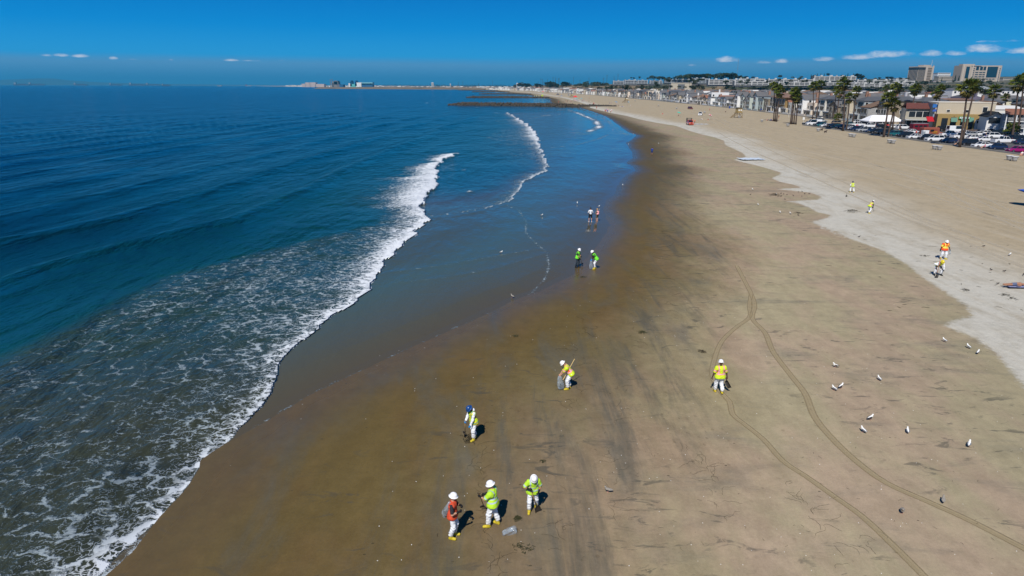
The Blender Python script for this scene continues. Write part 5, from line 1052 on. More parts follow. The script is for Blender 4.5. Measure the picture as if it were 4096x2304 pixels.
# ================================================================== rock groynes
ROCK=mat('groyne_rock',(.055,.046,.036),.85,noisev=.55,nscale=.35)
def groyne(a,b,w,h,lab,cell=1.7):
    a=np.array(a); b=np.array(b); L=np.linalg.norm(b-a); u=(b-a)/L; s_=np.array([-u[1],u[0]]); m=MB(); rg=random.Random(int(L*7)); ico=[(0,0,1),(.89,0,.45),(.28,.85,.45),(-.72,.53,.45),(-.72,-.53,.45),(.28,-.85,.45),(.72,.53,-.45),(-.28,.85,-.45),(-.89,0,-.45),(-.28,-.85,-.45),(.72,-.53,-.45),(0,0,-1)]
    fa=[(0,1,2),(0,2,3),(0,3,4),(0,4,5),(0,5,1),(1,6,2),(2,7,3),(3,8,4),(4,9,5),(5,10,1),(2,6,7),(3,7,8),(4,8,9),(5,9,10),(1,10,6),(11,7,6),(11,8,7),(11,9,8),(11,10,9),(11,6,10)]
    n=int(L/cell)
    for i in range(n+1):
        t=i/n; ht=h*min(1,.35+t*9,(1-t)*2.2+.12); ww=w*(.6+.4*min(1,ht/h))
        k=int(ww/cell)+1
        for j in range(k):
            o=(j/(k-1)-.5)*2 if k>1 else 0
            for lv in range(2):
                zc=ht*(1-o*o)*(.75 if lv else .25)+rg.uniform(-.35,.3); p=a+u*(L*t+rg.uniform(-.6,.6))+s_*(o*ww/2+rg.uniform(-.5,.5)); r_=cell*rg.uniform(.55,.95)
                R_=Matrix.Rotation(rg.uniform(0,6),3,(rg.random(),rg.random(),.5)); 
                m.add([tuple(np.array([p[0],p[1],zc])+np.array(R_@Vector((q[0]*r_*rg.uniform(.85,1.1),q[1]*r_*.85*rg.uniform(.85,1.1),q[2]*r_*.7)))) for q in ico],fa)
    o=m.ob('rock_groyne',ROCK); tag(o,lab,'groyne','rock groynes running out to sea')
groyne((-50,541),(G(2395,419)[0]+6,512),9,2.2,'longest rock groyne, nearest, with a clear row of dark boulders',1.5)
groyne(G(1870,391),(48,898),9,1.7,'second rock groyne, left of the lime marker board',1.8)
groyne(G(1920,377),(34,1262),9,1.4,'third rock groyne, short and dark behind the second',1.9)
groyne(G(1890,368.2),(-10,1700),9,1.4,'fourth rock groyne, thin dark line in the distance',2.2); groyne(G(1836,361.5),(-50,2260),10,1.5,'fifth rock groyne, thin and partly in surf',2.4)
groyne((-420,2960),(-290,2930),10,1.6,'sixth rock groyne, faint dash on the far shore',3); groyne((-640,3700),(-500,3680),10,1.8,'farthest rock groyne before the far houses',3.4)
# ================================================================== paving and land behind the beach
ASPH=mat('asphalt',(.075,.075,.078),.9,noisev=.18,nscale=.6); PAVE=mat('pavement',(.33,.31,.28),.9,noisev=.12,nscale=.5); KERB=mat('kerb_concrete',(.27,.26,.24),.9,noisev=.15); LINEW=mat('line_white',(.60,.60,.58),.8)
def slab(name,poly,z,m,kind='structure',h=0):
    V=[(x,y,z) for x,y in poly]; o=obj(name,mesh(name,V,[tuple(range(len(V)))],m)); tag(o,kind=kind); return o
slab('parking_lot',[(116,60),(151,60),(149,240),(140,272),(116,266)],.30,ASPH)
slab('street',[(151,60),(420,60),(420,228),(151,228)],.305,ASPH)
fy=[265,283,380,475,714,1137,1700,2173,3100]; fx=[151,155,156,160.5,160.5,148,95,46,-215]
def front(y): return float(np.interp(y,fy,fx))
L_=[(front(y)-6.5,y) for y in range(266,2200,40)]; R_=[(front(y)-1.0,y) for y in range(266,2200,40)]
slab('boardwalk',L_+R_[::-1],.32,PAVE)
m=MB()
for (a,b) in zip(L_[:-1],L_[1:]): m.loft([[(a[0]-.15,a[1],.0),(a[0]+.15,a[1],.0),(a[0]+.15,a[1],.62),(a[0]-.15,a[1],.62)],[(b[0]-.15,b[1],.0),(b[0]+.15,b[1],.0),(b[0]+.15,b[1],.62),(b[0]-.15,b[1],.62)]])
o=m.ob('boardwalk_wall',KERB); tag(o,'low pale wall along the sand side of the boardwalk','wall')
m=MB(); m.box(115.2,115.6,60,266,.0,.62)
for k in range(23): m.box(115.15,115.65,60+k*9,60.12+k*9,.0,.63)
m.box(115.6,140,265.6,266,.0,.62); o=m.ob('parking_wall',KERB); tag(o,'long low concrete wall between the sand and the parked cars','wall')
slab('town_ground',[(front(y)-1,y) for y in (266,475,714,1137,1700,2173,3100)]+[(-900,4600),(-2300,7600),(-4500,12500),(30000,20000),(30000,60),(420,60),(420,228),(151,240)],.20,mat('town_ground_grey',(.13,.125,.115),.9,noisev=.3,nscale=.05))
m=MB()
for k in range(48):
    y=62+k*2.75+140-62-.0; 
    if y<264: m.box(116.6,121.6,y-.05,y+.05,.31,.314)
    if y<264: m.box(130.5,141,y-.05,y+.05,.31,.314)
o=m.ob('parking_lines',LINEW); tag(o,kind='structure')

# ================================================================== cars
PAINT=mat('car_paint',(1,1,1),.22,.5,tint=True,coat=1.0); GLASS=mat('car_glass',(.012,.016,.02),.05,.6); TYRE=mat('tyre',(.012,.012,.013),.8); RIM=mat('rim',(.35,.35,.37),.35,.5,.8); LAMPF=mat('headlight',(.7,.75,.8),.08,.8); LAMPR=mat('tail_light',(.45,.01,.01),.2,.5); TRIM=mat('car_trim',(.02,.02,.022),.6)
def car(kind):
    L,Wd,H={'sedan':(4.7,1.82,1.45),'hatch':(4.2,1.78,1.52),'suv':(4.75,1.92,1.78),'pickup':(5.6,1.98,1.88),'van':(5.7,2.02,2.35)}[kind]
    r=empty('parked_'+('car' if kind in('sedan','hatch') else kind)); gc=.22; b=L/2; w=Wd/2
    belt={'sedan':.92,'hatch':.96,'suv':1.08,'pickup':1.12,'van':1.25}[kind]; hood={'sedan':.82,'hatch':.88,'suv':1.02,'pickup':1.08,'van':1.12}[kind]
    # lower body: sections from nose (+y) to tail
    st={'sedan':[(b,.55,.70,.86),(b-.15,.66,.80,.95),(b-1.1,hood,hood,1),(b-1.35,belt,belt,1),(-b+1.0,belt,belt,1),(-b+.25,.90,belt,.97),(-b,.80,.92,.88)],
        'hatch':[(b,.58,.74,.86),(b-.15,.70,.84,.95),(b-.95,hood,hood,1),(b-1.15,belt,belt,1),(-b+.5,belt,belt,1),(-b+.12,.95,belt,.97),(-b,.85,.95,.9)],
        'suv':[(b,.70,.88,.88),(b-.12,.85,.98,.96),(b-1.1,hood,hood,1),(b-1.3,belt,belt,1),(-b+.4,belt,belt,1),(-b+.08,1.0,belt,.98),(-b,.9,1.05,.92)],
        'pickup':[(b,.75,.95,.90),(b-.10,.9,1.02,.97),(b-1.25,hood,hood,1),(b-1.45,belt,belt,1),(b-3.4,belt,belt,1),(b-3.45,1.06,1.08,1),(-b+.08,1.06,1.08,.99),(-b,1.0,1.05,.97)],
        'van':[(b,.70,.88,.88),(b-.12,.9,1.0,.96),(b-.7,hood,hood,1),(b-.9,belt,belt,1),(-b+.1,belt,belt,1),(-b,belt,belt,.98)]}[kind]
    rg=[]
    for y,z1,z2,f in st:
        x=w*f; rg.append([(-x*.92,y,gc),(-x,y,gc+.18),(-x,y,z1*.78),(-x*.95,y,z2),(x*.95,y,z2),(x,y,z1*.78),(x,y,gc+.18),(x*.92,y,gc)])
    m=MB(); m.loft(rg); 
    # roof panel and pillars
    cab={'sedan':((b-1.35,b-2.05,-b+1.75,-b+.75)),'hatch':((b-1.1,b-1.8,-b+.9,-b+.25)),'suv':((b-1.25,b-1.95,-b+.55,-b+.15)),'pickup':((b-1.45,b-2.1,b-3.2,b-3.42)),'van':((b-.85,b-1.6,-b+.12,-b+.03))}[kind]
    yf,rf,rr_,yr_=cab; z0=belt-.01; z1=H-.06; wi=w*.94; wt=w*.78 if kind!='van' else w*.88
    m.loft([[(-wt,rf,z1),(wt,rf,z1),(wt,rr_,z1),(-wt,rr_,z1)],[(-wt*.94,rf-.08,H),(wt*.94,rf-.08,H),(wt*.94,rr_+.08,H),(-wt*.94,rr_+.08,H)]])
    for sx in(-1,1):
        m.bar((sx*wi,yf,z0),(sx*wt,rf,z1+.01),.045,5); m.bar((sx*wi,yr_,z0),(sx*wt,rr_,z1+.01),.055,5); ym=(rf+rr_)/2; m.bar((sx*(wi+.005),ym,z0),(sx*(wt+.005),ym,z1+.01),.045,5)
    if kind=='van': 
        for sx in(-1,1): m.loft([[(sx*(wi+.01),yr_,z0),(sx*(wi+.01),ym-.1,z0),(sx*(wt+.012),ym-.1,z1),(sx*(wt+.012),yr_,z1)],[(sx*(wi-.02),yr_,z0),(sx*(wi-.02),ym-.1,z0),(sx*(wt-.02),ym-.1,z1),(sx*(wt-.02),yr_,z1)]])
    if kind=='pickup': m.M[-0:]
    m.ob('body',PAINT,r)
    MB().loft([[(-wi,yf,z0),(wi,yf,z0),(wi,yr_,z0),(-wi,yr_,z0)],[(-wt,rf,z1+.005),(wt,rf,z1+.005),(wt,rr_,z1+.005),(-wt,rr_,z1+.005)]]).ob('windows',GLASS,r)
    if kind=='pickup': MB().box(-w*.82,w*.82,-b+.15,b-3.55,.95,1.075).ob('truck_bed',TRIM,r)
    for sx in(-1,1):
        for y in (b-.85,-b+.95):
            R=.33 if kind in('sedan','hatch') else .39; q=MB(); n=14
            q.loft([[(sx*xx,y+rr*math.cos(2*PI*i/n),R+rr*math.sin(2*PI*i/n)) for i in range(n)] for xx,rr in ((w-.20,R*.98),(w-.18,R),(w-.0,R),(w+.015,R*.9))]); wo_=q.ob('wheel',TYRE,r)
            q=MB(); q.loft([[(sx*xx,y+rr*math.cos(2*PI*i/n),R+rr*math.sin(2*PI*i/n)) for i in range(n)] for xx,rr in ((w+.0,R*.62),(w+.024,R*.58),(w+.018,R*.15))]); q.ob('rim',RIM,wo_)
        zl=hood*.80; MB().box(sx*w*.62-.17,sx*w*.62+.17,b-.12,b+.006,zl-.07,zl+.07).ob('headlight',LAMPF,r)
        zl=.86 if kind!='van' else 1.0; MB().box(sx*w*.80-.10,sx*w*.80+.10,-b-.006,-b+.1,zl-.10,zl+.10).ob('tail_light',LAMPR,r)
    MB().box(-w*.55,w*.55,b-.1,b+.004,.42,.62).ob('grille',TRIM,r)
    MB().box(-w*.9,w*.9,-b*.96,b*.96,gc-.04,gc+.01).ob('underbody',TRIM,r)
    return r
CARP={k:car(k) for k in('sedan','hatch','suv','pickup','van')}; used=set()
WHT=(.80,.81,.83);BLKC=(.012,.014,.018);NAV=(.012,.025,.07);SIL=(.35,.37,.39);TL=(.02,.13,.15);TAN=(.28,.21,.14);MAG=(.32,.005,.13)
cname={WHT:'white',BLKC:'black',NAV:'navy blue',SIL:'silver grey',TL:'dark teal',TAN:'tan',MAG:'magenta'}
def put_car(kind,col,px,py,rz,lab,z=.31,off=0,grp='cars parked in the beach lot'):
    x,y=G(px,py,z); p=CARP[kind]; o=p if kind not in used else copy_tree(p); used.add(kind)
    def paint(q): 
        q.color=(*col,1)
        for c in q.children: paint(c)
    paint(o); o.location=(x+off,y,z); o.rotation_euler=(0,0,math.radians(rz)); tag(o,lab,{'sedan':'car','hatch':'car','suv':'SUV','pickup':'pickup truck','van':'van'}[kind],grp); return o
A_=90; B_=-90; ordn=['first','second','third','fourth','fifth','sixth','seventh','eighth','ninth','tenth','eleventh','twelfth','thirteenth','fourteenth','fifteenth','sixteenth','seventeenth','eighteenth','nineteenth','twentieth','twenty-first','twenty-second','twenty-third','twenty-fourth','twenty-fifth','twenty-sixth']
rowA=[('sedan',BLKC,3236),('van',WHT,3257),('suv',BLKC,3278),('hatch',TL,3290),('sedan',WHT,3305),('sedan',BLKC,3322),('suv',BLKC,3338),('sedan',TL,3352),('suv',NAV,3369),('suv',BLKC,3386),('sedan',WHT,3403),('suv',NAV,3426),('suv',SIL,3458),('sedan',NAV,3484),('suv',BLKC,3506),('suv',BLKC,3532),('suv',TL,3580),('suv',BLKC,3620),('sedan',WHT,3662),('suv',BLKC,3706),('suv',WHT,3741),('hatch',NAV,3792),('suv',BLKC,3868),('sedan',WHT,3926),('hatch',NAV,3992),('sedan',MAG,4072)]
kb=[(x_,y_) for x_,y_ in [(3215,500),(3300,512),(3400,527),(3558,545),(3686,558),(3819,577),(3964,597),(4096,617)]]
for i,(k,c,px) in enumerate(rowA):
    # bumper a metre behind the wall: find the point on x=119.3 seen in this column
    ys=np.linspace(140,275,600); u=np.array([proj((119.2,yy_,.9))[0] for yy_ in ys]); yy_=float(np.interp(-px,-u,ys)) if u[0]>u[-1] else float(np.interp(px,u,ys))
    p=CARP[k]; o=p if k not in used else copy_tree(p); used.add(k)
    def paint(q,c=c): 
        q.color=(*c,1)
        for ch in q.children: paint(ch)
    paint(o); o.location=(119.2+random.uniform(-.3,.3),yy_,.31); o.rotation_euler=(0,0,math.radians(90+random.uniform(-2,2)))
    tag(o,'%s %s facing the sand wall, %s from the right edge in the front row'%(cname[c],{'sedan':'sedan','hatch':'hatchback','suv':'SUV','pickup':'pickup','van':'van'}[k],ordn[len(rowA)-1-i]),{'sedan':'car','hatch':'car','suv':'SUV','pickup':'pickup truck','van':'van'}[k],'cars parked in the beach lot')
for k,c,px,py,rz,lab in [('pickup',WHT,4010,572,B_,'white pickup parked sideways in the middle row right of the white cars'),('sedan',WHT,3935,566,B_,'white sedan directly left of the rightmost white pickup'),('hatch',WHT,3897,560,B_,'white hatchback between two white pickups in the middle row'),('pickup',WHT,3841,556,B_,'white pickup right of the leaning palm trunk in the middle row'),('pickup',WHT,3795,547,B_,'white pickup at the left end of the near middle row'),
  ('van',WHT,3822,531,B_,'white cargo van before the yellow shop front'),('suv',BLKC,3776,524,B_,'black SUV left of the white cargo van'),('sedan',WHT,3908,544,A_,'white sedan behind the middle row, left of the palm'),('hatch',WHT,3934,540,A_,'bright white hatchback under the tall right palm'),('suv',WHT,3976,553,B_,'white SUV behind the rightmost white pickup'),('suv',BLKC,3998,541,B_,'black SUV beside the grey wall of the balcony house'),('suv',BLKC,4072,565,B_,'black SUV at the right edge behind the magenta car'),('pickup',BLKC,4050,553,B_,'black pickup right of the short bushy palm'),('sedan',NAV,4090,577,B_,'navy sedan cut off by the right edge'),('sedan',WHT,4062,545,A_,'pale car behind the short bushy palm'),
  ('sedan',WHT,3648,534,B_,'white sedan side-on left of the rust coloured van'),('suv',WHT,3612,517,B_,'white patterned SUV before the white tent'),('sedan',WHT,3578,513,B_,'white car half hidden by the palm trunks before the tent'),('suv',BLKC,3530,515,B_,'black SUV behind the dark leaning palm'),('pickup',WHT,3478,511,B_,'white pickup below the left end of the tent'),('pickup',WHT,3428,506,B_,'white pickup right of the two tall palms'),('pickup',WHT,3430,496,B_,'farthest white pickup, behind the other two'),('suv',TAN,3350,500,B_,'tan SUV standing alone behind the front row'),('hatch',TL,3398,502,B_,'teal hatchback between the tall palms and the white pickups'),('suv',SIL,3284,489,B_,'silver SUV behind the white van at the left end'),('sedan',WHT,3858,539,B_,'white car behind the white pickup by the yellow shop'),('sedan',SIL,3880,544,A_,'grey sedan behind the middle row of white cars')]:
    put_car(k,c,px,py,rz+random.uniform(-3,3),lab)
# old rust-coloured van with a hood, maroon bus, small red truck, beach pickups
def box_van(name,px,py,col,lab,L=6.2,H=2.7,rz=-90,roofc=None):
    x,y=G(px,py,.31); r=empty(name,(x,y,.31),math.radians(rz)); tag(r,lab,'van' if name=='old_van' else 'bus'); P=mat(name+'_paint',col,.5,noisev=.2,nscale=1.5); b=L/2; w=1.1
    m=MB(); m.loft([[(-w,-b,.35),(w,-b,.35),(w,b-1.2,.35),(-w,b-1.2,.35)],[(-w,-b,H-.35),(w,-b,H-.35),(w,b-1.35,H-.35),(-w,b-1.35,H-.35)],[(-w*.9,-b+.1,H),(w*.9,-b+.1,H),(w*.9,b-1.5,H),(-w*.9,b-1.5,H)]]); m.loft([[(-w*.9,b-1.25,.4),(w*.9,b-1.25,.4),(w*.9,b-1.25,1.45),(-w*.9,b-1.25,1.45)],[(-w*.85,b,.45),(w*.85,b,.45),(w*.85,b,1.15),(-w*.85,b,1.15)]]); m.ob('body',P,r)
    if roofc: MB().box(-w*.93,w*.93,-b+.05,b-1.4,H-.34,H+.08).ob('roof',mat(name+'_roof',roofc,.5),r)
    for sx in(-1,1):
        for k in range(3 if name=='bus' else 2): y0=-b+.6+k*1.5; MB().box(sx*(w+.004)-.012,sx*(w+.004)+.012,y0,y0+1.1,H-1.25,H-.65).ob('window',GLASS,r)
        for yy in (b-1.0,-b+1.1): MB().bar((sx*(w-.2),yy,.42),(sx*(w+.03),yy,.42),.42,14).ob('wheel',TYRE,r)
    MB().box(-w*.8,w*.8,b-1.44,b-1.30,1.5,H-.55).ob('windscreen',GLASS,r)
    if name=='old_van':
        for sx in(-1,1):
            MB().box(sx*(w+.006)-.01,sx*(w+.006)+.01,b-3.3,b-1.9,1.0,1.6).ob('painted_panel',mat('ochre_panel',(.50,.22,.02),.7,noisev=.4,nscale=4),r)
            m=MB()
            for q in range(6): m.box(sx*(w+.02)-.008,sx*(w+.02)+.008,b-3.2+q*.22,b-3.2+q*.22+.12,1.1,1.1+.2+.2*(q%2))
            m.ob('side_lettering',mat('lettering_dark',(.09,.03,.015),.7),r)
box_van('old_van',3722,545,(.26,.075,.045),'rusty red-brown old camper van with ochre panel in the middle of the lot'); box_van('bus',3680,524,(.16,.012,.025),'maroon minibus with grey roof behind the rusty camper',6.6,2.6,-90,(.22,.22,.24))
x,y=G(3697,548,.31); r=empty('pay_station',(x,y,.31)); tag(r,'white ticket booth beside the rusty camper van','booth'); MB().box(-.9,.9,-.5,.5,0,2.0).ob('cabinet',mat('booth_white',(.75,.76,.78),.6),r); MB().box(-.95,-.2,-.53,-.5,.3,1.7).ob('door',mat('booth_grey',(.3,.33,.36),.6),r)
for k,c,px,py,rz,lab in [('pickup',WHT,2801,462,160,'white pickup standing on the open sand behind the patterned umbrella'),('suv',(.16,.012,.012),2761,437,190,'dark red SUV driving on the open sand'),('pickup',(.55,.06,.02),2759,499,178,'small red truck with a black rack near the plastic sheet'),('pickup',SIL,2560,397,B_,'grey pickup parked before the far beach houses'),('sedan',WHT,2708,404,B_,'white car parked behind the white garden wall')]:
    o=put_car(k,c,px,py,rz,lab,z=.2,grp='vehicles on the sand')
    if 'rack' in lab:
        m=MB()
        for a in np.linspace(-.85,.85,6): m.bar((a,-2.6,1.0),(a,-2.6,2.5),.05,4); 
        for s_ in(-.9,.9):
            for b_ in np.linspace(-2.6,-.7,4): m.bar((s_,b_,1.0),(s_,b_,2.5),.05,4)
            m.bar((s_,-2.6,2.5),(s_,-.7,2.5),.05,4)
        m.bar((-.9,-2.6,2.5),(.9,-2.6,2.5),.05,4).bar((-.9,-2.6,1.75),(.9,-2.6,1.75),.05,4); m.ob('rack',BLKR,o); MB().box(-.7,.7,-2.4,-.9,1.0,1.5).ob('load',mat('load_white',(.6,.6,.62),.7),o)

# ================================================================== palms and trees
def leafmat(nm,a,b,dead=None):
    m=bpy.data.materials.new(nm); m.use_nodes=True; t=m.node_tree; q=t.nodes['Principled BSDF']; q.inputs['Roughness'].default_value=.75; q.inputs['Specular IOR Level'].default_value=.15
    g=t.nodes.new('ShaderNodeTexCoord'); n=noise(t,g.outputs['Object'],.8,3,.6); t.links.new(mixc(t,sstep(t,n,.3,.7),a,b),q.inputs['Base Color']); return m
PALM=leafmat('palm_green',(.035,.070,.010),(.13,.135,.018)); PDEAD=leafmat('palm_dead',(.16,.125,.03),(.08,.085,.022)); TRUNK=mat('palm_trunk',(.085,.060,.048),.9,noisev=.3,nscale=2)
TREE=leafmat('tree_green',(.016,.030,.014),(.045,.060,.022)); TREE2=leafmat('tree_olive',(.035,.045,.022),(.075,.078,.035)); BARK=mat('bark',(.07,.05,.035),.9)
def fronds(m,n,R,e0,e1,rg,droop=.5,w=.16,fan=True):
    """fan fronds: a stalk and a folded fan of blades"""
    for k in range(n):
        az=rg.uniform(0,6.283); el=rg.uniform(e0,e1); L=R*rg.uniform(.8,1.1); d=Vector((math.cos(az)*math.cos(el),math.sin(az)*math.cos(el),math.sin(el))); s_=Vector((-math.sin(az),math.cos(az),0)); u=d.cross(s_)*-1
        a=d*L*.45; tip=d*L-Vector((0,0,L*droop*.35))
        nb=5
        for j in range(nb):
            t=(j-(nb-1)/2)/((nb-1)/2); b_=a+(d*math.cos(t*1.15)+s_*math.sin(t*1.15))*L*.62*(1-.2*abs(t))-Vector((0,0,L*droop*(.25+.25*abs(t))))
            pw=s_*(w*L*.35*math.cos(t*.9))+u*(.05*L)+d*(w*L*.35*math.sin(-t*.9))
            m.add([tuple(a),tuple((a+b_)/2+pw),tuple(b_),tuple((a+b_)/2-pw)],[(0,1,2,3)])
        m.add([(0,0,0),tuple(a+s_*.03),tuple(a-s_*.03)],[(0,1,2)])
CRN=[]
for s in range(4):
    rg=random.Random(40+s); m=MB(); fronds(m,46,2.3,-.25,1.45,rg,.35); m2=MB(); fronds(m2,26,1.9,-1.35,-.3,rg,.5); CRN.append((m.me('frond_crown',PALM),m2.me('dead_fronds',PDEAD)))
def palm(px,py,cx_,cy_,lab,i,grp='tall fan palms by the parking lot',sc=1.0,z0=.25,r0=.30,Y=None):
    x,y=G(px,py,z0) if Y is None else atd(px,py,Y)[:2]
    if Y is not None: z0=atd(px,py,Y)[2]
    t=atd(cx_,cy_,y); r=empty('palm_tree',(x,y,z0)); tag(r,lab,'palm tree',grp)
    top=Vector((t[0]-x,random.uniform(-.4,.4),t[2]-z0)); m=MB(); rings=[]; n=9
    for k in range(n+1):
        f=k/n; c=Vector((top.x*(f**1.5),top.y*f,top.z*f)); rr=r0*(1.25 if k==0 else 1-.42*f)*(1.0); rings.append([(c.x+rr*math.cos(2*PI*i_/8),c.y+rr*math.sin(2*PI*i_/8),c.z) for i_ in range(8)])
    m.loft(rings); m.ob('trunk',TRUNK,r,smooth=True)
    for me_,dz in zip(CRN[i%4],(0,-.5)):
        o=obj('frond_crown' if dz==0 else 'dead_fronds',me_,r,(top.x,top.y,top.z+dz),random.uniform(0,6)); o.scale=(sc,sc,sc*1.0)
pl=[(3094,485,3097,341,'left palm of the first clump, highest crown'),(3100,486,3112,352,'middle palm of the first clump'),(3106,487,3119,365,'right palm of the first clump, lowest crown'),(3161,497,3175,372,'left palm of the second clump'),(3167,497,3183,366,'second palm of the second clump, high crown'),(3175,497,3186,384,'third palm of the second clump'),(3183,498,3193,392,'right palm of the second clump, lowest crown'),
 (3250,477,3254,343,'left one of two slender palms between the second and third clumps'),(3265,476,3282,337,'right one of two slender palms between the second and third clumps'),(3332,478,3346,360,'small-crowned palm left of the tallest pair'),(3345,480,3358,372,'short palm behind the tallest pair'),(3372,524,3373,332,'left palm of the tallest pair, crown highest of all'),(3385,524,3399,388,'right palm of the tallest pair, lower broad crown'),(3409,498,3427,363,'palm rising behind the right of the tallest pair'),
 (3534,549,3556,393,'dark leaning palm before the white tent'),(3552,548,3578,418,'second leaning palm before the white tent, lower crown'),(3569,520,3589,350,'palm behind the tent pair with a high crown'),(3636,497,3665,356,'palm before the red-roofed building'),(3745,505,3762,356,'palm between the red roof and the tan building'),(3731,498,3749,372,'thin palm just left of the one by the tan building'),(3838,589,3874,348,'big leaning palm at the wall before the tan building'),(3850,560,3899,340,'second palm leaning right, crown touching the big leaning one'),
 (3946,536,3979,362,'palm right of the green and white sign'),(4046,560,4078,332,'palm at the right edge, outer one'),(4066,548,4092,312,'palm cut off by the right edge')]
for i,(a,b,c,d,lab) in enumerate(pl): palm(a,b,c,d,lab,i,sc=1.05+.12*((i*7)%3-1))
palm(4042,552,4043,520,'short bushy palm before the balcony house',1,sc=1.15,r0=.35); palm(3352,492,3353,468,'squat palm shrub under the tallest pair',2,sc=.9,r0=.3)
for i,(a,b,c,d,Y,lab) in enumerate([(3541,420,3545,352,420,'small distant palm above the leaning pair'),(3690,430,3693,398,380,'feathery low palm behind the red roof'),(4021,420,4020,388,330,'feathery low palm behind the tan building, right'),(3835,420,3842,352,420,'distant palm trunk between the tan building palms'),(3640,400,3642,352,700,'tiny palm far behind the red roof'),(3350,372,3352,352,900,'tiny palm among the roofs, left'),(3760,395,3765,340,800,'tiny palm among the roofs, right')]): palm(a,b,c,d,lab,i,'palms scattered among the roofs',1.0,Y=Y)
# broadleaf trees: a crown of small leaf clusters spread over lobes, with gaps
def crown(seed,n,lob,flat=.8,cone=False):
    rg=random.Random(seed); m=MB(); L=[(rg.uniform(-.55,.55),rg.uniform(-.55,.55),rg.uniform(-.35,.45),rg.uniform(.35,.6)) for _ in range(lob)] if not cone else [(0,0,-.8+.28*k,.42-.06*k) for k in range(6)]
    for k in range(n):
        lx,ly,lz,lr=L[rg.randrange(len(L))]; v=Vector((rg.gauss(0,1),rg.gauss(0,1),rg.gauss(0,1))).normalized()*lr*(rg.random()**.35); c=Vector((lx,ly,lz))+v; c.z*=flat if not cone else 1.0
        s=rg.uniform(.07,.15); a=Vector((rg.gauss(0,1),rg.gauss(0,1),rg.gauss(0,.6))).normalized(); b=a.cross(Vector((rg.random(),rg.random(),rg.random()+.1))).normalized(); 
        m.add([tuple(c-a*s),tuple(c-b*s*.7),tuple(c+a*s),tuple(c+b*s*.7)],[(0,1,2,3)])
    return m.V,m.F
CR=[crown(1,420,7),crown(2,420,9,.7),crown(3,380,6,.95),crown(4,300,5,cone=True,flat=1)]
CRM=[mesh('tree_crown',v,f,TREE if i!=1 else TREE2) for i,(v,f) in enumerate(CR)]; TRK=MB().bar((0,0,0),(0,0,1),.06,6,.035).bar((0,0,.75),(.25,.1,1.25),.03,5,.015).bar((0,0,.7),(-.22,-.1,1.2),.03,5,.015).me('trunk',BARK)
def tree(x,y,z,R,H,k,lab,grp=None,name='tree'):
    r=empty(name,(x,y,z),random.uniform(0,6)); tag(r,lab,'tree',grp); o=obj('crown',CRM[k],r,(0,0,H-R*.75 if k!=3 else H*.5)); o.scale=(R*1.15,R*1.15,R) if k!=3 else (R,R,H*.55); t_=obj('trunk',TRK,r); t_.scale=(R*.8,R*.8,max(H-R*1.3,H*.25))

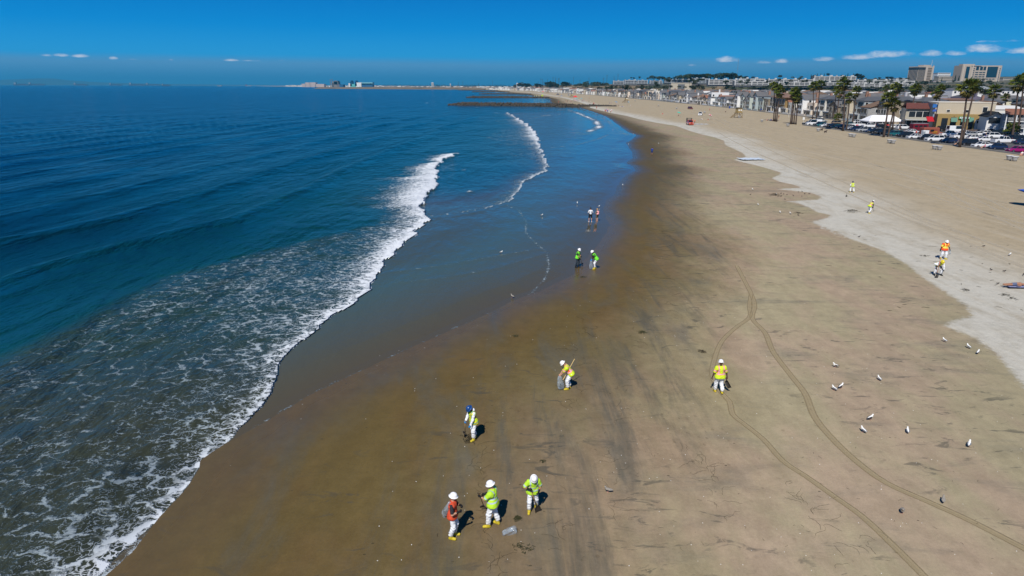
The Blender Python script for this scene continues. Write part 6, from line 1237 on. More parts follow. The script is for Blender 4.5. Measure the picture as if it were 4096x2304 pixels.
# ================================================================== houses
WALLM=mat('house_wall',(1,1,1),.85,tint=True,noisev=.06,nscale=.5); ROOFS=[mat('roof_grey',(.12,.12,.125),.9,noisev=.3,nscale=.5),mat('roof_brown',(.17,.11,.075),.9,noisev=.3,nscale=.5),mat('roof_tile',(.24,.11,.07),.85,noisev=.3,nscale=.5),mat('roof_white',(.58,.58,.56),.8,noisev=.15),mat('roof_slate',(.085,.092,.105),.85,noisev=.25,nscale=.5)]
WIN=mat('house_glass',(.018,.024,.030),.10,.6); FRAME=mat('window_frame',(.70,.70,.68),.7); RAIL=mat('balcony_rail',(.62,.63,.63),.6); DOOR=mat('house_door',(.07,.05,.04),.6); SHADE=mat('porch_dark',(.05,.045,.04),.9); BRICK=mat('chimney_brick',(.30,.17,.12),.9)
def house(style,w,d,h,roof,rk,seed,detail=2):
    """front faces -X; w along Y, d along X"""
    rg=random.Random(seed); r=empty('beach_house'); fl=2.9; m=MB(); nf=int(round(h/fl))
    inset=1.6 if style in(1,2) else 0
    if inset:   # upper floor set back behind a balcony
        m.box(0,d,-w/2,w/2,0,fl); m.box(inset,d,-w/2,w/2,fl,h)
    else: m.box(0,d,-w/2,w/2,0,h)
    if style==3: m.box(-.9,0,-w/2,-w/2+w*.42,0,h-.6)
    if roof=='gable_f':     # ridge runs away from the sea
        m.loft([[(inset+.02,-w/2,h),(inset+.02,w/2,h),(inset+.02,0,h+w*.26)],[(d-.02,-w/2,h),(d-.02,w/2,h),(d-.02,0,h+w*.26)]])
    wl=m.ob('wall',WALLM,r)
    rm=ROOFS[rk]; q=MB(); e=.45
    if roof=='gable_f':
        for s in(-1,1): q.loft([[(inset-e,0,h+w*.26+.16),(d+e,0,h+w*.26+.16),(d+e,0,h+w*.26+.02),(inset-e,0,h+w*.26+.02)],[(inset-e,s*(w/2+e),h-.10),(d+e,s*(w/2+e),h-.10),(d+e,s*(w/2+e),h-.24),(inset-e,s*(w/2+e),h-.24)]])
    elif roof=='gable_s':
        rz_=h+d*.16
        for s in(0,1): x0=inset-e if s==0 else d+e; q.loft([[((inset+d)/2,-w/2-e,rz_+.16),((inset+d)/2,w/2+e,rz_+.16),((inset+d)/2,w/2+e,rz_),((inset+d)/2,-w/2-e,rz_)],[(x0,-w/2-e,h-.08),(x0,w/2+e,h-.08),(x0,w/2+e,h-.24),(x0,-w/2-e,h-.24)]])
        for s in(-1,1): q.add([(inset+.1,s*w/2,h-.2),(d-.1,s*w/2,h-.2),((inset+d)/2,s*w/2,rz_)],[(0,1,2)])
    elif roof=='hip':
        a=w*.42; q.loft([[(inset-e,-w/2-e,h),(d+e,-w/2-e,h),(d+e,w/2+e,h),(inset-e,w/2+e,h)],[(inset-e,-w/2-e,h+.2),(d+e,-w/2-e,h+.2),(d+e,w/2+e,h+.2),(inset-e,w/2+e,h+.2)],[(inset+a,-.1,h+w*.22),(d-a,-.1,h+w*.22),(d-a,.1,h+w*.22),(inset+a,.1,h+w*.22)]])
    elif roof=='shed': q.loft([[(inset-e,-w/2-e,h+1.3),(inset-e,w/2+e,h+1.3),(inset-e,w/2+e,h+1.5),(inset-e,-w/2-e,h+1.5)],[(d+e,-w/2-e,h),(d+e,w/2+e,h),(d+e,w/2+e,h+.2),(d+e,-w/2-e,h+.2)]]); MB().box(inset,inset+.2,-w/2,w/2,h,h+1.3).ob('parapet',WALLM,r)
    else:
        q.box(inset+.05,d-.05,-w/2+.05,w/2-.05,h,h+.12)
        for (x0,x1,y0,y1) in ((inset,d,-w/2,-w/2+.2),(inset,d,w/2-.2,w/2),(inset,inset+.2,-w/2+.2,w/2-.2)): MB().box(x0,x1,y0,y1,h,h+.9).ob('parapet',WALLM,r)
    ro=q.ob('roof',rm,r)
    if detail>=1 and rg.random()<.7: x0=d*rg.uniform(.3,.6); y0=rg.choice([-1,1])*w*.33; MB().box(x0,x0+1.1,y0-.45,y0+.45,h-.5,h+w*.26+.9).ob('chimney',BRICK if rg.random()<.5 else WALLM,r)
    wn=MB()
    def window(x0,y0,y1,z0,z1,face='x'):
        if detail==2:
            if face=='x': f=MB().box(x0-.06,x0+.02,y0-.1,y1+.1,z0-.1,z1+.1).ob('window',FRAME,r); MB().box(x0-.085,x0-.05,y0,y1,z0,z1).ob('pane',WIN,f)
            else: f=MB().box(y0-.1,y1+.1,x0-.06,x0+.02,z0-.1,z1+.1).ob('window',FRAME,r); MB().box(y0,y1,x0-.085,x0-.05,z0,z1).ob('pane',WIN,f)
        else:
            if face=='x': wn.box(x0-.06,x0+.02,y0,y1,z0,z1)
            else: wn.box(y0,y1,x0-.06,x0+.02,z0,z1)
    for k in range(nf):
        z0=k*fl+.9; xx=inset if k>0 else 0
        if style==0 or style==3:
            for t in (-.27,.27): window(xx-(.9 if style==3 and t<0 else 0),t*w-w*.13,t*w+w*.13,z0-(.3 if k else 0),k*fl+2.4)
        elif style==1: window(xx,-w*.40,w*.10,z0-.7,k*fl+2.35); window(xx,w*.18,w*.40,z0,k*fl+2.2)
        else: window(xx,-w*.42,-w*.03,z0-.75,k*fl+2.4); window(xx,w*.03,w*.42,z0-.75,k*fl+2.4)
        for t in (.2,.5,.8):
            if rg.random()<.75: window(-w/2,d*t-.6,d*t+.6,z0,k*fl+2.2,'y')
    if wn.V: wn.ob('windows',WIN,r)
    if detail==2: MB().box(-.05,.03,w*.42-.9,w*.42,.05,2.15).ob('door',DOOR,r)
    if inset:
        b=MB(); b.box(-.35,inset,-w/2+.05,w/2-.05,fl-.12,fl+.08); bo=b.ob('balcony',RAIL,r)
        g=MB(); g.box(-.33,-.28,-w/2+.1,w/2-.1,fl+.95,fl+1.03)
        for k in range(9): yk=-w/2+.15+k*(w-.3)/8; g.box(-.33,-.29,yk-.03,yk+.03,fl+.08,fl+.95)
        g.ob('railing',RAIL,bo)
        for s in(-1,1): MB().box(-.32,-.12,s*(w/2-.3)-.1,s*(w/2-.3)+.1,0,fl-.12).ob('post',FRAME,r)
    if detail==2: MB().box(-3.2,-3.05,-w/2+.1,w/2-.1,0,.95).ob('patio_wall',WALLM,r)
    return r
styles=[(0,8.6,15,5.9,'gable_f',0),(1,8.8,15,5.9,'flat',3),(2,8.6,16,8.6,'flat',0),(3,8.4,14,5.9,'gable_s',1),(1,9.0,16,5.9,'gable_f',4),(2,8.8,15,5.9,'hip',1),(0,8.4,15,5.9,'shed',0),(1,8.6,14,8.6,'hip',4),(2,9.0,16,5.9,'gable_s',0),(3,8.6,15,8.6,'gable_f',0),(0,8.2,13,5.9,'flat',1),(2,8.6,15,5.9,'gable_f',2)]
rname=['grey','brown','red-tiled','white','slate']; rtype={'gable_f':'gabled','flat':'flat','gable_s':'pitched','hip':'hipped','shed':'sloping'}
HP={}
def get_house(i,detail):
    if (i,detail) in HP: return copy_tree(HP[(i,detail)])
    s=styles[i]; HP[(i,detail)]=house(*s,100+i,detail); return HP[(i,detail)]
WC=[((.62,.60,.55),'cream'),((.70,.70,.70),'white'),((.30,.30,.30),'grey'),((.42,.36,.27),'tan'),((.36,.42,.44),'blue-grey'),((.16,.165,.18),'charcoal'),((.50,.44,.34),'beige'),((.72,.72,.72),'white'),((.24,.20,.15),'brown'),((.55,.50,.42),'sand-coloured'),((.45,.50,.46),'pale green'),((.66,.56,.46),'peach')]
rh=random.Random(11); nh=0; y=287.0; cnt=0
while y<1180:
    i=rh.randrange(12); c,cn_=WC[rh.randrange(12)]; det=2 if y<760 else 1
    o=get_house(i,det); s=rh.uniform(.94,1.08); o.location=(front(y)+rh.uniform(-.6,1.2),y,.2); ang=math.atan2(-(front(y+20)-front(y-20)),40); o.rotation_euler=(0,0,ang); o.scale=(s,1.04,s*rh.uniform(.92,1.06))
    def paint(q): 
        q.color=(*c,1)
        for ch in q.children: paint(ch)
    paint(o); cnt+=1
    lab='%s house with %s %s roof, %s from the parking lot'%(cn_,rname[styles[i][5]],rtype[styles[i][4]],ordn[cnt-1] if cnt<=25 else 'number %d'%cnt)
    if cnt>25: tag(o,'%s %s-roofed house in the far part of the beachfront row'%(cn_,rname[styles[i][5]]),'house','houses of the beachfront row'); 
    else: tag(o,lab,'house','houses of the beachfront row')
    y+=9.6 if rh.random()<.9 else 13
# rows behind: nearest as houses of their own, the rest as one mass
rowsx=[24,44,68,88,112,132,156,178,204,226,252,276,302,330,360,392,426,462,500,540]
indiv=[];mass=[]
for ri,dx in enumerate(rowsx):
    y=287+rh.uniform(0,6)
    if dx>60: y=262
    while y<1080:
        x=front(max(y,300))+dx+rh.uniform(-1,1)
        if x/y<.84: (indiv if (y<300+170*math.exp(-ri/6) and len(indiv)<190) else mass).append((x,y))
        y+=rh.choice([10.5,10.5,10.5,11.5,17])
for x,y in indiv:
    i=rh.randrange(12); c,cn_=WC[rh.randrange(12)]; o=get_house(i,1); o.location=(x,y,.2); o.rotation_euler=(0,0,rh.choice([0,0,PI/2])); o.scale=(rh.uniform(.85,1),1,rh.uniform(.85,1.1)); c=tuple(v*rh.uniform(.8,1.1) for v in c)
    def paint(q): 
        q.color=(*c,1)
        for ch in q.children: paint(ch)
    paint(o); tag(o,'%s house with %s roof among the crowded roofs behind the beachfront'%(cn_,rname[styles[i][5]]),'house','houses behind the beachfront row')
MASSW=[mat('mass_wall%d'%k,c,.85) for k,c in enumerate([(.66,.65,.62),(.45,.44,.42),(.50,.44,.35),(.26,.27,.29),(.74,.74,.73)])]
def mass_house(m,x,y,z,rg,s=1.0,w=9.3,d=12):
    w*=s*rg.uniform(.85,1.05); d*=s*rg.uniform(.8,1.1); h=rg.choice([3.2,5.6,5.6,8.2])*s; a=rg.choice([0,0,1,2,3,4,4]); rk=5+rg.choice([0,0,1,4,0,3,4,3,1,0,2,3]); t=rg.random()
    m.box(x-d/2,x+d/2,y-w/2,y+w/2,z,z+h,a)
    if t<.55:
        if rg.random()<.5: m.loft([[(x-d/2-.4,y-w/2-.4,z+h),(x-d/2-.4,y+w/2+.4,z+h),(x-d/2-.4,y,z+h+w*.2)],[(x+d/2+.4,y-w/2-.4,z+h),(x+d/2+.4,y+w/2+.4,z+h),(x+d/2+.4,y,z+h+w*.2)]],rk)
        else: m.loft([[(x-d/2-.4,y-w/2-.4,z+h),(x+d/2+.4,y-w/2-.4,z+h),(x,y-w/2-.4,z+h+d*.16)],[(x-d/2-.4,y+w/2+.4,z+h),(x+d/2+.4,y+w/2+.4,z+h),(x,y+w/2+.4,z+h+d*.16)]],rk)
    elif t<.8: m.loft([[(x-d/2-.4,y-w/2-.4,z+h),(x+d/2+.4,y-w/2-.4,z+h),(x+d/2+.4,y+w/2+.4,z+h),(x-d/2-.4,y+w/2+.4,z+h)],[(x-d*.2,y-.1,z+h+w*.2),(x+d*.2,y-.1,z+h+w*.2),(x+d*.2,y+.1,z+h+w*.2),(x-d*.2,y+.1,z+h+w*.2)]],rk)
    else: m.box(x-d/2-.1,x+d/2+.1,y-w/2-.1,y+w/2+.1,z+h,z+h+.5,rk)
    for k in range(2 if h>4 else 1):
        z0=z+.9+k*2.7
        for t in(-.28,.22): m.box(x-d/2-.05,x-d/2+.02,y+t*w-.8,y+t*w+.8,z0,z0+1.4,10); m.box(x+t*d-.8,x+t*d+.8,y-w/2-.05,y-w/2+.02,z0,z0+1.4,10)
m=MB(); rg=random.Random(3)
for x,y in mass: mass_house(m,x,y,.2,rg)
for y in np.arange(262,1080,24): 
    pass
o=m.ob('town_roofs',MASSW+ROOFS+[WIN]); tag(o,'dense mass of low house roofs filling the flat land behind the beachfront','houses',kind='stuff')
# far shore houses: the front row as individuals while they can be told apart
m=MB(); ff=0; y=1190.0
while y<9000:
    for rr in range(5):
        yy=y+rr*rg.uniform(-3,3)*.01*y; x=(front(yy) if yy<2200 else float(np.interp(yy,[2200,3100,4700,7600,12000],[42,-215,-880,-2330,-4400])))+rr*24
        if rr==0 and y<2300 and ff<78:
            q=MB(); mass_house(q,x,yy,.2,rg,1.05); ho=q.ob('beach_house',MASSW+ROOFS+[WIN]); ff+=1; tag(ho,'tiny house in the distant curve of the shore beyond the groynes','house','houses along the distant shore')
        else: mass_house(m,x,yy,.2,rg,1.0+ (y-1200)/9000)
    y+=12+ (y-1190)*.008
o=m.ob('far_shore_houses',MASSW+ROOFS+[WIN]); tag(o,'strip of pale houses along the far shore','houses',kind='stuff')

# ================================================================== buildings at the parking lot
def fac(px0,px1,pt,pb,Y): a=atd(px0,pb,Y); b=atd(px1,pt,Y); return a[0],b[0],a[2],b[2]
def bbox_b(root,name,x0,x1,y0,y1,z0,z1,m): return MB().box(x0,x1,y0,y1,z0,z1).ob(name,m,root)
YEL=mat('ochre_render',(.33,.23,.09),.85,noisev=.1,nscale=.4); BEI=mat('beige_render',(.47,.42,.33),.85,noisev=.08,nscale=.3); AWN=mat('awning_green',(.10,.22,.17),.8); SGN=mat('sign_green',(.02,.32,.10),.6); WHP=mat('paint_white',(.74,.74,.73),.7)
r=empty('shop_building',(157,232,.3)); tag(r,'two-storey beige building over an ochre shop front with green awnings','building')
def loc(x0,x1,y0,y1,z0,z1): return (x0-157,x1-157,y0-232,y1-232,z0-.3,z1-.3)
x0,x1,zb,zt=fac(3752,4004,459,520,230); 
bbox_b(r,'shop_front',*loc(x0,x1,230,236,.3,zt),YEL)
a,b,_,zt2=fac(3728,3962,412,459,236); bbox_b(r,'wall',*loc(a,b,235.9,258,.3,zt2),BEI); bbox_b(r,'roof',*loc(a+.3,b-.3,236.3,257.6,zt2,zt2+.12),ROOFS[3])
bbox_b(r,'coping',*loc(a-.1,b+.1,235.8,236.3,zt2,zt2+.35),mat('coping_pale',(.58,.54,.46),.8))
for (p0,p1,q0,q1) in ((3769,3783,440,448),(3836,3856,440,449),(3908,3930,428,449)): f0=fac(p0,p1,q0,q1,235.85); f=bbox_b(r,'window',*loc(f0[0]-.12,f0[1]+.12,235.80,235.88,f0[2]-.12,f0[3]+.12),FRAME); MB().box(f0[0]-157,f0[1]-157,235.76-232,235.80-232,f0[2]-.3,f0[3]-.3).ob('pane',WIN,f)
for k,(p0,p1) in enumerate(((3772,3804),(3809,3839),(3849,3873),(3880,3904))):
    f0=fac(p0,p1,474,512,229.95); bbox_b(r,'shop_window',*loc(f0[0],f0[1],229.9,229.99,.9,f0[3]),WIN)
    if k>0: z=f0[3]; A=loc(f0[0]-.1,f0[1]+.1,228.9,229.95,z-1.1,z); MB().loft([[(A[0],A[3],A[5]+.3),(A[1],A[3],A[5]+.3),(A[1],A[3],A[5]+.22),(A[0],A[3],A[5]+.22)],[(A[0],A[2],A[4]),(A[1],A[2],A[4]),(A[1],A[2],A[4]-.08),(A[0],A[2],A[4]-.08)]]).ob('awning',AWN,r)
f0=fac(3904,3936,480,519,229.9); bbox_b(r,'white_panel',*loc(f0[0],f0[1],229.85,229.96,.3,f0[3]),WHP); f1=fac(3916,3930,483,493,229.8); bbox_b(r,'window',*loc(f1[0],f1[1],229.78,229.84,f1[2],f1[3]),WIN)
f0=fac(3948,4004,475,519,229.9); bbox_b(r,'white_panel',*loc(f0[0],f0[1],229.85,229.96,.3,f0[3]),WHP)
f0=fac(3846,3893,467,476,229.8); sg_=bbox_b(r,'sign',*loc(f0[0],f0[1],229.6,229.8,f0[2],f0[3]),SGN); f1=fac(3850,3889,468.4,474.6,229.8); MB().box(f1[0]-157,f1[1]-157,229.55-232,229.6-232,f1[2]-.3,f1[3]-.3).ob('sign_face',mat('sign_white',(.7,.74,.74),.6),sg_)
q=MB(); w_=(f1[1]-f1[0])
for k in range(11): xx=f1[0]+w_*(.08+.077*k); hh=(f1[3]-f1[2]); q.box(xx-157,xx+.16-157,229.52-232,229.55-232,f1[2]+hh*.35-.3,f1[2]+hh*(.62+.12*(k%2))-.3)
q.ob('sign_lettering',mat('letter_navy',(.03,.06,.16),.6),sg_)
q=MB()
for row,(p0,p1,pt,pb,n) in enumerate(((3816,3838,470,474.5,5),(3812,3840,475.5,479.5,7),(3827,3831,464,468.5,1))):
    f0=fac(p0,p1,pt,pb,229.9); ww_=(f0[1]-f0[0])/n
    for k in range(n):
        X0=f0[0]+k*ww_-157; q.box(X0,X0+ww_*.25,229.84-232,229.97-232,f0[2]-.3,f0[3]-.3); q.box(X0+ww_*.25,X0+ww_*.7,229.84-232,229.97-232,f0[3]-.3-.13,f0[3]-.3); 
        if k%2: q.box(X0+ww_*.25,X0+ww_*.7,229.84-232,229.97-232,f0[2]-.3,f0[2]-.3+.13)
q.ob('wall_lettering',mat('letter_brown',(.07,.04,.02),.7),r)
bbox_b(r,'low_wall',*loc(x0+5,x1-4,224.4,224.8,.3,1.3),mat('planter_brick',(.12,.09,.08),.9,noisev=.2))
f0=fac(3962,4008,463,473,229.6); bbox_b(r,'canopy',*loc(f0[0],f0[1],226.5,229.9,f0[2],f0[3]),YEL)
r=empty('mural_building',(151,240,.3)); tag(r,'narrow pale building end wall with blue mural left of the beige one','building'); f0=fac(3727,3755,414,512,240)
MB().box(f0[0]-151,f0[1]-151,0,14,0,f0[3]-.3).ob('wall',BEI,r)
for (pt,pb,c,nm) in ((417,430,(.03,.16,.48),'blue'),(457,470,(.20,.28,.38),'faded')): f1=fac(3730,3753,pt,pb,240); MB().box(f1[0]-151,f1[1]-151,-.06,-.01,f1[2]-.3,f1[3]-.3).ob('mural',mat('mural_'+nm,c,.8,noisev=.6,nscale=1.5),r)
f1=fac(3729,3750,434,446,240); c=( (f1[0]+f1[1])/2-151); rad=(f1[1]-f1[0])/2; MB().loft([[(c+rad*math.cos(a),-.07,f1[2]-.3+rad*math.sin(a)) for a in np.linspace(0,PI,10)],[(c+rad*math.cos(a),-.01,f1[2]-.3+rad*math.sin(a)) for a in np.linspace(0,PI,10)]]).ob('arch_mural',mat('mural_arch',(.05,.12,.45),.8,noisev=.5,nscale=1),r)
f1=fac(3715,3745,470,486,238); MB().loft([[(f1[0]-151,-4,f1[2]-.3),(f1[1]-151,-4,f1[2]-.3),(f1[1]-151,-4,f1[2]-.1),(f1[0]-151,-4,f1[2]-.1)],[(f1[0]-151,0,f1[3]-.3),(f1[1]-151,0,f1[3]-.3),(f1[1]-151,0,f1[3]-.1),(f1[0]-151,0,f1[3]-.1)]]).ob('awning',mat('awning_red',(.45,.01,.02),.7),r)
r=empty('restaurant_building',(147,252,.3)); tag(r,'two-storey building with dark red tiled roof and balcony behind the palms','building'); f0=fac(3613,3722,434,512,252)
X0,X1=f0[0]-147,f0[1]-147; H_=f0[3]-.3
MB().box(X0,X1,0,12,0,H_).ob('wall',mat('wall_tan',(.40,.36,.28),.85,noisev=.1),r); zr=fac(3620,3720,413,434,257)[3]-.3
MB().loft([[(X0-.4,-.8,H_-.1),(X1+.4,-.8,H_-.1),(X1+.4,-.8,H_+.1),(X0-.4,-.8,H_+.1)],[(X0+.6,6,zr),(X1,6,zr),(X1,6,zr+.15),(X0+.6,6,zr+.15)],[(X0-.4,12.5,H_-.1),(X1+.4,12.5,H_-.1),(X1+.4,12.5,H_+.1),(X0-.4,12.5,H_+.1)]]).ob('roof',mat('roof_dark_red',(.13,.045,.035),.85,noisev=.3,nscale=.8),r)
for k in range(3): xa=X0+1.2+k*(X1-X0-1)/3; f=MB().box(xa-.1,xa+2.5,-.10,-.02,H_-3.3,H_-.9).ob('window',FRAME,r); MB().box(xa,xa+2.4,-.14,-.10,H_-3.2,H_-1.0).ob('pane',WIN,f)
MB().box(X0,X1,-1.8,0,H_-4.1,H_-3.8).ob('balcony',RAIL,r); MB().box(X0,X1,-1.85,-1.78,H_-3.8,H_-3.0).ob('railing',mat('rail_pale',(.42,.40,.34),.8),r)
for k in range(5): xa=X0+.4+k*(X1-X0-.8)/4; MB().box(xa-.12,xa+.12,-1.75,-1.5,0,H_-4.1).ob('post',mat('post_dark',(.05,.07,.09),.7),r)
MB().box(X0+.3,X1-.3,-.07,-.01,.3,H_-4.4).ob('shop_window',WIN,r)
# white marquee
f0=fac(3473,3614,484,507,256); r=empty('marquee_tent',((f0[0]+f0[1])/2,256,.3)); tag(r,'large white marquee tent with red barriers behind the parked cars','tent'); hw=(f0[1]-f0[0])/2; ze=f0[3]-.3; zr=fac(3500,3590,461,484,259)[3]-.3; TW=mat('tent_white',(.80,.80,.82),.6)
MB().loft([[(-hw,0,ze),(hw,0,ze),(hw,7,ze),(-hw,7,ze)],[(-hw*.62,3.2,zr),(hw*.62,3.2,zr),(hw*.62,3.8,zr),(-hw*.62,3.8,zr)]],cap=True).loft([[(-hw,0,ze-.35),(hw,0,ze-.35),(hw,7,ze-.35),(-hw,7,ze-.35)],[(-hw,0,ze),(hw,0,ze),(hw,7,ze),(-hw,7,ze)]],cap=False).ob('canopy',TW,r)
for k in range(6): xa=-hw+.1+k*(2*hw-.2)/5; MB().bar((xa,.1,0),(xa,.1,ze-.3),.07,6).ob('pole',WHP,r)
MB().box(-hw,hw,6.9,7,0,ze-.3).ob('back_wall',mat('tent_clear',(.30,.32,.34),.5,noisev=.4,nscale=.7),r)
for k in range(8):
    ba=MB().box(-.85,.85,-.2,.2,0,.95).ob('barrier',mat('barrier_red' if k%3!=2 else 'barrier_white',(.65,.04,.02) if k%3!=2 else (.75,.75,.75),.6),loc=((f0[0]+.9+k*1.8),254.2,.3)); tag(ba,('red' if k%3!=2 else 'white')+' plastic barrier in the line before the white marquee','barrier','barriers before the marquee')
for k,(px,c) in enumerate(((3672,WHU),(3692,TEAL),(3713,WHU),(3728,(.55,.7,.65)))): X_,Y_,_=atd(px,497,247); umbrella(c,c,px,503,['white','teal','second white, right of the teal','pale green'][k]+' patio umbrella before the restaurant',1.9,3.6,0.0,.3)
# balcony houses at the right edge
r=empty('balcony_house',(166,214,.3)); tag(r,'black-roofed white house with carport left of the balconied house','building'); f0=fac(3942,4020,470,540,214); X0,X1=f0[0]-166,f0[1]-166; H_=f0[3]-.3
MB().box(X0,X1,0,10,0,H_).ob('wall',WHP,r); zr=fac(3980,4000,449,470,218)[3]-.3; BKRF=mat('roof_black',(.02,.022,.02),.8)
for s,(xa,xb) in enumerate(((X0-.5,(X0+X1)/2),(X1+.5,(X0+X1)/2))): MB().loft([[(xa,-1.2,H_-.1),(xa,10,H_-.1),(xa,10,H_+.12),(xa,-1.2,H_+.12)],[(xb,-1.2,zr),(xb,10,zr),(xb,10,zr+.22),(xb,-1.2,zr+.22)]]).ob('roof',BKRF,r)
MB().add([(X0,0,H_),(X1,0,H_),((X0+X1)/2,0,zr)],[(0,1,2)]).ob('gable',WHP,r); MB().box(X0+.5,X1-.4,-.06,-.01,H_*.62,H_*.95).ob('window',WIN,r); MB().box(X0+.6,X1-2.5,-.07,-.01,.1,H_*.30).ob('garage_door',mat('garage_dark',(.04,.045,.05),.7),r)
r=empty('balcony_house',(172,206,.3)); tag(r,'white balconied house with red roof and white posts at the right edge','building'); f0=fac(4018,4150,462,545,206); X0,X1=f0[0]-172,f0[1]-172; H_=f0[3]-.3
MB().box(X0,X1,2,12,0,H_).ob('wall',mat('wall_bluegrey',(.28,.32,.36),.8),r); zr=fac(4040,4090,440,462,210)[3]-.3
MB().loft([[(X0-.5,-.6,H_),(X1,-.6,H_),(X1,-.6,H_+.2),(X0-.5,-.6,H_+.2)],[(X0+1,6,zr),(X1,6,zr),(X1,6,zr+.2),(X0+1,6,zr+.2)]]).ob('roof',ROOFS[2],r)
for z in (H_*.36,H_*.68):
    b_=MB().box(X0,X1,-.3,2,z-.12,z+.08).ob('balcony',WHP,r); g=MB()
    for zz in (.35,.6,.85,1.05): g.box(X0,X1,-.28,-.22,z+zz,z+zz+.06)
    g.ob('railing',WHP,b_)
for k in range(4): xa=X0+.2+k*3.0; MB().box(xa-.15,xa+.15,-.5,-.2,0,H_).ob('post',WHP,r)
for k in range(3):
    for z in (.3,H_*.40,H_*.72): MB().box(X0+.9+k*3,X0+2.6+k*3,1.93,1.99,z+.2,z+2.2).ob('window',WIN,r)
# long low building behind them
for (p0,p1,pt,pb,Y,dp,c,rf,lab) in [(3962,4110,424,470,262,14,(.62,.62,.60),(.60,.60,.58),'flat white-roofed building behind the right balcony houses'),(3960,4010,396,425,330,14,(.10,.32,.38),(.06,.25,.33),'turquoise roofed house above the flat white roof'),(3990,4096,400,425,345,16,(.30,.14,.06),(.28,.13,.065),'long orange-brown roof at the right'),(3745,3900,394,412,300,14,(.36,.25,.18),(.20,.12,.09),'terracotta roofs directly behind the beige building'),(3560,3660,404,425,300,14,(.33,.24,.18),(.24,.12,.08),'orange-brown roof left of the red-tiled restaurant'),
   (3808,3912,352,378,520,18,(.70,.70,.70),(.10,.10,.11),'white gabled inn on the slope behind the palms'),(3890,3975,345,385,540,18,(.72,.72,.72),(.30,.33,.36),'large white three-storey gabled house on the slope, right'),(4000,4110,352,385,560,20,(.68,.68,.68),(.07,.08,.09),'row of white houses below the right tower')]:
    f0=fac(p0,p1,pt,pb,Y); r=empty('building',((f0[0]+f0[1])/2,Y,0)); tag(r,lab,'building'); hw=(f0[1]-f0[0])/2; nm='b%d'%p0
    zt=f0[3]; ze=zt-(zt-max(f0[2],.3))*.30; MB().box(-hw,hw,0,dp,0,ze).ob('wall',mat('wall_'+nm,c,.85),r)
    k=max(1,int(hw*2/14)) if 'row' in lab or 'gabled' in lab else 1
    for j in range(k):
        xa=-hw+j*2*hw/k; xb=xa+2*hw/k; 
        if 'gable' in lab or 'row' in lab: MB().loft([[(xa-.2,-.5,ze),(xb+.2,-.5,ze),((xa+xb)/2,-.5,zt)],[(xa-.2,dp,ze),(xb+.2,dp,ze),((xa+xb)/2,dp,zt)]]).ob('roof',mat('roof_'+nm,rf,.85),r)
        else: MB().loft([[(xa-.3,-.3,ze),(xb+.3,-.3,ze),(xb+.3,dp,ze),(xa-.3,dp,ze)],[(xa+.5,dp*.4,zt),(xb-.5,dp*.4,zt),(xb-.5,dp*.6,zt),(xa+.5,dp*.6,zt)]]).ob('roof',mat('roof_'+nm,rf,.85),r)
    n_=max(2,int(hw*2/4))
    for fl_ in range(max(1,int((ze-max(f0[2],1))/3))):
        for j in range(n_): xa=-hw+(j+.3)*2*hw/n_; z=ze-2.6-3*fl_; 
        w_=MB()
        for j in range(n_): xa=-hw+(j+.3)*2*hw/n_; w_.box(xa,xa+1.5,-.06,-.01,ze-2.4-3*fl_,ze-.9-3*fl_)
        w_.ob('windows',WIN,r)
for rr_ in [o for o in bpy.data.objects if o.parent is None and o.name.split('.')[0] in ('shop_building','mural_building','restaurant_building','balcony_house')]:
    rr_.rotation_euler=(0,0,math.radians(-22)); rr_.scale=(.87,1,1)
# poles, bins and street lamps
for i,(px,py,top,lab) in enumerate([(2664,411,396,'thin pole on the boardwalk before the grey houses'),(3154,470,420,'tall white post on the boardwalk by the brown house'),(3212,497,470,'thin sign post at the left end of the parking wall'),(3286,487,470,'small white sign post behind the parked cars'),(3760,522,468,'street lamp left of the yellow shop front'),(3042,442,418,'pale post beside the blue bins before the brown house'),(2717,409,398,'thin pole right of the white garden wall'),(3525,500,375,'tall mast beside the white marquee')]):
    x,y=G(px,py,.2); z=atd(px,top,y)[2]; r=empty('post',(x,y,.2)); tag(r,lab,'post'); MB().bar((0,0,0),(0,0,z-.2),.07,6,.05).ob('pole',RAIL,r)
    if 'sign' in lab: MB().box(-.4,.4,-.04,.04,z-1.1,z-.1).ob('sign_plate',WHP,r)
    if 'lamp' in lab: MB().lathe([(.12,z-.3),(.3,z),(.1,z+.3)],10).ob('lamp',WHP,r)
for i,(px,py,lab) in enumerate([(3045,445,'blue bin beside the pale post before the brown house'),(2918,434,'blue bin on the boardwalk left of the dark green house'),(3201,459,'blue bin before the white gabled house by the second palm clump')]):
    x,y=G(px,py,.2); r=empty('litter_bin',(x,y,.2)); tag(r,lab,'litter bin','blue bins on the boardwalk'); MB().lathe([(.42,0),(.5,1.25)],12).ob('barrel',mat('bin_blue',(.01,.05,.30),.5),r); MB().lathe([(.53,1.25),(.4,1.5),(.1,1.6)],12).ob('lid',mat('bin_lid',(.01,.04,.22),.5),r)
x0,y0=G(2655,403,.2); x1,y1=G(2715,410,.2); MB().loft([[(x0,y0,.2),(x0+.2,y0,.2),(x0+.2,y0,1.9),(x0,y0,1.9)],[(x1,y1,.2),(x1+.2,y1,.2),(x1+.2,y1,1.9),(x1,y1,1.9)]]).ob('garden_wall',WHP); tag(bpy.data.objects['garden_wall'],'long white garden wall along the boardwalk','wall')
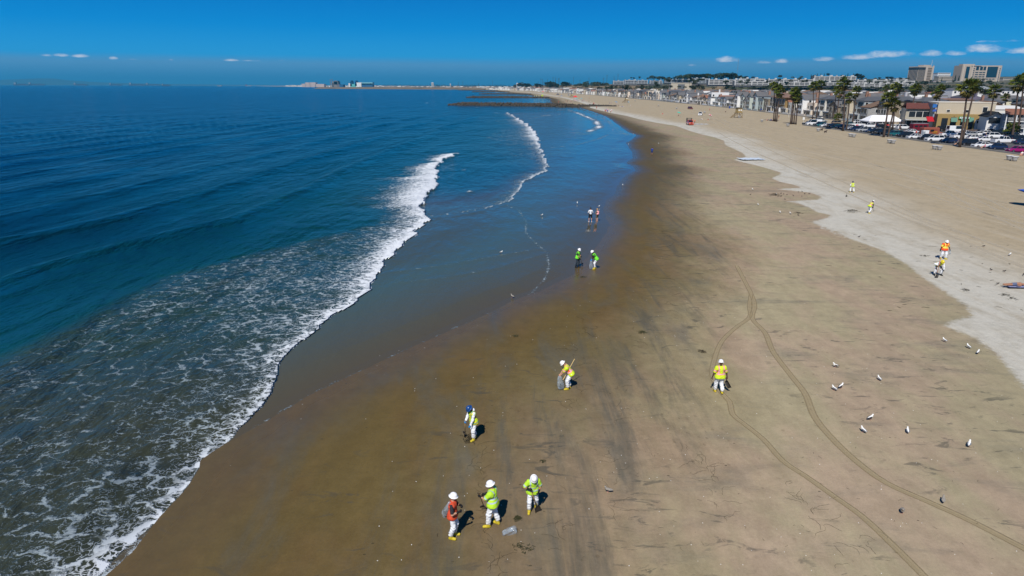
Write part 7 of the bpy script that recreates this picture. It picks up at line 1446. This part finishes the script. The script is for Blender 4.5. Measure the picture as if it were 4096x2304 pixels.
# brown hip-roofed house by the first palms
r=empty('beach_house',(157,398,.2)); tag(r,'large ochre-brown house with broad hipped roof left of the first palm clump','house'); BR=mat('wall_ochre_brown',(.27,.18,.075),.85,noisev=.12,nscale=.4)
MB().box(0,17,-9,8,0,8.6).ob('wall',BR,r); MB().loft([[(-1.6,-10.4,8.6),(18.4,-10.4,8.6),(18.4,9.6,8.6),(-1.6,9.6,8.6)],[(-1.6,-10.4,8.9),(18.4,-10.4,8.9),(18.4,9.6,8.9),(-1.6,9.6,8.9)],[(6,-1.5,11.6),(11,-1.5,11.6),(11,.5,11.6),(6,.5,11.6)]]).ob('roof',mat('roof_rosy',(.20,.125,.095),.9,noisev=.2),r)
for a,b in ((-8,-4.6),(-3.6,-.4),(1,3.6),(4.4,7)): f=MB().box(-.08,0,a-.15,b+.15,4.6,7.9).ob('window',FRAME,r); MB().box(-.12,-.08,a,b,4.75,7.75).ob('pane',WIN,f)
for a in (2,6.5,11): f=MB().box(a-.1,a+2.6,-9.08,-9.0,5.1,7.5).ob('window',FRAME,r); MB().box(a,a+2.5,-9.12,-9.08,5.2,7.4).ob('pane',WIN,f); MB().box(a,a+1.8,-9.07,-9.0,.9,2.6).ob('window',WIN,r)
MB().box(-.1,0,-8,-1,.2,3.3).ob('garage_door',mat('grey_slats',(.22,.21,.21),.8,noisev=.1),r); MB().box(-.1,0,1.5,7,.2,3.0).ob('garage_door',mat('grey_slats',(.22,.21,.21),.8),r)

# ================================================================== the mesa, its houses, towers and woods
def terr(x,y):
    """height of the land behind the town"""
    t=x-.28*0; line=np.interp(x,[-2000,60,190,420,700,1200,3000],[3600,2600,1340,1085,1050,1030,1500]); s=np.clip((y-line)/85,0,1); s=s*s*(3-2*s)
    top=np.interp(x,[-2000,0,150,350,600,1000,2000],[4,8,13,15.5,17,21,38]); back=np.clip((y-line-90)/900,0,1)*np.interp(x,[0,300,700,1500],[0,5,8,16])
    return s*(top+back)
xs=np.linspace(-900,3200,150); ys=1000*np.exp(np.linspace(0,math.log(6.0),90)); XX,YY=np.meshgrid(xs,ys); ZZ=terr(XX,YY)+np.clip(terr(XX,YY),0,4)*.35*fbm(XX*.01,YY*.01,4,8)-.3
def hill_mat():
    m=bpy.data.materials.new('mesa_brush'); m.use_nodes=True; t=m.node_tree; b=t.nodes['Principled BSDF']; b.inputs['Roughness'].default_value=.95
    g=t.nodes.new('ShaderNodeNewGeometry'); P=g.outputs['Position']; n=noise(t,mapv(t,P,(.012,.008,.08)),1,6,.7); n2=noise(t,P,.05,5,.7)
    sx=t.nodes.new('ShaderNodeSeparateXYZ'); t.links.new(P,sx.inputs[0]); fx_=sstep(t,sx.outputs[0],150,420,.5,0)
    c=mixc(t,sstep(t,mth(t,'ADD',n,mth(t,'MULTIPLY',fx_,.25)),.48,.62),(.045,.055,.026),(.22,.155,.085)); c=mixc(t,mth(t,'MULTIPLY',n2,.5),c,(.05,.055,.03)); t.links.new(c,b.inputs['Base Color']); return m
o=obj('mesa_hills',mesh('mesa_hills',np.stack([XX.ravel(),YY.ravel(),ZZ.ravel()],1),gquads(*XX.shape),hill_mat(),smooth=True)); tag(o,kind='structure')
def tz(x,y): return float(terr(np.array(x),np.array(y)))
# terraced white condominiums
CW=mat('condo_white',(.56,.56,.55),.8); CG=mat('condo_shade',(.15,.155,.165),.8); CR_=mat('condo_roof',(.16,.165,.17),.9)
def condo(px0,px1,pt,pb,Y,nf,lab,col=CW,step=9.0,pitched=False):
    a=atd(px0,pb,Y); b=atd(px1,pt,Y); L=b[0]-a[0]; H_=b[2]-a[2]; r=empty('condominium_block',((a[0]+b[0])/2,Y,a[2])); tag(r,lab,'apartment building','terraced apartment blocks on the mesa'); hw=L/2; dp=14
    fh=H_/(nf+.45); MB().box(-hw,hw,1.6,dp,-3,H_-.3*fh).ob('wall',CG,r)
    if pitched: 
        n=max(1,int(L/16)); m=MB()
        for k in range(n): xa=-hw+k*L/n; xb=xa+L/n*.97; m.loft([[(xa,0,H_-.5*fh),(xb,0,H_-.5*fh),(xb,dp,H_-.5*fh),(xa,dp,H_-.5*fh)],[(xa+.5,dp*.45,H_+.5),(xb-.5,dp*.45,H_+.5),(xb-.5,dp*.55,H_+.5),(xa+.5,dp*.55,H_+.5)]])
        m.ob('roof',CR_,r)
    else: MB().box(-hw,hw,.2,dp,H_-.3*fh,H_).ob('roof',CR_,r)
    for k in range(nf+1): MB().box(-hw,hw,0,1.7,k*fh-.12*fh,k*fh+.22*fh).ob('balcony',col,r)
    n=max(2,int(L/step))
    for k in range(n+1):
        xa=-hw+k*L/n; w_=1.4 if k%3==0 else .6; MB().box(xa-w_/2,xa+w_/2,-.25,1.8,-.5,H_+(1.6 if k%3==0 else -.2)).ob('pier',col,r)
    m=MB()
    for k in range(n):
        xa=-hw+(k+.5)*L/n
        if k%2: m.box(xa-1.6,xa+1.6,3,6,H_,H_+1.9)
    if m.V: m.ob('roof_box',col,r)
cl=[(2835,2958,318,338,1150,3,'first white terrace right of the wooded hill'),(2962,3060,314,333,1170,2,'upper white terrace behind the first palm clump, left'),(2940,3075,325,340,1130,2,'lower white terrace left of the first palm clump'),(3075,3255,317,330,1160,2,'long upper white terrace right of the first palm clump'),(3115,3260,328,342,1120,2,'long lower white terrace right of the first palm clump'),
    (3258,3360,305,322,1230,3,'white arched block on the hilltop between dark cypresses, left part'),(3345,3425,305,323,1235,3,'white arched block on the hilltop between dark cypresses, right part'),(3290,3440,329,341,1120,2,'grey-roofed terrace below the arched hilltop block'),(3430,3560,321,335,1140,2,'upper terrace right of the cypresses'),(3395,3520,334,347,1100,2,'lower terrace right of the cypresses'),(3480,3655,331,345,1110,2,'long low terrace left of the hospital tower'),(3560,3660,322,334,1180,1,'beige flat block left of the hospital tower')]
for k,(a,b,c,d,Y,nf,lab) in enumerate(cl): condo(a,b,c,d,Y,nf,lab,step=8)
PG=mat('condo_bluegrey',(.36,.40,.44),.8)
for k,(a,b,c,d,Y) in enumerate([(2454,2495,324,337,1420),(2500,2548,321,336,1400),(2552,2590,322,335,1390),(2600,2650,323,336,1370),(2660,2710,318,330,1350),(2712,2766,318,330,1330),(2768,2836,314,332,1280)]): condo(a,b,c,d,Y,2,ordn[k]+' grey-blue pitched-roof block from the left on the low mesa',PG,6,True)
# large pale institutional block in the brush
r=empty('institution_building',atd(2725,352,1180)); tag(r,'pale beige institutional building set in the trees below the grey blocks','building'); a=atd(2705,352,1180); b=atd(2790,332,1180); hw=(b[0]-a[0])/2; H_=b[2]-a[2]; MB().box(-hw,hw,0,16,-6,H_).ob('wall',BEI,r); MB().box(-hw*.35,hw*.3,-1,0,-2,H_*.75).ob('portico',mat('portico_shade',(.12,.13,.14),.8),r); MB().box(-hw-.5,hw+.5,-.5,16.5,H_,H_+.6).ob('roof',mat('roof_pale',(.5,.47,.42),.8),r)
# hospital towers
TB=mat('tower_stone',(.42,.36,.30),.85,noisev=.05,nscale=.2); TGL=mat('tower_glass',(.01,.035,.055),.08,.7); TDK=mat('tower_dark',(.025,.035,.045),.4)
a=atd(3656,330,1560); b=atd(3744,266,1560); r=empty('hospital_tower',((a[0]+b[0])/2,1560,a[2])); tag(r,'left beige hospital tower with ribbed side and dark top band','tower building'); hw=(b[0]-a[0])/2; H_=b[2]-a[2]; r.rotation_euler=(0,0,.28)
MB().box(-hw,hw*1.0,0,26,-12,H_).ob('wall',TB,r); MB().box(-hw-.3,hw*-.05,-.4,26.2,H_*.80,H_*.95).ob('dark_band',TDK,r); MB().box(-hw*.1,hw*.9,6,20,H_,H_+3.5).ob('roof_box',TB,r)
m=MB()
for k in range(8): xa=-hw+1+k*hw*.95/8; m.box(xa,xa+hw*.055,-.5,-.05,0,H_*.78)
for k in range(7): ya=1+k*3.5; m.box(-hw-.45,-hw-.05,ya,ya+1.6,0,H_*.78)
m.ob('window_strips',TDK,r)
m=MB()
for k in range(9): z=H_*(.06+.1*k); m.box(hw*.28,hw*.78,-.45,-.02,z,z+H_*.045)
m.ob('window_rows',mat('tower_recess',(.13,.10,.075),.8),r); MB().box(hw*-.02,hw*.2,-.6,0,-2,H_).ob('pier',mat('tower_pier',(.50,.44,.38),.85),r); MB().box(hw*.85,hw*1.03,-.6,0,-2,H_+2).ob('pier',mat('tower_pier',(.50,.44,.38),.85),r); MB().bar((hw*.8,3,H_),(hw*.8,3,H_+14),.3,5).ob('flagpole',RAIL,r)
a=atd(3838,330,1500); b=atd(4010,262,1500); r=empty('hospital_tower',((a[0]+b[0])/2,1500,a[2])); tag(r,'right hospital tower, wide beige grid with large dark glass panels','tower building'); hw=(b[0]-a[0])/2; H_=b[2]-a[2]
MB().box(-hw,hw,0,28,-12,H_).ob('wall',TB,r); MB().box(-hw*.80,-hw*.62,-.3,0,H_*.25,H_*.93).ob('glass_panel',TGL,r); MB().box(hw*.28,hw*.80,-.35,0,H_*.30,H_*.93).ob('glass_panel',TGL,r)
MB().box(-hw*.55,-hw*.05,-.2,0,H_*.93,H_*.97).ob('dark_band',TDK,r)
for k,xa in enumerate((-.30,-.10,.08)):
    MB().box(hw*xa,hw*(xa+.14),-.35,0,H_*.72,H_*.93).ob('glass_panel',TGL,r)
    for j in range(5): MB().box(hw*xa,hw*(xa+.15),-.32,0,H_*(.06+.125*j),H_*(.115+.125*j)).ob('window',TGL,r)
for j in range(7): MB().box(-hw*.42,-hw*.36,-.3,0,H_*(.06+.12*j),H_*(.12+.12*j)).ob('window',TGL,r); MB().box(hw*.86,hw*.94,-.3,0,H_*(.06+.12*j),H_*(.12+.12*j)).ob('window',TGL,r)
for xa in (.30,.46,.62): MB().box(hw*xa,hw*(xa+.12),-.32,0,H_*.18,H_*.23).ob('window',TGL,r)
for xa in (-.95,-.5,.2,.83): MB().box(hw*xa,hw*(xa+.05),-.7,-.01,-2,H_).ob('pier',mat('tower_pier',(.50,.44,.38),.85),r)
MB().box(-hw*.9,-hw*.3,6,20,H_,H_+3).ob('roof_box',TB,r)
for (p0,p1,pt,pb,Y,c,lab) in [(3748,3803,292,314,1600,(.70,.72,.74),'white stepped clinic wing right of the left hospital tower'),(3752,3832,306,330,1570,(.40,.36,.31),'low tan block between the hospital towers'),(3784,3850,325,338,1420,(.52,.50,.47),'long low pale roof between the towers'),(4010,4050,312,330,1550,(.40,.38,.34),'low tan annex at the right of the right tower'),(3700,3745,326,338,1480,(.55,.48,.50),'pinkish low block at the foot of the left tower'),(3220,3345,371,376,700,(.66,.66,.64),'long thin white roof among the town roofs'),(3585,3622,313,321,1500,(.6,.6,.6),'small white flat building on the ridge left of the towers')]:
    a=atd(p0,pb,Y); b=atd(p1,pt,Y); hw=(b[0]-a[0])/2; H_=b[2]-a[2]; r=empty('building',((a[0]+b[0])/2,Y,a[2])); tag(r,lab,'building'); MB().box(-hw,hw,0,18,-max(3,a[2]),H_).ob('wall',mat('wall_%d'%p0,c,.8),r); MB().box(-hw-.4,hw+.4,-.4,18.4,H_,H_+.5).ob('roof',mat('roofp_%d'%p0,tuple(v*.85 for v in c),.8),r)
    m=MB()
    for j in range(max(1,int(H_/3.4))): m.box(-hw+1,hw-1,-.06,-.01,H_-2.2-3.4*j,H_-1.0-3.4*j)
    m.ob('window_band',TDK,r)
# woods: named trees on the skyline, belt of trees at the foot of the mesa
rt=random.Random(21); sky=[]
def pxtree(px,py_top,py_base,Y,k,lab,grp,wf=1.0):
    a=atd(px,py_base,Y); t=atd(px,py_top,Y)[2]; H_=max(4,t-a[2]); tree(a[0],Y,a[2],H_*.50*wf if k!=3 else H_*.30*wf,H_,k,lab,grp)
GRP='dark trees along the skyline of the mesa'
for k in range(34):
    p_=rt.uniform(2600,3640); a_=atd(p_,346,1075); tree(a_[0],1075,max(a_[2],0),rt.uniform(2.5,4.5),rt.uniform(8,14)+max(0,6-a_[2]),rt.choice([0,1,2]),'tree standing in front of the terraced blocks on the mesa','trees in front of the terraced blocks')
px=2592
while px<2985:
    t=np.interp(px,[2592,2610,2640,2690,2720,2760,2850,2895,2935,2960,2985],[310,300,306,309,297,294,293,286,293,300,306])+rt.uniform(-3,3); pxtree(px,t,322,1330+rt.uniform(-40,60),rt.choice([0,0,2]),'dark rounded tree in the wood crowning the hill left of the terraces',GRP,rt.uniform(.95,1.35)); px+=rt.uniform(8,15)
for (px,t,b,k,lab) in [(2525,307,318,1,'small leaning tree alone on the left ridge'),(2535,309,319,0,'second small tree on the left ridge'),(2556,305,318,0,'round tree alone on the left ridge'),(3012,303,320,1,'grey-green tree at the left of the terraces roofline'),(3120,297,318,1,'brownish tree above the upper terrace'),(3170,304,318,1,'low brown tree on the roofline'),(3205,302,318,1,'broad olive tree on the roofline'),(3243,296,318,3,'dark cypress at the left of the arched block'),(3252,298,318,0,'dark tree left of the arched block'),(3268,292,308,3,'cypress behind the arched block, left'),(3282,291,308,3,'cypress behind the arched block, second'),(3296,292,308,3,'cypress behind the arched block, third'),(3310,292,308,0,'dark tree behind the arched block'),(3327,302,328,3,'dark cypress before the arched block, left'),(3345,303,328,3,'dark cypress before the arched block, second'),(3366,298,312,0,'round tree behind the middle of the arched block'),(3390,291,310,3,'pointed tree behind the arched block, right'),(3410,291,326,3,'tall dark cypress right of the arched block'),(3433,292,326,0,'big dark tree right of the tall cypress'),(3442,300,326,0,'second dark tree right of the tall cypress'),(3500,309,322,1,'olive tree on the ridge right of the cypresses'),(3515,308,322,0,'dark tree on the ridge, middle'),(3545,305,324,0,'dark tree cluster on the ridge'),(3562,305,324,0,'dark tree on the ridge, right of the cluster'),(3628,308,324,1,'small tree left of the left tower'),(3460,309,322,1,'low tree on the ridge behind the terraces'),(2985,304,318,0,'small dark tree on the roofline at left')]:
    pxtree(px,t,b,1260 if 3240<px<3450 else 1330,k,lab,GRP)
for k in range(34): 
    px=rt.choice([rt.uniform(3745,4096),rt.uniform(3840,4096),rt.uniform(3600,3760)]); Y=rt.uniform(1150,1400); b=rt.uniform(333,350); pxtree(px,b-rt.uniform(10,20),b,Y,rt.choice([0,0,2,3,1]),'dark tree on the slope below the hospital towers','trees below the hospital towers',1.1)
for px,t in ((3818,296),(3832,299),(3862,306),(3892,309),(3765,308),(3930,312)): pxtree(px,t,330,1440,3 if px<3900 else 0,'tall dark conifer standing before the right hospital tower' if px>3800 else 'dark tree before the low tan block','conifers before the hospital')
for k in range(62):
    px=rt.uniform(2380,3760); Y=rt.uniform(1000,1090); b=rt.uniform(348,360); pxtree(px,b-rt.uniform(7,16),b,Y,rt.choice([0,1,1,2]),'bushy tree in the green belt at the foot of the mesa','trees in the belt at the foot of the mesa',1.5)
for k in range(72):
    x_=rt.uniform(190,700); y_=rt.uniform(300,980)
    if x_/y_<.82: tree(x_,y_,.2,rt.uniform(2.5,4.5),rt.uniform(6,11),rt.choice([0,1,2]),'garden tree rising between the town roofs','garden trees among the roofs')
for k in range(22):
    px=rt.uniform(3560,4090); Y=rt.uniform(420,900); b=atd(px,400,Y); x_=b[0]; tree(x_,Y,.2,rt.uniform(4,6.5),rt.uniform(10,17),rt.choice([0,1,2]),'big dark tree rising behind the buildings at the right','trees behind the parking lot buildings')
for k in range(34):
    px=rt.uniform(2060,2450); Y=np.interp(px,[2060,2450],[2450,1500])+rt.uniform(-60,200); b=atd(px,350,Y); pxtree(px,rt.uniform(331,338) if rt.random()<.8 else 325,349,Y,rt.choice([0,1,2]),'dark tree along the low bluff behind the far houses','trees along the low bluff',1.5)
m=MB(); rg=random.Random(8)
def leafblob(m,x,y,z,R,H_,n):
    for k in range(n):
        v=Vector((rg.gauss(0,.5)*R,rg.gauss(0,.5)*R,z+abs(rg.gauss(.5,.28))*H_)); s=R*rg.uniform(.12,.24); a=Vector((rg.gauss(0,1),rg.gauss(0,1),rg.gauss(0,.6))).normalized(); b=a.cross(Vector((rg.random(),.3,rg.random()))).normalized(); c=Vector((x,y,0))+v
        m.add([tuple(c-a*s),tuple(c-b*s*.7),tuple(c+a*s),tuple(c+b*s*.7)],[(0,1,2,3)])
for k in range(900):
    x_=rg.uniform(130,900); ln=float(np.interp(x_,[-2000,60,190,420,700,1200,3000],[3600,2600,1340,1085,1050,1030,1500])); y_=ln+rg.uniform(-30,70); leafblob(m,x_,y_,tz(x_,y_)-.5,5,4,24)
for k in range(800):
    y_=2300*math.exp(rg.random()*1.5); x_=float(np.interp(y_,[2200,3100,4700,7600,12000],[42,-215,-880,-2330,-4400]))+rg.uniform(110,900)*(y_/3000); leafblob(m,x_,y_,0,11*(y_/4000)**.5,rg.uniform(12,19)*(y_/3200)**.5,14)
o=m.ob('distant_woods',TREE); tag(o,'mass of brush and trees along the bluff and the far shore','trees',kind='stuff')
for k in range(26):
    px=rt.uniform(1830,2480); Y=rt.uniform(1900,3200); a=atd(px,340,Y); z=tz(a[0],Y); h_=rt.uniform(14,24); r=empty('utility_pole',(a[0],Y,max(0,z))); tag(r,'thin utility pole on the distant skyline','utility pole','utility poles on the distant skyline'); MB().bar((0,0,0),(0,0,h_+6),.35,4).ob('pole',mat('pole_dark',(.07,.06,.05),.9),r); MB().box(-2,2,-.2,.2,h_+3.5,h_+4).ob('crossarm',mat('pole_dark',(.07,.06,.05),.9),r)
# lattice mast on the hill
a=atd(2948,300,1400); t_=atd(2952,240,1400)[2]; r=empty('radio_mast',a); tag(r,'thin tall radio mast rising from the wooded hill','mast'); m=MB()
for s in((-1,-1),(1,-1),(0,1)): m.bar((s[0]*.6,s[1]*.6,0),(s[0]*.2,s[1]*.2,t_-a[2]),.10,4)
m.ob('lattice',mat('mast_grey',(.2,.2,.21),.6),r); MB().bar((0,0,t_-a[2]),(0,0,t_-a[2]+4),.15,4).ob('tip',mat('mast_grey',(.2,.2,.21),.6),r)

# ================================================================== far coast: power plant, hotel, ships, mountains
Yp=4700
def farbox(r,name,p0,p1,pt,pb,m,Y=Yp,d=60,base=None):
    a=atd(p0,pb,Y); b=atd(p1,pt,Y); o=r.location; return MB().box(a[0]-o.x,b[0]-o.x,0,d,max(0,a[2]) if base is None else base,b[2]).ob(name,m,r)
PM=mat('plant_grey',(.20,.18,.17),.8,noisev=.4,nscale=.05); TQ=mat('plant_turquoise',(.12,.45,.42),.7); PBL=mat('plant_blue',(.02,.10,.22),.6)
a=atd(1335,352,Yp); r=empty('power_station',(a[0],Yp,0)); tag(r,'grey stepped power station with two tall chimney stacks on the far coast','power station')
farbox(r,'boiler_house',1331,1352,326,352,PM); farbox(r,'boiler_house',1327,1333,332,352,PM); farbox(r,'roof_box',1335,1349,323,326,PM,base=20); farbox(r,'annex',1352,1357,337,352,PM)
for px in (1319,1326.5): q=atd(px,316 if px<1320 else 315,Yp); MB().bar((q[0]-a[0],10,0),(q[0]-a[0],10,q[2]),3.0,10,2.2).ob('chimney_stack',PM,r)
a=atd(1425,352,Yp); r=empty('power_station',(a[0],Yp,0)); tag(r,'new turquoise and white power plant with two dark blue vents','power station')
farbox(r,'hall',1395,1402,333,352,WHP); farbox(r,'hall',1402,1424,336,352,TQ); farbox(r,'hall',1424,1446,330,352,WHP); farbox(r,'tank',1358,1372,338,352,PBL)
for px in (1403.5,1423): farbox(r,'vent_stack',px-3,px+3,327,340,PBL,base=10); farbox(r,'vent_stack',px-1.6,px+1.2,322,328,PBL,base=30)
r=empty('warehouse_building',(atd(1468,350,Yp)[0],Yp,0)); tag(r,'long building with pale blue top and dark blue wall beside the turquoise plant','building'); farbox(r,'wall',1446,1490,334,350,PBL); farbox(r,'roof',1446,1490,329,334,mat('plant_paleblue',(.18,.42,.50),.7),base=20)
r=empty('hotel_building',(atd(1240,350,6200)[0],6200,0)); tag(r,'pale hotel blocks on the farthest point of the coast','building')
for (p0,p1,pt) in ((1207,1222,335),(1222,1240,330),(1240,1262,329.5),(1262,1296,336)): farbox(r,'wing',p0,p1,pt,350,mat('hotel_pink',(.50,.40,.36),.8),6200)
for (px,w,h,Y,lab) in [(1726,8,10,3400,'white apartment slab above the far houses, left'),(1800,3,5,3000,'small white tower above the far houses'),(2066,6,8,2500,'white square tower in the far trees')]:
    a=atd(px,352,Y); b=atd(px+w,340-h,Y); r=empty('tower_building',(a[0],Y,0)); tag(r,lab,'building'); MB().box(0,b[0]-a[0],0,15,0,b[2]).ob('wall',WHP,r); MB().box(.3,b[0]-a[0]-.3,-.1,0,3,b[2]-2).ob('windows',mat('slab_windows',(.3,.32,.34),.6),r)
SH=mat('ship_hull',(.05,.06,.09),.8); SHW=mat('ship_white',(.22,.24,.28),.8); SHR=mat('ship_red',(.35,.03,.03),.8)
for i,(px,Ys,L,lab) in enumerate([(90,11000,260,'long dark cargo ship on the horizon, second from the left'),(150,12000,300,'faint tanker on the horizon at the far left'),(325,11500,240,'cargo ship under the small clouds'),(465,12000,230,'cargo ship on the horizon, left of centre'),(552,11800,300,'long tanker on the horizon'),(615,12500,280,'long tanker right beside the other long one'),(667,9500,120,'dark stubby vessel with derricks on the horizon'),(880,9000,60,'small white boat on the horizon'),(996,10000,90,'small vessel with a red superstructure near the coast')]):
    a=atd(px,349,Ys); r=empty('cargo_ship',(a[0],Ys,0),.0); tag(r,lab,'ship','ships waiting on the horizon')
    MB().loft([[(-L/2*.94,-14,0),(L/2*.9,-12,0),(L/2*.9,12,0),(-L/2*.94,14,0)],[(-L/2,-15,L*.055+5),(L/2,-10,L*.055+8),(L/2,10,L*.055+8),(-L/2,15,L*.055+5)]]).ob('hull',SH if L>100 else SHW,r); MB().box(-L*.46,-L*.34,-12,12,L*.055+5,L*.055+5+min(28,L*.16)).ob('superstructure',SHR if 'red' in lab else SHW,r)
    if L>100: MB().box(-L*.28,L*.3,-10,10,L*.055+5,L*.055+13).ob('deck_cargo',SH,r)
def range_(name,pts,Y,d,m):
    n=160; xs=np.linspace(pts[0][0],pts[-1][0],n); V=[]; 
    hs=np.interp(xs,[p[0] for p in pts],[p[1] for p in pts]); 
    for j,(f,yo) in enumerate(((0,0),(.45,.25),(.85,.5),(1,.75),(.7,1.2),(0,2))):
        for i in range(n):
            a=atd(xs[i],340,Y+d*yo); h=max(0,(345.5-hs[i])/FL*(Y)*1.0)*f; V.append((a[0],Y+d*yo+200*vnoise(np.array([i*.3]),np.array([j*1.3]),3)[0],h*(1+.06*fbm(np.array([i*.2]),np.array([j*.9]),4,5)[0])-(5 if j in(0,5) else 0)))
    o=obj(name,mesh(name,V,gquads(6,n),m,smooth=True)); tag(o,kind='structure')
range_('headland_hills',[(-900,346),(-400,338),(-100,330),(60,322),(150,317),(230,318),(290,325),(360,331),(460,335),(700,340),(1000,343),(1150,345.5)],21000,5000,mat('far_hill',(.05,.07,.05),.9))
range_('far_mountains',[(3350,339),(3560,331),(3640,322),(3700,326),(3790,318),(3850,316),(3950,322),(4060,318),(4200,312),(4500,318),(5000,330)],26000,6000,mat('far_hill',(.05,.07,.05),.9))
# ================================================================== the air
hm=bpy.data.materials.new('haze_air'); hm.use_nodes=True; t=hm.node_tree; t.nodes.clear()
pv=nd(t,'ShaderNodeVolumePrincipled'); pv.inputs['Color'].default_value=(.07,.50,.86,1); pv.inputs['Density'].default_value=HAZE_D if 'HAZE_D' in globals() else .000055; pv.inputs['Anisotropy'].default_value=0.0
ou=nd(t,'ShaderNodeOutputMaterial'); lk(t,pv.outputs[0],ou.inputs['Volume'])
hz_=MB().box(-32000,32000,-300,34000,-8,345).ob('haze',hm); tag(hz_,'thin blue sea haze lying over the whole coast','haze',kind='stuff')
# the prototypes that were never placed are not part of the place
for p in list(CARP.values())+list(BP.values()):
    pass
